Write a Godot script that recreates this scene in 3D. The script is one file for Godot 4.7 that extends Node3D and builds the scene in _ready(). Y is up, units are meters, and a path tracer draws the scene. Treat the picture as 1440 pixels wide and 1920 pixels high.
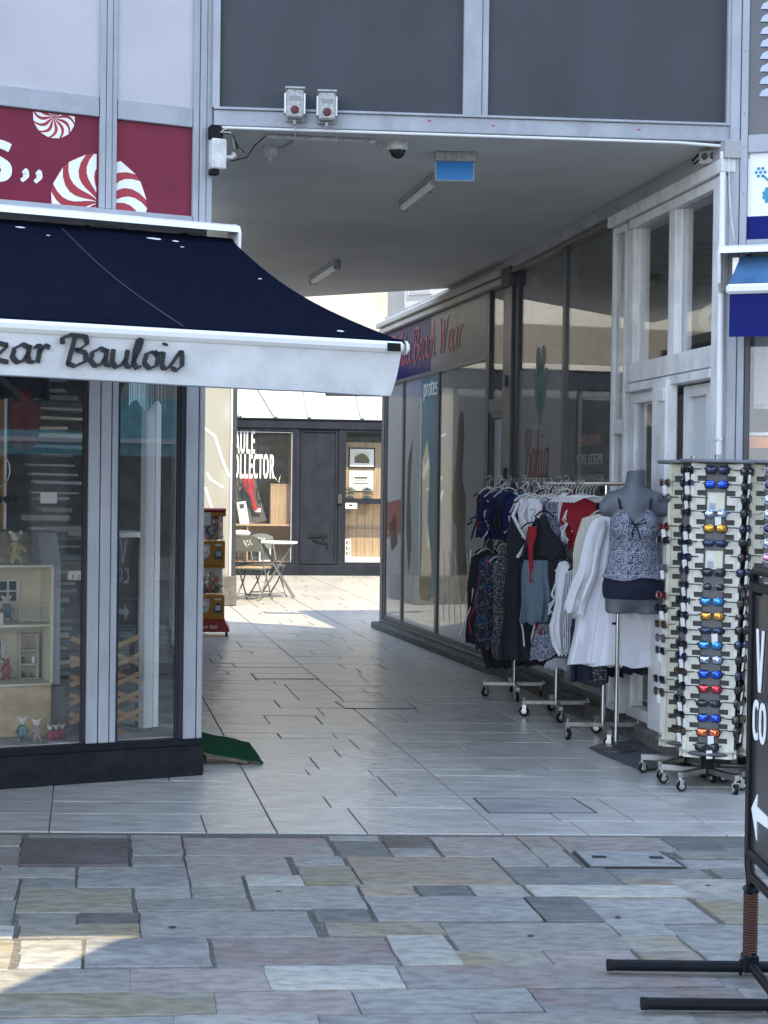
extends Node3D

# ---------------------------------------------------------------- mesh builder
class MB:
	var v := PackedVector3Array()
	var n := PackedVector3Array()
	var c := PackedColorArray()
	var uv := PackedVector2Array()
	var col := Color(1, 1, 1)
	var X := Transform3D.IDENTITY
	func tri(a: Vector3, b: Vector3, d: Vector3) -> void:
		var A := X * a
		var B := X * b
		var D := X * d
		var nn := (B - A).cross(D - A)
		if nn.length_squared() < 1e-18:
			return
		nn = nn.normalized()
		tri_n(A, B, D, nn, nn, nn)
	func tri_n(A: Vector3, B: Vector3, D: Vector3, na: Vector3, nb: Vector3, nd: Vector3, ua := Vector2.ZERO, ub := Vector2.ZERO, ud := Vector2.ZERO) -> void:
		v.append(A); v.append(D); v.append(B)
		n.append(na); n.append(nd); n.append(nb)
		uv.append(ua); uv.append(ud); uv.append(ub)
		c.append(col); c.append(col); c.append(col)
	func quad(a: Vector3, b: Vector3, d: Vector3, e: Vector3) -> void:
		tri(a, b, d)
		tri(a, d, e)
	func box(p: Vector3, s: Vector3, bev := 0.0) -> void:
		var h := s * 0.5
		if bev <= 0.0:
			for ax in 3:
				for sg in [-1.0, 1.0]:
					var o := Vector3.ZERO; o[ax] = h[ax] * sg
					var a := Vector3.ZERO; a[(ax + 1) % 3] = h[(ax + 1) % 3]
					var b := Vector3.ZERO; b[(ax + 2) % 3] = h[(ax + 2) % 3]
					if sg > 0: quad(p + o - a - b, p + o + a - b, p + o + a + b, p + o - a + b)
					else: quad(p + o - a - b, p + o - a + b, p + o + a + b, p + o + a - b)
			return
		var k := minf(bev, minf(h.x, minf(h.y, h.z)) * 0.9)
		for ax in 3:
			var i1 := (ax + 1) % 3
			var i2 := (ax + 2) % 3
			for sg in [-1.0, 1.0]:
				var q := []
				for w in [[-1, -1], [1, -1], [1, 1], [-1, 1]]:
					var pt := Vector3.ZERO
					pt[ax] = h[ax] * sg; pt[i1] = (h[i1] - k) * w[0]; pt[i2] = (h[i2] - k) * w[1]
					q.append(p + pt)
				if sg > 0: quad(q[0], q[1], q[2], q[3])
				else: quad(q[0], q[3], q[2], q[1])
			for s1 in [-1.0, 1.0]:
				for s2 in [-1.0, 1.0]:
					var e := []
					for w in [[-1, 0], [1, 0], [1, 1], [-1, 1]]:
						var pt := Vector3.ZERO
						pt[ax] = (h[ax] - k) * w[0]
						pt[i1] = s1 * (h[i1] - (k if w[1] == 1 else 0.0))
						pt[i2] = s2 * (h[i2] - (0.0 if w[1] == 1 else k))
						e.append(p + pt)
					if s1 * s2 > 0: quad(e[0], e[1], e[2], e[3])
					else: quad(e[0], e[3], e[2], e[1])
		for sx in [-1.0, 1.0]:
			for sy in [-1.0, 1.0]:
				for sz in [-1.0, 1.0]:
					var a := p + Vector3(sx * h.x, sy * (h.y - k), sz * (h.z - k))
					var b := p + Vector3(sx * (h.x - k), sy * h.y, sz * (h.z - k))
					var d := p + Vector3(sx * (h.x - k), sy * (h.y - k), sz * h.z)
					if sx * sy * sz > 0: tri(a, b, d)
					else: tri(a, d, b)
	func span(x0: float, x1: float, y0: float, y1: float, z0: float, z1: float, bev := 0.0) -> void:
		box(Vector3((x0 + x1) / 2, (y0 + y1) / 2, (z0 + z1) / 2), Vector3(x1 - x0, y1 - y0, z1 - z0), bev)
	# smooth grid: pts[row][col]; closed = columns wrap round
	func grid(pts: Array, closed := false, flip := false) -> void:
		var R := pts.size()
		var C: int = pts[0].size()
		var nr := []
		for i in R:
			var row := PackedVector3Array()
			for j in C:
				var a: Vector3 = pts[maxi(i - 1, 0)][j]
				var b: Vector3 = pts[mini(i + 1, R - 1)][j]
				var l: Vector3 = pts[i][(j - 1 + C) % C] if closed else pts[i][maxi(j - 1, 0)]
				var r: Vector3 = pts[i][(j + 1) % C] if closed else pts[i][mini(j + 1, C - 1)]
				var nn := (r - l).cross(b - a)
				nn = nn.normalized() if nn.length_squared() > 1e-18 else Vector3.UP
				row.append(X.basis * (-nn if flip else nn))
			nr.append(row)
		var last := C if closed else C - 1
		for i in R - 1:
			for j in last:
				var k := (j + 1) % C
				var u0 := float(j) / last
				var u1 := float(j + 1) / last
				var t0 := float(i) / (R - 1)
				var t1 := float(i + 1) / (R - 1)
				var a := X * (pts[i][j] as Vector3)
				var b := X * (pts[i][k] as Vector3)
				var d := X * (pts[i + 1][k] as Vector3)
				var e := X * (pts[i + 1][j] as Vector3)
				if flip:
					tri_n(a, e, d, nr[i][j], nr[i + 1][j], nr[i + 1][k], Vector2(u0, t0), Vector2(u0, t1), Vector2(u1, t1))
					tri_n(a, d, b, nr[i][j], nr[i + 1][k], nr[i][k], Vector2(u0, t0), Vector2(u1, t1), Vector2(u1, t0))
				else:
					tri_n(a, b, d, nr[i][j], nr[i][k], nr[i + 1][k], Vector2(u0, t0), Vector2(u1, t0), Vector2(u1, t1))
					tri_n(a, d, e, nr[i][j], nr[i + 1][k], nr[i + 1][j], Vector2(u0, t0), Vector2(u1, t1), Vector2(u0, t1))
	func tube(path: Array, r, sides := 8, caps := true) -> void:
		var rings := []
		var up := Vector3.UP
		for i in path.size():
			var t: Vector3 = (path[mini(i + 1, path.size() - 1)] - path[maxi(i - 1, 0)])
			t = t.normalized()
			if i == 0 and absf(t.dot(up)) > 0.9: up = Vector3.RIGHT
			var s := t.cross(up).normalized()
			var w := s.cross(t)
			up = w
			var rr: float = r[i] if r is Array else r
			var ring := []
			for k in sides:
				var a := TAU * k / sides
				ring.append(path[i] + (s * cos(a) + w * sin(a)) * rr)
			rings.append(ring)
		grid(rings, true, true)
		if caps:
			for e in [0, path.size() - 1]:
				for k in sides:
					if e == 0: tri(path[0], rings[0][k], rings[0][(k + 1) % sides])
					else: tri(path[e], rings[e][(k + 1) % sides], rings[e][k])
	# profile = [[radius, height] ...] turned about y
	func lathe(prof: Array, p: Vector3, sides := 16, sx := 1.0, sz := 1.0) -> void:
		var rows := []
		for q in prof:
			var ring := []
			for k in sides:
				var a := -TAU * k / sides
				ring.append(p + Vector3(cos(a) * q[0] * sx, q[1], sin(a) * q[0] * sz))
			rows.append(ring)
		grid(rows, true, false)
	# a flat outline in x,y, from z0 to z1
	func prism(poly: PackedVector2Array, z0: float, z1: float) -> void:
		var idx := Geometry2D.triangulate_polygon(poly)
		for i in range(0, idx.size(), 3):
			var a := poly[idx[i]]
			var b := poly[idx[i + 1]]
			var d := poly[idx[i + 2]]
			if (b - a).cross(d - a) < 0:
				var t := b; b = d; d = t
			tri(Vector3(a.x, a.y, z1), Vector3(b.x, b.y, z1), Vector3(d.x, d.y, z1))
			tri(Vector3(a.x, a.y, z0), Vector3(d.x, d.y, z0), Vector3(b.x, b.y, z0))
		var ccw := not Geometry2D.is_polygon_clockwise(poly)
		for i in poly.size():
			var a := poly[i]
			var b := poly[(i + 1) % poly.size()]
			if not ccw:
				var t := a; a = b; b = t
			quad(Vector3(a.x, a.y, z0), Vector3(b.x, b.y, z0), Vector3(b.x, b.y, z1), Vector3(a.x, a.y, z1))
	# a pen stroke through points (x, y), drawn as a flat ribbon between z0 and z1
	func stroke(pts: Array, thick: float, thin: float, z0: float, z1: float, ang := 0.6) -> void:
		var cu := Curve2D.new()
		for i in pts.size():
			var a: Vector2 = pts[maxi(i - 1, 0)]
			var b: Vector2 = pts[mini(i + 1, pts.size() - 1)]
			var t := (b - a) / 6.0
			cu.add_point(pts[i], -t, t)
		var L := cu.get_baked_length()
		var steps := clampi(int(L / (thick * 0.22)) + 3, 6, 72)
		var lft := []
		var rgt := []
		for i in steps + 1:
			var o := L * i / steps
			var q := cu.sample_baked(o)
			var d := (cu.sample_baked(minf(o + L * 0.01, L)) - cu.sample_baked(maxf(o - L * 0.01, 0))).normalized()
			var w := lerpf(thin, thick, absf(sin(d.angle() - ang))) * 0.5
			if i == 0 or i == steps: w *= 0.7
			var s := Vector2(-d.y, d.x) * w
			lft.append(q + s); rgt.append(q - s)
		for i in steps:
			var a: Vector2 = rgt[i]
			var b: Vector2 = rgt[i + 1]
			var d: Vector2 = lft[i + 1]
			var e: Vector2 = lft[i]
			quad(Vector3(a.x, a.y, z1), Vector3(b.x, b.y, z1), Vector3(d.x, d.y, z1), Vector3(e.x, e.y, z1))
			quad(Vector3(a.x, a.y, z0), Vector3(b.x, b.y, z0), Vector3(b.x, b.y, z1), Vector3(a.x, a.y, z1))
			quad(Vector3(e.x, e.y, z1), Vector3(d.x, d.y, z1), Vector3(d.x, d.y, z0), Vector3(e.x, e.y, z0))
	func done() -> ArrayMesh:
		var m := ArrayMesh.new()
		if v.is_empty():
			return m
		var a := []
		a.resize(Mesh.ARRAY_MAX)
		a[Mesh.ARRAY_VERTEX] = v
		a[Mesh.ARRAY_NORMAL] = n
		a[Mesh.ARRAY_COLOR] = c
		a[Mesh.ARRAY_TEX_UV] = uv
		m.add_surface_from_arrays(Mesh.PRIMITIVE_TRIANGLES, a)
		return m

# ---------------------------------------------------------------- naming and tags
var taken := {}
func numbered(called: String) -> String:
	if not taken.has(called):
		taken[called] = 0
		return called
	taken[called] += 1
	return "%s_%03d" % [called, taken[called]]
func thing(called: String, label: String, category: String, at := Vector3.ZERO, turn := 0.0, group := "") -> Node3D:
	var o := Node3D.new()
	o.name = numbered(called)
	add_child(o)
	o.position = at
	o.rotation.y = deg_to_rad(turn)
	o.set_meta("label", label)
	o.set_meta("category", category)
	if group: o.set_meta("group", group)
	return o
func setting(called: String) -> Node3D:
	var o := Node3D.new()
	o.name = numbered(called)
	add_child(o)
	o.set_meta("kind", "structure")
	return o
func part(called: String, mesh, mat: Material, parent: Node3D, at := Vector3.ZERO) -> MeshInstance3D:
	var o := MeshInstance3D.new()
	o.mesh = mesh.done() if mesh is MB else mesh
	o.material_override = mat
	o.name = called
	o.position = at
	parent.add_child(o, true)
	return o
func copy_of(src: Node3D, label := "", group := "") -> Node3D:
	var base: String = src.name
	if base.length() > 4 and base[-4] == "_" and base.right(3).is_valid_int(): base = base.left(-4)
	var o: Node3D = src.duplicate()
	o.name = numbered(base)
	add_child(o)
	if label: o.set_meta("label", label)
	if group: o.set_meta("group", group)
	return o
func bar(called: String, x0: float, x1: float, y0: float, y1: float, z0: float, z1: float, mat: Material, parent: Node3D, bev := 0.003) -> MeshInstance3D:
	var b := MB.new()
	b.span(x0, x1, y0, y1, z0, z1, bev)
	return part(called, b, mat, parent)
func rod(called: String, path: Array, r, mat: Material, parent: Node3D, sides := 8) -> MeshInstance3D:
	var b := MB.new()
	b.tube(path, r, sides)
	return part(called, b, mat, parent)
func text(called: String, s: String, height: float, mat: Material, parent: Node3D, at: Vector3, xs := 1.0, turn := 0.0, bold := false, centred := true) -> MeshInstance3D:
	var t := TextMesh.new()
	var f := SystemFont.new()
	f.font_names = PackedStringArray(["Droid Sans"])
	if bold: f.font_weight = 700
	t.font = f
	t.text = s
	t.font_size = 64
	t.pixel_size = height / 46.0
	t.depth = 0.003
	t.curve_step = 2.0
	t.horizontal_alignment = HORIZONTAL_ALIGNMENT_CENTER if centred else HORIZONTAL_ALIGNMENT_LEFT
	var o := part(called, t, mat, parent, at)
	o.scale = Vector3(xs, 1, 1)
	o.rotation.y = deg_to_rad(turn)
	return o

# handwriting: strokes on a line of height 1 (x height 0.5)
const GLYPH := {
	"a": [0.52, [[.42, .42], [.25, .5], [.08, .38], [.05, .15], [.18, 0], [.33, .08], [.42, .3]], [[.43, .5], [.40, .2], [.46, .02], [.58, .06]]],
	"u": [0.52, [[.05, .5], [.05, .15], [.15, 0], [.3, .08], [.38, .25]], [[.4, .5], [.38, .12], [.46, 0], [.58, .08]]],
	"l": [0.27, [[.02, .1], [.16, .5], [.2, .76], [.11, .8], [.06, .5], [.07, .12], [.15, 0], [.27, .08]]],
	"o": [0.44, [[.25, .5], [.08, .4], [.05, .15], [.2, 0], [.36, .1], [.38, .35], [.25, .5], [.32, .42], [.48, .46]]],
	"i": [0.24, [[.06, .5], [.05, .12], [.13, 0], [.25, .08]], [[.07, .66], [.08, .74]]],
	"s": [0.36, [[.0, .05], [.25, .55], [.3, .35], [.32, .12], [.2, 0], [.05, .05]]],
	"z": [0.44, [[.02, .42], [.15, .5], [.36, .45], [.05, .04], [.2, .05], [.42, 0]]],
	"r": [0.42, [[.0, .4], [.1, .52], [.15, .42], [.13, .02]], [[.14, .3], [.26, .5], [.38, .44]]],
	"B": [0.6, [[.22, .78], [.17, .4], [.12, .0]], [[-.06, .55], [-.08, .72], [.1, .82], [.46, .8], [.52, .6], [.36, .44], [.22, .42]], [[.25, .43], [.52, .36], [.54, .12], [.3, -.02], [.08, .05]]],
	"h": [0.5, [[.02, .1], [.15, .55], [.18, .8], [.1, .8], [.08, .4], [.06, .0]], [[.07, .25], [.2, .48], [.3, .42], [.3, .1], [.38, 0], [.48, .08]]],
	"e": [0.36, [[.05, .22], [.3, .3], [.28, .46], [.15, .5], [.05, .35], [.05, .12], [.18, 0], [.38, .1]]],
	"c": [0.36, [[.34, .4], [.22, .5], [.06, .36], [.05, .12], [.18, 0], [.36, .1]]],
	"W": [0.84, [[-.05, .7], [.05, .8], [.12, .6], [.15, .02], [.3, .45], [.4, .75]], [[.4, .75], [.42, .3], [.45, .02], [.62, .5], [.7, .8], [.85, .82]]],
	" ": [0.3]}
func script_text(s: String, h: float, thick: float, thin: float, slant: float, xs: float, mat: Material, parent: Node3D, at: Vector3, z1 := 0.003) -> float:
	var x := 0.0
	for ch in s:
		var g: Array = GLYPH[ch]
		if g.size() > 1:
			var b := MB.new()
			for k in range(1, g.size()):
				var pts := []
				for q in g[k]: pts.append(Vector2((x + q[0] + q[1] * slant) * h * xs, q[1] * h))
				if ch == "i" and k == 2:
					var dot := MB.new()
					dot.stroke(pts, thick, thick, 0.0, z1)
					part("letter_dot", dot, mat, parent, at)
				else:
					b.stroke(pts, thick, thin, 0.0, z1)
			part("letter", b, mat, parent, at)
		x += g[0]
	return x * h * xs

# ---------------------------------------------------------------- textures and materials
var tex_cache := {}
func noise_img(sz: int, freq: float, oct: int, seed_: int, kind := FastNoiseLite.TYPE_SIMPLEX_SMOOTH) -> Image:
	var fn := FastNoiseLite.new()
	fn.seed = seed_
	fn.noise_type = kind
	fn.frequency = freq
	fn.fractal_octaves = oct
	fn.fractal_gain = 0.55
	return fn.get_seamless_image(sz, sz)
# grey multiplier texture: noise mapped to [lo, hi], plus a second, finer noise
func tone(key: String, freq: float, oct: int, lo: float, hi: float, fine := 0.0, seed_ := 1, sz := 384) -> ImageTexture:
	if tex_cache.has(key): return tex_cache[key]
	var a := noise_img(sz, freq, oct, seed_)
	var b := noise_img(sz, 0.25, 2, seed_ + 7)
	var out := Image.create(sz, sz, true, Image.FORMAT_RGB8)
	for y in sz:
		for x in sz:
			var t := lerpf(lo, hi, clampf((a.get_pixel(x, y).r - 0.5) * 1.5 + 0.5, 0, 1))
			t = clampf(t * (1.0 + fine * (b.get_pixel(x, y).r - 0.5) * 2.0), 0, 1)
			out.set_pixel(x, y, Color(t, t, t).linear_to_srgb())
	out.generate_mipmaps()
	tex_cache[key] = ImageTexture.create_from_image(out)
	return tex_cache[key]
func bumps(key: String, freq: float, oct: int, strength: float, seed_ := 3, sz := 384) -> ImageTexture:
	if tex_cache.has(key): return tex_cache[key]
	var a := noise_img(sz, freq, oct, seed_)
	a.convert(Image.FORMAT_RGBA8)
	a.bump_map_to_normal_map(strength)
	a.generate_mipmaps()
	tex_cache[key] = ImageTexture.create_from_image(a)
	return tex_cache[key]
func lin(r: float, g: float, b: float) -> Color:
	return Color(r, g, b).linear_to_srgb()
func mat(c: Color, rough := 0.6, metal := 0.0, tex: Texture2D = null, scale := Vector3.ONE, nrm: Texture2D = null, ns := 0.5, world := true) -> StandardMaterial3D:
	var m := StandardMaterial3D.new()
	m.albedo_color = lin(c.r, c.g, c.b)
	m.roughness = rough
	m.metallic = metal
	if tex or nrm:
		m.uv1_triplanar = true
		m.uv1_world_triplanar = world
		m.uv1_scale = scale
		if tex: m.albedo_texture = tex
		if nrm:
			m.normal_enabled = true
			m.normal_texture = nrm
			m.normal_scale = ns
	return m
func uvmat(tex: Texture2D, rough := 0.8, scale := Vector3.ONE, c := Color(1, 1, 1)) -> StandardMaterial3D:
	var m := StandardMaterial3D.new()
	m.albedo_color = c
	m.albedo_texture = tex
	m.roughness = rough
	m.uv1_scale = scale
	return m
func pane_mat(c: Color, alpha := 0.08, rough := 0.0) -> StandardMaterial3D:
	var m := StandardMaterial3D.new()
	var s := lin(c.r, c.g, c.b)
	m.albedo_color = Color(s.r, s.g, s.b, alpha)
	m.transparency = BaseMaterial3D.TRANSPARENCY_ALPHA
	m.roughness = rough
	m.metallic_specular = 0.5
	return m
var M := {}
func make_materials() -> void:
	var fine := tone("fine", 0.06, 3, 0.82, 1.0, 0.12, 2)
	var worn := tone("worn", 0.012, 5, 0.72, 1.0, 0.1, 5)
	var blot := tone("blot", 0.01, 4, 0.6, 1.0, 0.15, 9)
	var soft := tone("soft", 0.008, 3, 0.86, 1.0, 0.05, 12)
	var rough_n := bumps("rough_n", 0.05, 4, 3.0)
	var wave_n := bumps("wave_n", 0.012, 3, 6.0, 8)
	var weave_n := bumps("weave_n", 0.2, 1, 2.0, 15)
	M.alu = mat(Color(.37, .385, .415), 0.42, 0.0, worn, Vector3(0.9, 0.35, 0.9), rough_n, 0.08)
	M.alu_light = mat(Color(.62, .64, .66), 0.4, 0.0, worn, Vector3(1.1, 0.4, 1.1))
	M.white_frame = mat(Color(.78, .78, .77), 0.45, 0.0, worn, Vector3(1.2, 0.5, 1.2))
	M.white_paint = mat(Color(.78, .78, .77), 0.5, 0.0, fine, Vector3(2, 2, 2))
	M.white_plastic = mat(Color(.72, .71, .67), 0.4, 0.0, blot, Vector3(3, 3, 3))
	M.old_plastic = mat(Color(.5, .5, .47), 0.5, 0.0, tone("grime", 0.03, 4, 0.5, 1.0, 0.2, 31), Vector3(4, 4, 4))
	M.black = mat(Color(.018, .019, .022), 0.45, 0.0, worn, Vector3(2, 2, 2), rough_n, 0.3)
	M.rubber = mat(Color(.02, .02, .021), 0.7, 0.0, fine, Vector3(5, 5, 5))
	M.groove = mat(Color(.015, .017, .022), 0.8)
	M.plinth = mat(Color(.022, .024, .028), 0.55, 0.0, blot, Vector3(2.2, 2.2, 2.2), rough_n, 0.5)
	M.panel_dark = mat(Color(.072, .075, .082), 0.55, 0.0, tone("panel", 0.008, 4, 0.84, 1.0, 0.05, 44), Vector3(0.5, 0.3, 0.5))
	M.panel_pale = mat(Color(.48, .465, .49), 0.16, 0.0, soft, Vector3(0.5, 0.5, 0.5))
	M.pink = mat(Color(.19, .028, .052), 0.2, 0.0, soft, Vector3(0.8, 0.8, 0.8))
	M.candy = mat(Color(.36, .035, .05), 0.25)
	M.sign_white = mat(Color(.78, .78, .78), 0.35)
	M.soffit = mat(Color(.68, .665, .63), 0.75, 0.0, tone("soffit", 0.005, 4, 0.82, 1.0, 0.04, 61), Vector3(0.22, 0.22, 0.22))
	M.soffit_edge = mat(Color(.75, .75, .73), 0.4)
	M.cream = mat(Color(.44, .425, .37), 0.8, 0.0, tone("cream", 0.008, 5, 0.86, 1.0, 0.06, 71), Vector3(0.4, 0.4, 0.4), rough_n, 0.2)
	M.grey_wall = mat(Color(.42, .42, .42), 0.8, 0.0, worn, Vector3(0.4, 0.4, 0.4))
	M.anthracite = mat(Color(.024, .028, .038), 0.5, 0.0, worn, Vector3(0.8, 0.4, 0.8))
	M.dark_frame = mat(Color(.05, .055, .06), 0.4, 0.0, worn, Vector3(1, 1, 1))
	M.bronze = mat(Color(.10, .105, .105), 0.4, 0.1, worn, Vector3(1, 1, 1))
	M.concrete = mat(Color(.16, .155, .14), 0.85, 0.0, blot, Vector3(1.3, 1.3, 1.3), rough_n, 0.8)
	M.navy_cloth = mat(Color(.006, .008, .018), 0.85, 0.0, tone("awn", 0.02, 4, 0.75, 1.0, 0.1, 77), Vector3(0.7, 0.7, 0.7), weave_n, 0.2)
	M.white_cloth = mat(Color(.67, .67, .665), 0.8, 0.0, tone("val", 0.012, 5, 0.76, 1.0, 0.06, 78), Vector3(1.0, 1.0, 1.0), weave_n, 0.15)
	M.ink = mat(Color(.012, .012, .014), 0.6)
	M.letter_white = mat(Color(.82, .82, .80), 0.5)
	M.chrome = mat(Color(.62, .62, .62), 0.16, 1.0)
	M.steel = mat(Color(.40, .39, .37), 0.32, 1.0, worn, Vector3(3, 3, 3))
	M.dark_steel = mat(Color(.10, .095, .09), 0.4, 0.7)
	M.zinc = mat(Color(.55, .55, .53), 0.35, 1.0)
	M.glass = pane_mat(Color(.30, .34, .34), 0.025)
	M.glass_dark = pane_mat(Color(.03, .035, .04), 0.45)
	M.film = pane_mat(Color(.46, .45, .42), 0.52, 0.02)
	M.film_brown = pane_mat(Color(.10, .07, .05), 0.55, 0.05)
	M.film_cream = pane_mat(Color(.38, .37, .32), 0.80, 0.05)
	M.frost = pane_mat(Color(.62, .66, .66), 0.75, 0.12)
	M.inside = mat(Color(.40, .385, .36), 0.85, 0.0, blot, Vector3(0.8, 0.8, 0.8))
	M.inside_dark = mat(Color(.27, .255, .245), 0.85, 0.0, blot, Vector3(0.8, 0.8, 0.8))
	M.wood = mat(Color(.40, .24, .11), 0.6, 0.0, tone("wood", 0.02, 4, 0.55, 1.0, 0.1, 91), Vector3(0.25, 2.6, 2.6))
	M.pine = mat(Color(.46, .33, .20), 0.55, 0.0, tone("pine", 0.02, 4, 0.66, 1.0, 0.1, 92), Vector3(3.0, 0.22, 3.0))
	M.green_mat = mat(Color(.012, .060, .028), 0.95, 0.0, fine, Vector3(6, 6, 6), weave_n, 1.2)
	M.blue_sign = mat(Color(.03, .24, .62), 0.35)
	M.blue_cloth = mat(Color(.07, .16, .30), 0.8, 0.0, worn, Vector3(1.5, 1.5, 1.5))
	M.royal = mat(Color(.012, .018, .13), 0.65, 0.0, soft, Vector3(1, 1, 1))
	M.teal_print = mat(Color(.02, .25, .38), 0.5)
	M.teal_cloth = mat(Color(.09, .37, .39), 0.85, 0.0, soft, Vector3(1, 1, 1))
	M.red = mat(Color(.42, .02, .025), 0.5)
	M.red_plastic = mat(Color(.34, .03, .035), 0.35)
	M.yellow = mat(Color(.50, .21, .015), 0.4, 0.0, soft, Vector3(3, 3, 3))
	M.orange = mat(Color(.75, .20, .03), 0.6)
	M.mannequin = mat(Color(.12, .132, .15), 0.5, 0.0, soft, Vector3(3, 3, 3))
	M.chair = mat(Color(.14, .15, .145), 0.45)
	M.teal_toy = mat(Color(.03, .10, .09), 0.3)
	M.toy_cream = mat(Color(.52, .48, .38), 0.85, 0.0, fine, Vector3(8, 8, 8), rough_n, 0.6, false)
	M.house_paint = mat(Color(.60, .55, .40), 0.6, 0.0, fine, Vector3(2, 2, 2))
	M.house_side = mat(Color(.24, .27, .29), 0.6, 0.0, fine, Vector3(2, 2, 2))
	M.box_board = mat(Color(.52, .40, .22), 0.8, 0.0, blot, Vector3(1.5, 1.5, 1.5))
	M.paper = mat(Color(.72, .71, .68), 0.7)
	M.lamp = mat(Color(.8, .8, .78), 0.4)
	M.slab_n = wave_n
	M.rough_n = rough_n
	# paving: vertex colours carry the stone's own colour, the texture its grain
	M.stone = mat(Color(1, 1, 1), 0.55, 0.0, tone("stone", 0.02, 5, 0.60, 1.0, 0.34, 101, 512), Vector3(0.85, 1.0, 1.9), bumps("stone_n", 0.02, 5, 4.0, 102, 512), 0.45)
	M.stone.vertex_color_use_as_albedo = true
	M.tile = mat(Color(1, 1, 1), 0.29, 0.0, tone("tile", 0.010, 5, 0.70, 1.0, 0.16, 111, 512), Vector3(0.5, 1.0, 2.0), bumps("tile_n", 0.015, 4, 5.0, 112, 512), 0.5)
	M.tile.vertex_color_use_as_albedo = true
	M.mortar = mat(Color(.19, .175, .15), 0.95, 0.0, tone("mortar", 0.05, 4, 0.35, 1.0, 0.3, 121), Vector3(2.4, 2.4, 2.4), rough_n, 1.0)

# pieces shared by many things
func wheel(parent: Node3D, at: Vector3, r: float, turn: float) -> void:
	var w := MB.new()
	w.X = Transform3D(Basis(Vector3.UP, turn) * Basis(Vector3(0, 0, 1), PI / 2), Vector3.ZERO)
	w.lathe([[0, -.012], [r * .8, -.012], [r, -.008], [r, .008], [r * .8, .012], [0, .012]], Vector3.ZERO, 16)
	var t := part("wheel", w, M.rubber, parent, at + Vector3(0, r, 0))
	var h := MB.new()
	h.X = w.X
	h.lathe([[0, -.016], [r * .55, -.015], [r * .6, -.0125], [r * .6, .0125], [r * .55, .015], [0, .016]], Vector3.ZERO, 12)
	part("hub", h, M.zinc, t)
	var f := MB.new()
	f.X = Transform3D(Basis(Vector3.UP, turn), Vector3.ZERO)
	for s in [-1, 1]: f.box(Vector3(s * .019, r * .55, r * .1), Vector3(.004, r * 1.5, r * .8), .001)
	f.box(Vector3(0, r * 1.3, r * .1), Vector3(.042, .006, r * 0.9), .001)
	f.tube([Vector3(0, r * 1.3, r * .25), Vector3(0, r * 1.3 + .03, r * .25)], .009, 8)
	part("fork", f, M.zinc, t)
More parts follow.
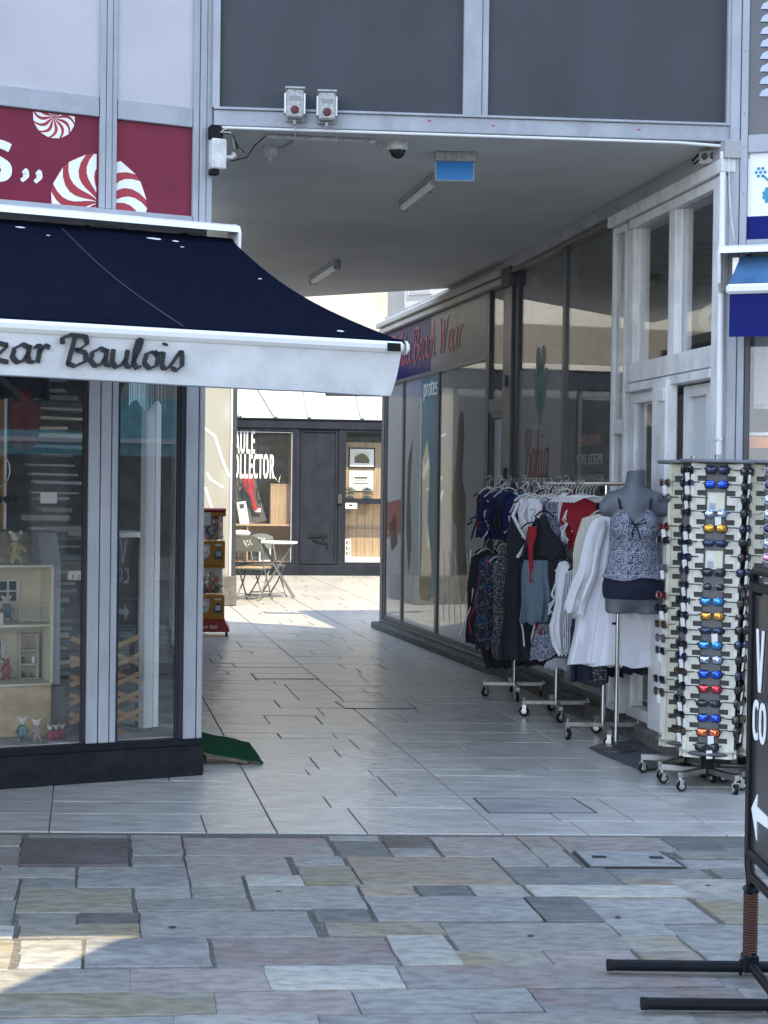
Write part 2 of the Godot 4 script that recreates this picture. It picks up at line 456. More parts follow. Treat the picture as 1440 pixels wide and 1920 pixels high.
const STONES := [
"t -1.810 -6.803 -1.636 -6.809 -1.599 -6.606 -1.773 -6.600",
"g -1.747 -6.572 -1.584 -6.577 -1.558 -6.434 -1.721 -6.428",
"p -1.704 -6.410 -1.548 -6.416 -1.518 -6.253 -1.675 -6.247",
"g -1.654 -6.221 -1.586 -6.224 -1.559 -6.079 -1.627 -6.076",
"p -1.608 -6.052 -1.469 -6.058 -1.415 -5.759 -1.554 -5.752",
"g -1.522 -5.731 -1.399 -5.737 -1.340 -5.414 -1.463 -5.408",
"w -1.431 -5.389 -1.324 -5.395 -1.300 -5.261 -1.406 -5.255",
"t -1.386 -5.224 -1.281 -5.230 -1.225 -4.922 -1.330 -4.915",
"g -1.608 -6.828 -1.165 -6.841 -1.154 -6.779 -1.596 -6.765",
"d -1.607 -6.744 -1.151 -6.758 -1.065 -6.284 -1.520 -6.265",
"p -1.142 -6.841 -0.923 -6.847 -0.882 -6.624 -1.102 -6.616",
"g -1.094 -6.597 -0.880 -6.605 -0.854 -6.461 -1.068 -6.453",
"g -1.069 -6.434 -0.856 -6.442 -0.829 -6.297 -1.042 -6.288",
"w -1.579 -6.235 -1.278 -6.247 -1.250 -6.093 -1.551 -6.080",
"b -1.451 -6.068 -1.242 -6.077 -1.216 -5.931 -1.425 -5.922",
"b -1.262 -6.261 -0.820 -6.278 -0.764 -5.969 -1.205 -5.949",
"t -1.421 -5.906 -0.990 -5.926 -0.931 -5.599 -1.361 -5.577",
"w -0.973 -5.944 -0.762 -5.953 -0.735 -5.806 -0.947 -5.796",
"g -0.938 -5.781 -0.515 -5.802 -0.486 -5.641 -0.909 -5.619",
"g -1.338 -5.565 -1.134 -5.575 -1.110 -5.439 -1.313 -5.428",
"d -1.120 -5.575 -0.908 -5.586 -0.883 -5.449 -1.095 -5.438",
"t -1.297 -5.414 -0.878 -5.437 -0.851 -5.289 -1.270 -5.265",
"b -0.897 -5.605 -0.275 -5.637 -0.219 -5.325 -0.840 -5.289",
"w -1.254 -5.236 -1.048 -5.248 -1.023 -5.109 -1.229 -5.097",
"w -1.218 -5.086 -1.018 -5.098 -0.989 -4.939 -1.189 -4.926",
"s -1.031 -5.257 -0.613 -5.281 -0.557 -4.970 -0.974 -4.944",
"d -0.910 -6.864 -0.694 -6.871 -0.685 -6.818 -0.900 -6.812",
"r -0.896 -6.796 -0.252 -6.817 -0.196 -6.502 -0.839 -6.478",
"p -0.841 -6.458 -0.416 -6.473 -0.360 -6.162 -0.785 -6.144",
"b -0.383 -6.499 -0.175 -6.507 -0.144 -6.332 -0.351 -6.324",
"t -0.348 -6.307 -0.129 -6.315 -0.079 -6.035 -0.298 -6.025",
"g -0.779 -6.127 -0.574 -6.136 -0.547 -5.988 -0.753 -5.979",
"w -0.553 -6.147 -0.328 -6.157 -0.302 -6.008 -0.526 -5.998",
"g -0.752 -5.963 -0.547 -5.972 -0.520 -5.817 -0.724 -5.807",
"g -0.524 -5.982 -0.100 -6.002 -0.044 -5.691 -0.468 -5.669",
"k -0.251 -5.665 -0.053 -5.675 -0.024 -5.515 -0.223 -5.504",
"t -0.198 -5.491 0.218 -5.513 0.245 -5.363 -0.171 -5.339",
"r -0.595 -5.293 0.016 -5.328 0.074 -5.005 -0.536 -4.966",
"b -0.238 -6.881 -0.016 -6.888 -0.003 -6.814 -0.225 -6.807",
"k -0.218 -6.787 0.007 -6.795 0.057 -6.509 -0.167 -6.500",
"d 0.014 -6.800 0.219 -6.807 0.242 -6.675 0.037 -6.668",
"g 0.040 -6.659 0.241 -6.666 0.267 -6.520 0.066 -6.513",
"o -0.143 -6.487 0.482 -6.510 0.561 -6.066 -0.063 -6.037",
"o -0.081 -6.020 0.127 -6.029 0.156 -5.864 -0.051 -5.854",
"k 0.147 -6.031 0.348 -6.040 0.377 -5.875 0.176 -5.865",
"w 0.366 -6.042 0.572 -6.051 0.600 -5.893 0.394 -5.883",
"w 0.596 -6.046 1.216 -6.074 1.243 -5.916 0.624 -5.886",
"b -0.054 -5.839 0.558 -5.868 0.613 -5.553 0.002 -5.520",
"k 0.573 -5.869 0.789 -5.879 0.846 -5.555 0.631 -5.543",
"b 0.794 -5.864 1.208 -5.884 1.263 -5.568 0.850 -5.545",
"t 1.243 -5.878 1.672 -5.899 1.728 -5.576 1.300 -5.553",
"g 0.229 -5.502 0.844 -5.536 0.899 -5.225 0.285 -5.188",
"w 0.029 -5.336 0.231 -5.348 0.289 -5.026 0.086 -5.014",
"t 0.263 -5.171 0.566 -5.189 0.592 -5.039 0.290 -5.020",
"p 0.576 -5.184 0.875 -5.202 0.902 -5.052 0.603 -5.033",
"b 0.856 -5.525 1.054 -5.536 1.079 -5.392 0.882 -5.380",
"t 0.873 -5.367 1.071 -5.378 1.099 -5.218 0.901 -5.206",
"o 0.902 -5.193 1.102 -5.205 1.127 -5.060 0.927 -5.048",
"b 1.065 -5.527 1.575 -5.555 1.626 -5.263 1.117 -5.232",
"b 1.123 -5.214 1.485 -5.236 1.510 -5.091 1.148 -5.068",
"p 0.228 -6.878 0.625 -6.890 0.689 -6.531 0.292 -6.516",
"o 0.638 -6.908 0.785 -6.913 0.827 -6.676 0.680 -6.671",
"g 0.673 -6.653 0.810 -6.657 0.859 -6.375 0.723 -6.369",
"p 0.796 -6.910 1.230 -6.923 1.276 -6.658 0.843 -6.643",
"g 0.500 -6.508 0.688 -6.515 0.713 -6.367 0.526 -6.360",
"k 0.531 -6.344 0.958 -6.361 1.006 -6.088 0.579 -6.069",
"g 1.236 -6.909 1.296 -6.910 1.338 -6.665 1.279 -6.663",
"k 1.304 -6.904 1.530 -6.911 1.569 -6.685 1.343 -6.678",
"k 1.539 -6.896 1.958 -6.909 1.983 -6.765 1.565 -6.751",
"b 1.542 -6.731 1.910 -6.743 1.952 -6.502 1.584 -6.488",
"g 1.315 -6.659 1.567 -6.668 1.588 -6.551 1.336 -6.542",
"b 1.306 -6.514 1.614 -6.525 1.638 -6.387 1.330 -6.375",
"b 0.969 -6.340 1.363 -6.356 1.387 -6.216 0.994 -6.199",
"k 1.407 -6.352 1.805 -6.369 1.830 -6.221 1.433 -6.203",
"o 0.993 -6.182 1.187 -6.191 1.208 -6.074 1.013 -6.065",
"g 1.195 -6.176 1.757 -6.200 1.806 -5.920 1.245 -5.893",
"g -1.300 -4.902 -0.825 -4.932 -0.785 -4.713 -1.260 -4.681",
"p -0.821 -4.933 -0.381 -4.961 -0.342 -4.741 -0.781 -4.712",
"w -0.377 -4.968 0.052 -4.995 0.091 -4.774 -0.337 -4.745",
"r 0.061 -4.996 1.090 -5.062 1.129 -4.844 0.100 -4.775",
"g 1.099 -5.048 1.438 -5.069 1.476 -4.856 1.136 -4.833",
"t -1.237 -4.664 -0.525 -4.712 -0.490 -4.514 -1.201 -4.463",
"p -0.520 -4.712 -0.088 -4.741 -0.052 -4.541 -0.484 -4.510",
"b -0.080 -4.742 0.475 -4.780 0.511 -4.578 -0.044 -4.539",
"r 0.486 -4.783 1.156 -4.829 1.193 -4.616 0.524 -4.568",
"g 1.165 -4.818 1.372 -4.832 1.409 -4.623 1.202 -4.609",
"b -1.181 -4.457 -0.615 -4.498 -0.570 -4.246 -1.135 -4.204",
"g -0.610 -4.491 -0.187 -4.521 -0.140 -4.261 -0.563 -4.228",
"b -0.181 -4.520 0.284 -4.553 0.332 -4.279 -0.132 -4.244",
"g 0.293 -4.543 0.956 -4.591 1.006 -4.308 0.344 -4.258",
"p 0.964 -4.580 1.308 -4.605 1.358 -4.317 1.015 -4.291"]

# ---------------------------------------------------------------- paving
const STONE_COLOR := {
	"g": [.28, .268, .245, .335, .315, .275], "b": [.26, .255, .245, .32, .31, .285], "k": [.16, .163, .162, .21, .205, .185],
	"d": [.14, .12, .11, .19, .17, .16], "p": [.29, .25, .225, .335, .295, .265], "r": [.29, .28, .265, .29, .225, .20],
	"t": [.32, .30, .255, .30, .255, .165], "o": [.31, .28, .24, .34, .26, .18], "w": [.38, .37, .34, .42, .40, .34], "s": [.24, .24, .235, .42, .405, .375]}
var stone_noise := FastNoiseLite.new()
# a stone or tile with chamfered edges; its colour varies across the top as mineral streaks do
func slab_mesh(q: Array, top: float, low: float, ca: Color, cb: Color, rag: float, nx: int, nz: int, streak := 7.0) -> MB:
	var b := MB.new()
	var rows := []
	var cols := []
	for i in nz + 1:
		var row := []
		var cr := []
		var t := float(i) / nz
		for j in nx + 1:
			var s := float(j) / nx
			var p: Vector3 = (q[0] as Vector3).lerp(q[1], s).lerp((q[3] as Vector3).lerp(q[2], s), t)
			if rag > 0.0:
				var edge := 1.0 if (i == 0 or i == nz or j == 0 or j == nx) else 0.0
				p.x += edge * rag * stone_noise.get_noise_2d(p.x * 900 + 17, p.z * 900)
				p.z += edge * rag * 0.6 * stone_noise.get_noise_2d(p.x * 700, p.z * 900 + 91)
			var dome := 0.0015 * (1.0 - pow(2 * s - 1, 4)) * (1.0 - pow(2 * t - 1, 4))
			p.y = top + dome + 0.0015 * stone_noise.get_noise_2d(p.x * 400, p.z * 900)
			row.append(p)
			var f := clampf(stone_noise.get_noise_2d(p.x * 170, p.z * 170 * streak * 0.4) * 1.3 + 0.45, 0, 1)
			f = clampf(f + 0.25 * stone_noise.get_noise_2d(p.x * 600, p.z * 2400), 0, 1)
			cr.append(ca.lerp(cb, f))
		rows.append(row)
		cols.append(cr)
	for i in nz:
		for j in nx:
			var P := [rows[i][j], rows[i][j + 1], rows[i + 1][j + 1], rows[i + 1][j]]
			var C := [cols[i][j], cols[i][j + 1], cols[i + 1][j + 1], cols[i + 1][j]]
			for tr in [[0, 2, 1], [0, 3, 2]]:
				for k in [tr[0], tr[2], tr[1]]:
					b.v.append(P[k]); b.n.append(Vector3.UP); b.uv.append(Vector2.ZERO); b.c.append(C[k])
	# sides: a small chamfer, then down
	var ring := []
	var rc := []
	for j in nx: ring.append(rows[0][j]); rc.append(cols[0][j])
	for i in nz: ring.append(rows[i][nx]); rc.append(cols[i][nx])
	for j in nx: ring.append(rows[nz][nx - j]); rc.append(cols[nz][nx - j])
	for i in nz: ring.append(rows[nz - i][0]); rc.append(cols[nz - i][0])
	var mid: Vector3 = (q[0] + q[1] + q[2] + q[3]) / 4
	for k in ring.size():
		var a: Vector3 = ring[k]
		var e: Vector3 = ring[(k + 1) % ring.size()]
		var oa := a - mid; oa.y = 0; oa = oa.normalized() * 0.003
		var oe := e - mid; oe.y = 0; oe = oe.normalized() * 0.003
		b.col = rc[k]
		var a2 := Vector3(a.x + oa.x, a.y - .003, a.z + oa.z)
		var e2 := Vector3(e.x + oe.x, e.y - .003, e.z + oe.z)
		b.quad(a, e, e2, a2)
		b.quad(a2, e2, Vector3(e2.x, low, e2.z), Vector3(a2.x, low, a2.z))
	return b

func tile_rows(s0: float, s1: float, r: RandomNumberGenerator) -> Array:
	var out := []
	var s := s0
	while s < s1:
		var d: float = [0.19, 0.28, 0.28, 0.38, 0.38, 0.55][r.randi() % 6]
		out.append([s, minf(s + d, s1)])
		s += d
	return out

func build_paving() -> void:
	stone_noise.seed = 5
	stone_noise.frequency = 0.01
	stone_noise.fractal_octaves = 3
	var r := RandomNumberGenerator.new()
	r.seed = 11
	var g := setting("ground")
	var b := MB.new()
	b.quad(Vector3(-60, -.009, 60), Vector3(60, -.009, 60), Vector3(60, -.009, -80), Vector3(-60, -.009, -80))
	part("ground_sheet", b, M.mortar, g)
	# street: worn sandstone flags
	var st := setting("street_paving")
	for line in STONES:
		var f: PackedStringArray = line.split(" ")
		var q := []
		for k in 4: q.append(Vector3(f[1 + 2 * k].to_float(), 0, f[2 + 2 * k].to_float()))
		var cc: Array = STONE_COLOR[f[0]]
		var j := r.randf_range(0.80, 1.14)
		var w: float = (q[1] - q[0]).length()
		var mb := slab_mesh(q, r.randf_range(-.005, .003), -.03, Color(cc[0], cc[1], cc[2]) * j, Color(cc[3], cc[4], cc[5]) * j, .006, clampi(int(w / .045), 3, 14), 4)
		part("paving_stone", mb, M.stone, st)
	for q in [[-.995, -6.52], [1.34, -6.07], [-.4, -5.9], [.55, -5.35], [-.75, -5.4], [.15, -4.62], [.9, -5.6]]:
		var gs := MB.new()
		var gp := PackedVector2Array()
		for i in 10: gp.append(Vector2.from_angle(TAU * i / 10) * r.randf_range(.007, .014) * Vector2(1.2, 1))
		gs.prism(gp, 0, .0012)
		var go := part("gum_spot", gs, M.dark_frame, st, Vector3(q[0], .0022, q[1]))
		go.rotation.x = -PI / 2
	# the same flags go on to the sides and behind, out of the picture
	var rest := MB.new()
	var z := -6.83
	while z < 9.0:
		var dz := r.randf_range(.2, .38)
		var x := -9.0 + r.randf() * .4
		while x < 9.0:
			var dx := r.randf_range(.3, .8)
			var far_l := -1.78 - (z + 6.83) * .26
			var inside := z < -4.15 and x + dx > far_l - .2 and x < 1.9 + (z + 6.83) * .05
			if not inside or x + dx < far_l or x > 2.05:
				if not (z < -4.15 and x < 2.05 and x + dx > far_l):
					var key: String = "gbkptw"[r.randi() % 6]
					var cc: Array = STONE_COLOR[key]
					rest.col = Color(cc[0], cc[1], cc[2]).lerp(Color(cc[3], cc[4], cc[5]), r.randf())
					rest.box(Vector3(x + dx / 2, -.018, z + dz / 2), Vector3(dx - .014, .034, dz - .01), .003)
			x += dx
		z += dz
	var ro := part("paving_stone_field", rest, M.stone, st)
	ro.set_meta("kind", "stuff")
	# passage and courtyard: pale tiles in strips, every strip cut into its own rows
	var pv := setting("passage_paving")
	var away := MB.new()
	var org := Vector3(-.477, 0, -6.925)
	var U := Vector3(1, 0, -.032)
	var V := Vector3(-.2, 0, -1)
	for k in range(-9, 9):
		var x0 := k * 1.055
		for row in tile_rows(0.0, 26.0 if k > -6 else 22.0, r):
			var cuts := [0.0]
			var pick := r.randi() % 5
			if row[0] < .01: pick = 1
			if pick == 0: cuts.append_array([.34, .68])
			elif pick <= 2: cuts.append(r.randf_range(.3, .7))
			elif pick == 3: cuts.append([.25, .5, .75][r.randi() % 3])
			cuts.append(1.0)
			for c in cuts.size() - 1:
				var a: float = x0 + cuts[c] * 1.055 + .0055
				var e: float = x0 + cuts[c + 1] * 1.055 - .0055
				var s0: float = row[0] + .004
				var s1: float = row[1] - .004
				var q := [org + U * a + V * s1, org + U * e + V * s1, org + U * e + V * s0, org + U * a + V * s0]
				var mid: Vector3 = (q[0] + q[2]) / 2
				var tint := r.randf_range(.92, 1.05)
				var ca := Color(.465, .445, .415) * tint
				var cb := Color(.51, .485, .445) * tint
				var seen: bool = mid.z > -17.5 and mid.x > -2.05 + minf(0.0, (mid.z + 8.0) * .06) and mid.x < 2.1 + (mid.z + 8.0) * .22
				if seen:
					part("paving_tile", slab_mesh(q, r.randf_range(-.003, .0), -.03, ca, cb, 0.0, 3, 1, 3.0), M.tile, pv)
				else:
					away.col = ca.lerp(cb, r.randf())
					away.quad(q[3] + Vector3(0, -.002, 0), q[2] + Vector3(0, -.002, 0), q[1] + Vector3(0, -.002, 0), q[0] + Vector3(0, -.002, 0))
	var ao := part("paving_tile_field", away, M.tile, pv)
	ao.set_meta("kind", "stuff")
	# stone covers let into the paving
	cover("pale stone access cover with two lifting slots in the street flags", [Vector3(.875, 0, -6.625), Vector3(1.245, 0, -6.635), Vector3(1.297, 0, -6.385), Vector3(.909, 0, -6.37)], Color(.31, .31, .30), true)
	cover("grey access cover let into the pale tiles before the clothes", [Vector3(.5, 0, -7.75), Vector3(1.0, 0, -7.77), Vector3(1.07, 0, -7.44), Vector3(.555, 0, -7.41)], Color(.36, .36, .36), false)
	cover("shiny access cover in the passage floor nearer the courtyard", [Vector3(-1.115, 0, -12.84), Vector3(-.62, 0, -12.89), Vector3(-.54, 0, -12.55), Vector3(-1.045, 0, -12.5)], Color(.45, .44, .42), false)
	cover("shiny access cover in the middle of the passage floor", [Vector3(-.335, 0, -11.2), Vector3(.18, 0, -11.24), Vector3(.245, 0, -10.93), Vector3(-.255, 0, -10.885)], Color(.42, .41, .40), false)

func cover(label: String, q: Array, c: Color, slots: bool) -> void:
	var t := thing("access_cover", label, "access cover", (q[0] + q[2]) / 2)
	var o: Vector3 = (q[0] + q[2]) / 2
	var loc := []
	for p in q: loc.append(p - o)
	var rim := MB.new()
	for k in 4:
		var a: Vector3 = loc[k] * 1.05
		var e: Vector3 = loc[(k + 1) % 4] * 1.05
		rim.tube([a + Vector3(0, -.002, 0), e + Vector3(0, -.002, 0)], .005, 6)
	part("rim", rim, M.dark_steel, t)
	part("plate", slab_mesh(loc, .002 if not slots else .0035, -.01, c, c * 1.08, 0.0, 5, 3), M.stone if slots else M.tile, t)
	if slots:
		for s in [-1, 1]:
			bar("slot", s * .125 - .03, s * .125 + .03, .0045, .0075, -.025, .012, M.groove, t, 0.001)

# ---------------------------------------------------------------- buildings round the street and the passage
func swirl(parent: Node3D, c: Vector2, r: float, z: float, x0: float, x1: float, y0: float, y1: float, a0: float, arms: int) -> void:
	var clip := PackedVector2Array([Vector2(x0, y0), Vector2(x1, y0), Vector2(x1, y1), Vector2(x0, y1)])
	var disc := PackedVector2Array()
	for k in 40: disc.append(c + Vector2.from_angle(TAU * k / 40) * r)
	var b := MB.new()
	for p in Geometry2D.intersect_polygons(disc, clip): b.prism(p, z, z + .0015)
	part("sweet_disc", b, M.candy, parent)
	for k in arms:
		var lobe := PackedVector2Array()
		for i in 9:
			var t := i / 8.0
			lobe.append(c + Vector2.from_angle(a0 + TAU * k / arms + .55 * sin(t * PI) * .6 - t * .35) * r * (.04 + t * .96))
		for i in 9:
			var t := 1.0 - i / 8.0
			lobe.append(c + Vector2.from_angle(a0 + TAU * k / arms + (.07 + .33 * t) + .55 * sin(t * PI) * .6 - t * .35) * r * (.04 + t * .96))
		for p in Geometry2D.intersect_polygons(lobe, clip):
			var w := MB.new()
			w.prism(p, z + .0015, z + .003)
			part("swirl_stripe", w, M.sign_white, parent)

func build_corner_shop() -> void:
	var t := thing("corner_shop", "glazed corner toy shop with black plinth and pink sweet panels above its awning", "shop", Vector3(-1.0, 0, -8.3), 24.2)
	var L := -4.6
	# plinth and sill
	bar("plinth", L, .005, 0, .165, -.14, .03, M.plinth, t, .006)
	bar("sill", L, .0, .165, .205, -.12, .012, M.black, t, .004)
	bar("sill_board", L, -.02, .19, .212, -.5, -.055, M.inside, t)
	# mullions of three profiles with dark joints between
	for x in [-2.2, -.488]:
		bar("joint", x - .155, x - .005, .2, 3.0, -.08, -.012, M.groove, t, 0)
		bar("mullion", x - .16, x - .099, .207, 3.0, -.07, .0, M.alu, t)
		bar("mullion", x - .094, x - .039, .207, 3.0, -.07, .004, M.alu, t)
		bar("mullion", x - .034, x, .207, 3.0, -.07, .0, M.alu, t)
	bar("gasket", -.135, -.108, .207, 3.0, -.05, -.006, M.groove, t, 0)
	bar("corner_post", -.107, -.036, .2, 3.0, -.07, .0, M.alu, t)
	bar("corner_post", -.031, .0, .2, 3.0, -.09, .006, M.alu, t, .006)
	bar("joint", -.037, -.029, .2, 3.0, -.06, -.006, M.groove, t, 0)
	for w in [[-2.2, -.66], [-.488, -.135], [-4.6, -2.372]]:
		bar("bead", w[0], w[0] + .014, .205, 3.0, -.045, -.012, M.groove, t, 0)
		bar("bead", w[1] - .014, w[1], .205, 3.0, -.045, -.012, M.groove, t, 0)
		bar("glass_pane", w[0] + .012, w[1] - .012, .205, 3.0, -.034, -.028, M.glass, t, 0)
	bar("head", L, 0.0, 3.0, 3.05, -.12, -.004, M.alu, t)
	# storey above: rails, pink panels, pale panels
	bar("rail", L, -.09, 3.05, 3.092, -.06, .01, M.alu, t)
	bar("rail", L, -.61, 3.583, 3.69, -.06, .0, M.alu, t)
	bar("rail", -.509, -.089, 3.583, 3.69, -.06, .0, M.alu, t)
	bar("rail", L, .012, 4.93, 5.03, -.06, .0, M.alu, t)
	for x in [-2.03, -.513]:
		bar("upper_mullion", x - .093, x - .06, 3.093, 4.93, -.05, .004, M.alu, t)
		bar("upper_mullion", x - .058, x - .028, 3.093, 4.93, -.05, .010, M.alu, t)
		bar("upper_mullion", x - .026, x, 3.093, 4.93, -.05, .004, M.alu, t)
	bar("upper_post", -.086, -.052, 3.05, 4.93, -.08, .004, M.alu, t)
	bar("upper_post", -.049, -.014, 3.05, 4.93, -.08, .012, M.alu, t)
	bar("upper_post", -.011, .024, 3.05, 4.93, -.08, .004, M.alu, t)
	for w in [[-2.03, -.606], [-.513, -.086], [-4.6, -2.123]]:
		var pk := bar("sign_panel", w[0], w[1], 3.09, 3.585, -.05, -.022, M.pink, t, 0)
		bar("upper_panel", w[0], w[1], 3.69, 4.93, -.05, -.014, M.panel_pale, t, 0)
		if w[1] == -.606:
			swirl(pk, Vector2(-.848, 3.556), .112, -.0215, w[0], w[1] - .012, 3.1, 3.574, .2, 12)
			swirl(pk, Vector2(-.60, 3.125), .262, -.0215, w[0], w[1] - .012, 3.094, 3.574, .5, 11)
			text("letter", "s", .27, M.sign_white, pk, Vector3(-1.14, 3.325, -.02), 1.0, 0, true)
			for x in [-1.005, -.935]:
				var cm := MB.new()
				cm.stroke([Vector2(x, 3.262), Vector2(x + .014, 3.25), Vector2(x + .012, 3.225), Vector2(x - .012, 3.203)], .034, .02, -.0215, -.0185)
				part("comma", cm, M.sign_white, pk)
		elif w[1] == -.086:
			swirl(pk, Vector2(-.60, 3.125), .262, -.0215, w[0] + .004, w[1], 3.094, 3.574, .5, 11)
	# side along the passage: posts and panes
	var side := Transform3D(Basis(Vector3.UP, deg_to_rad(99.0 - 24.2)), Vector3(0, 0, 0))
	for k in 5:
		var s := .03 + k * 1.62
		for nm in [["side_plinth", 0.0, .2, s, s + 1.62], ["side_post", .2, 3.0, s, s + .09], ["side_head", 2.9, 3.05, s + .09, s + 1.62]]:
			var b := MB.new()
			b.X = side
			b.span(nm[3], nm[4], nm[1], nm[2], -.09, -.01, .003)
			part(nm[0], b, M.plinth if nm[0] == "side_plinth" else M.white_frame, t)
		var gl := MB.new()
		gl.X = side
		gl.span(s + .09, s + 1.62, .2, 2.9, -.05, -.044)
		part("glass_pane", gl, M.glass, t)
	# inside and roof
	var poly := [Vector3(L, 0, -.12), Vector3(-.04, 0, -.12), Vector3(1.93, 0, -7.2), Vector3(L, 0, -7.2)]
	for w in [["shop_floor", .14, .17, M.inside], ["shop_ceiling", 3.02, 3.08, M.inside], ["roof", 3.2, 3.3, M.grey_wall]]:
		var b := MB.new()
		for q in [[w[2], false], [w[1], true]]:
			var p := []
			for v in poly: p.append(Vector3(v.x, q[0], v.z))
			if q[1]: b.quad(p[0], p[3], p[2], p[1])
			else: b.quad(p[0], p[1], p[2], p[3])
		for i in 4:
			var a: Vector3 = poly[i]
			var e: Vector3 = poly[(i + 1) % 4]
			b.quad(Vector3(a.x, w[1], a.z), Vector3(e.x, w[1], e.z), Vector3(e.x, w[2], e.z), Vector3(a.x, w[2], a.z))
		part(w[0], b, w[3], t)
	bar("upper_roof", L, .0, 5.03, 5.1, -1.6, -.001, M.grey_wall, t, 0)
	bar("upper_back", L, -.1, 3.3, 5.03, -1.6, -1.5, M.grey_wall, t, 0)
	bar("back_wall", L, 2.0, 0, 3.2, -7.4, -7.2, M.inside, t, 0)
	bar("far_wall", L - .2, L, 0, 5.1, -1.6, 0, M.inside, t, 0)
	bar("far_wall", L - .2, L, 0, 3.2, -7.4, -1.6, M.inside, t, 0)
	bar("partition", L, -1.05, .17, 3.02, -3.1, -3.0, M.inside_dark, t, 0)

func build_overhang() -> void:
	var t := thing("passage_overhang", "grey panelled storey bridging the passage with a pale blue metal frame", "building", Vector3(-.95, 0, -8.29), 4.4)
	bar("beam", -.02, 2.99, 3.602, 3.69, -.12, .0, M.alu, t, .004)
	bar("beam_ledge", -.02, 2.99, 3.69, 3.704, -.06, .012, M.alu, t, .002)
	bar("top_rail", -.02, 2.99, 4.93, 5.03, -.12, .0, M.alu, t)
	bar("side_frame", -.03, .012, 3.704, 4.93, -.06, -.002, M.alu, t)
	bar("side_frame", 2.876, 2.93, 3.704, 4.93, -.06, .004, M.alu, t)
	for w in [[1.367, 1.47, .004], [1.473, 1.509, -.006]]:
		bar("mullion", w[0], w[1], 3.704, 4.93, -.06, w[2], M.alu, t)
	bar("dark_panel", .012, 1.367, 3.704, 4.93, -.06, -.03, M.panel_dark, t, 0)
	bar("dark_panel", 1.509, 2.876, 3.704, 4.93, -.06, -.03, M.panel_dark, t, 0)
	bar("upper_roof", -.02, 2.99, 5.03, 5.1, -1.6, .0, M.grey_wall, t, 0)
	bar("panel_back", -.02, 2.99, 3.704, 4.93, -.12, -.065, M.panel_dark, t, 0)
	var red := mat(Color(.4, .05, .05), .5)
	for q in [[1.53, 3.645], [2.36, 3.648], [1.17, 3.66]]:
		bar("paint_fleck", q[0], q[0] + .018, q[1], q[1] + .008, .0, .002, red, t, .0005)
	# pale drip edge under the beam
	var e := MB.new()
	e.tube([Vector3(-.02, 3.594, -.012), Vector3(1.4, 3.592, -.012), Vector3(2.6, 3.59, -.012), Vector3(2.86, 3.578, -.014), Vector3(2.9, 3.54, -.02)], .009, 8)
	part("drip_edge", e, M.soffit_edge, t)
	# soffit over the passage, with a roof above it
	var inv := t.transform.affine_inverse()
	var plan := [Vector3(-.98, 0, -8.36), Vector3(2.02, 0, -8.585), Vector3(1.95, 0, -14.15), Vector3(.72, 0, -14.76), Vector3(-1.05, 0, -15.72), Vector3(-2.5, 0, -16.5)]
	for w in [["soffit", 3.6, 3.66, M.soffit], ["roof", 3.7, 3.78, M.grey_wall], ["rear_fascia", 3.66, 3.7, M.cream]]:
		var b := MB.new()
		var n := plan.size()
		var pt := []
		for v in plan: pt.append(inv * (v as Vector3))
		if w[0] == "rear_fascia":
			for i in [2, 3, 4]:
				var a: Vector3 = pt[i]
				var c: Vector3 = pt[i + 1]
				var d := (c - a).cross(Vector3.UP).normalized() * .1
				b.quad(Vector3(a.x, w[1], a.z), Vector3(c.x, w[1], c.z), Vector3(c.x, w[2], c.z), Vector3(a.x, w[2], a.z))
				b.quad(Vector3(a.x, w[1], a.z) - d, Vector3(c.x, w[1], c.z) - d, Vector3(c.x, w[2], c.z) - d, Vector3(a.x, w[2], a.z) - d)
		else:
			for i in range(1, n - 1):
				b.tri(Vector3(pt[0].x, w[2], pt[0].z), Vector3(pt[i].x, w[2], pt[i].z), Vector3(pt[i + 1].x, w[2], pt[i + 1].z))
				b.tri(Vector3(pt[0].x, w[1], pt[0].z), Vector3(pt[i + 1].x, w[1], pt[i + 1].z), Vector3(pt[i].x, w[1], pt[i].z))
			for i in n:
				var a: Vector3 = pt[i]
				var c: Vector3 = pt[(i + 1) % n]
				b.quad(Vector3(a.x, w[1], a.z), Vector3(c.x, w[1], c.z), Vector3(c.x, w[2], c.z), Vector3(a.x, w[2], a.z))
		part(w[0], b, w[3], t)

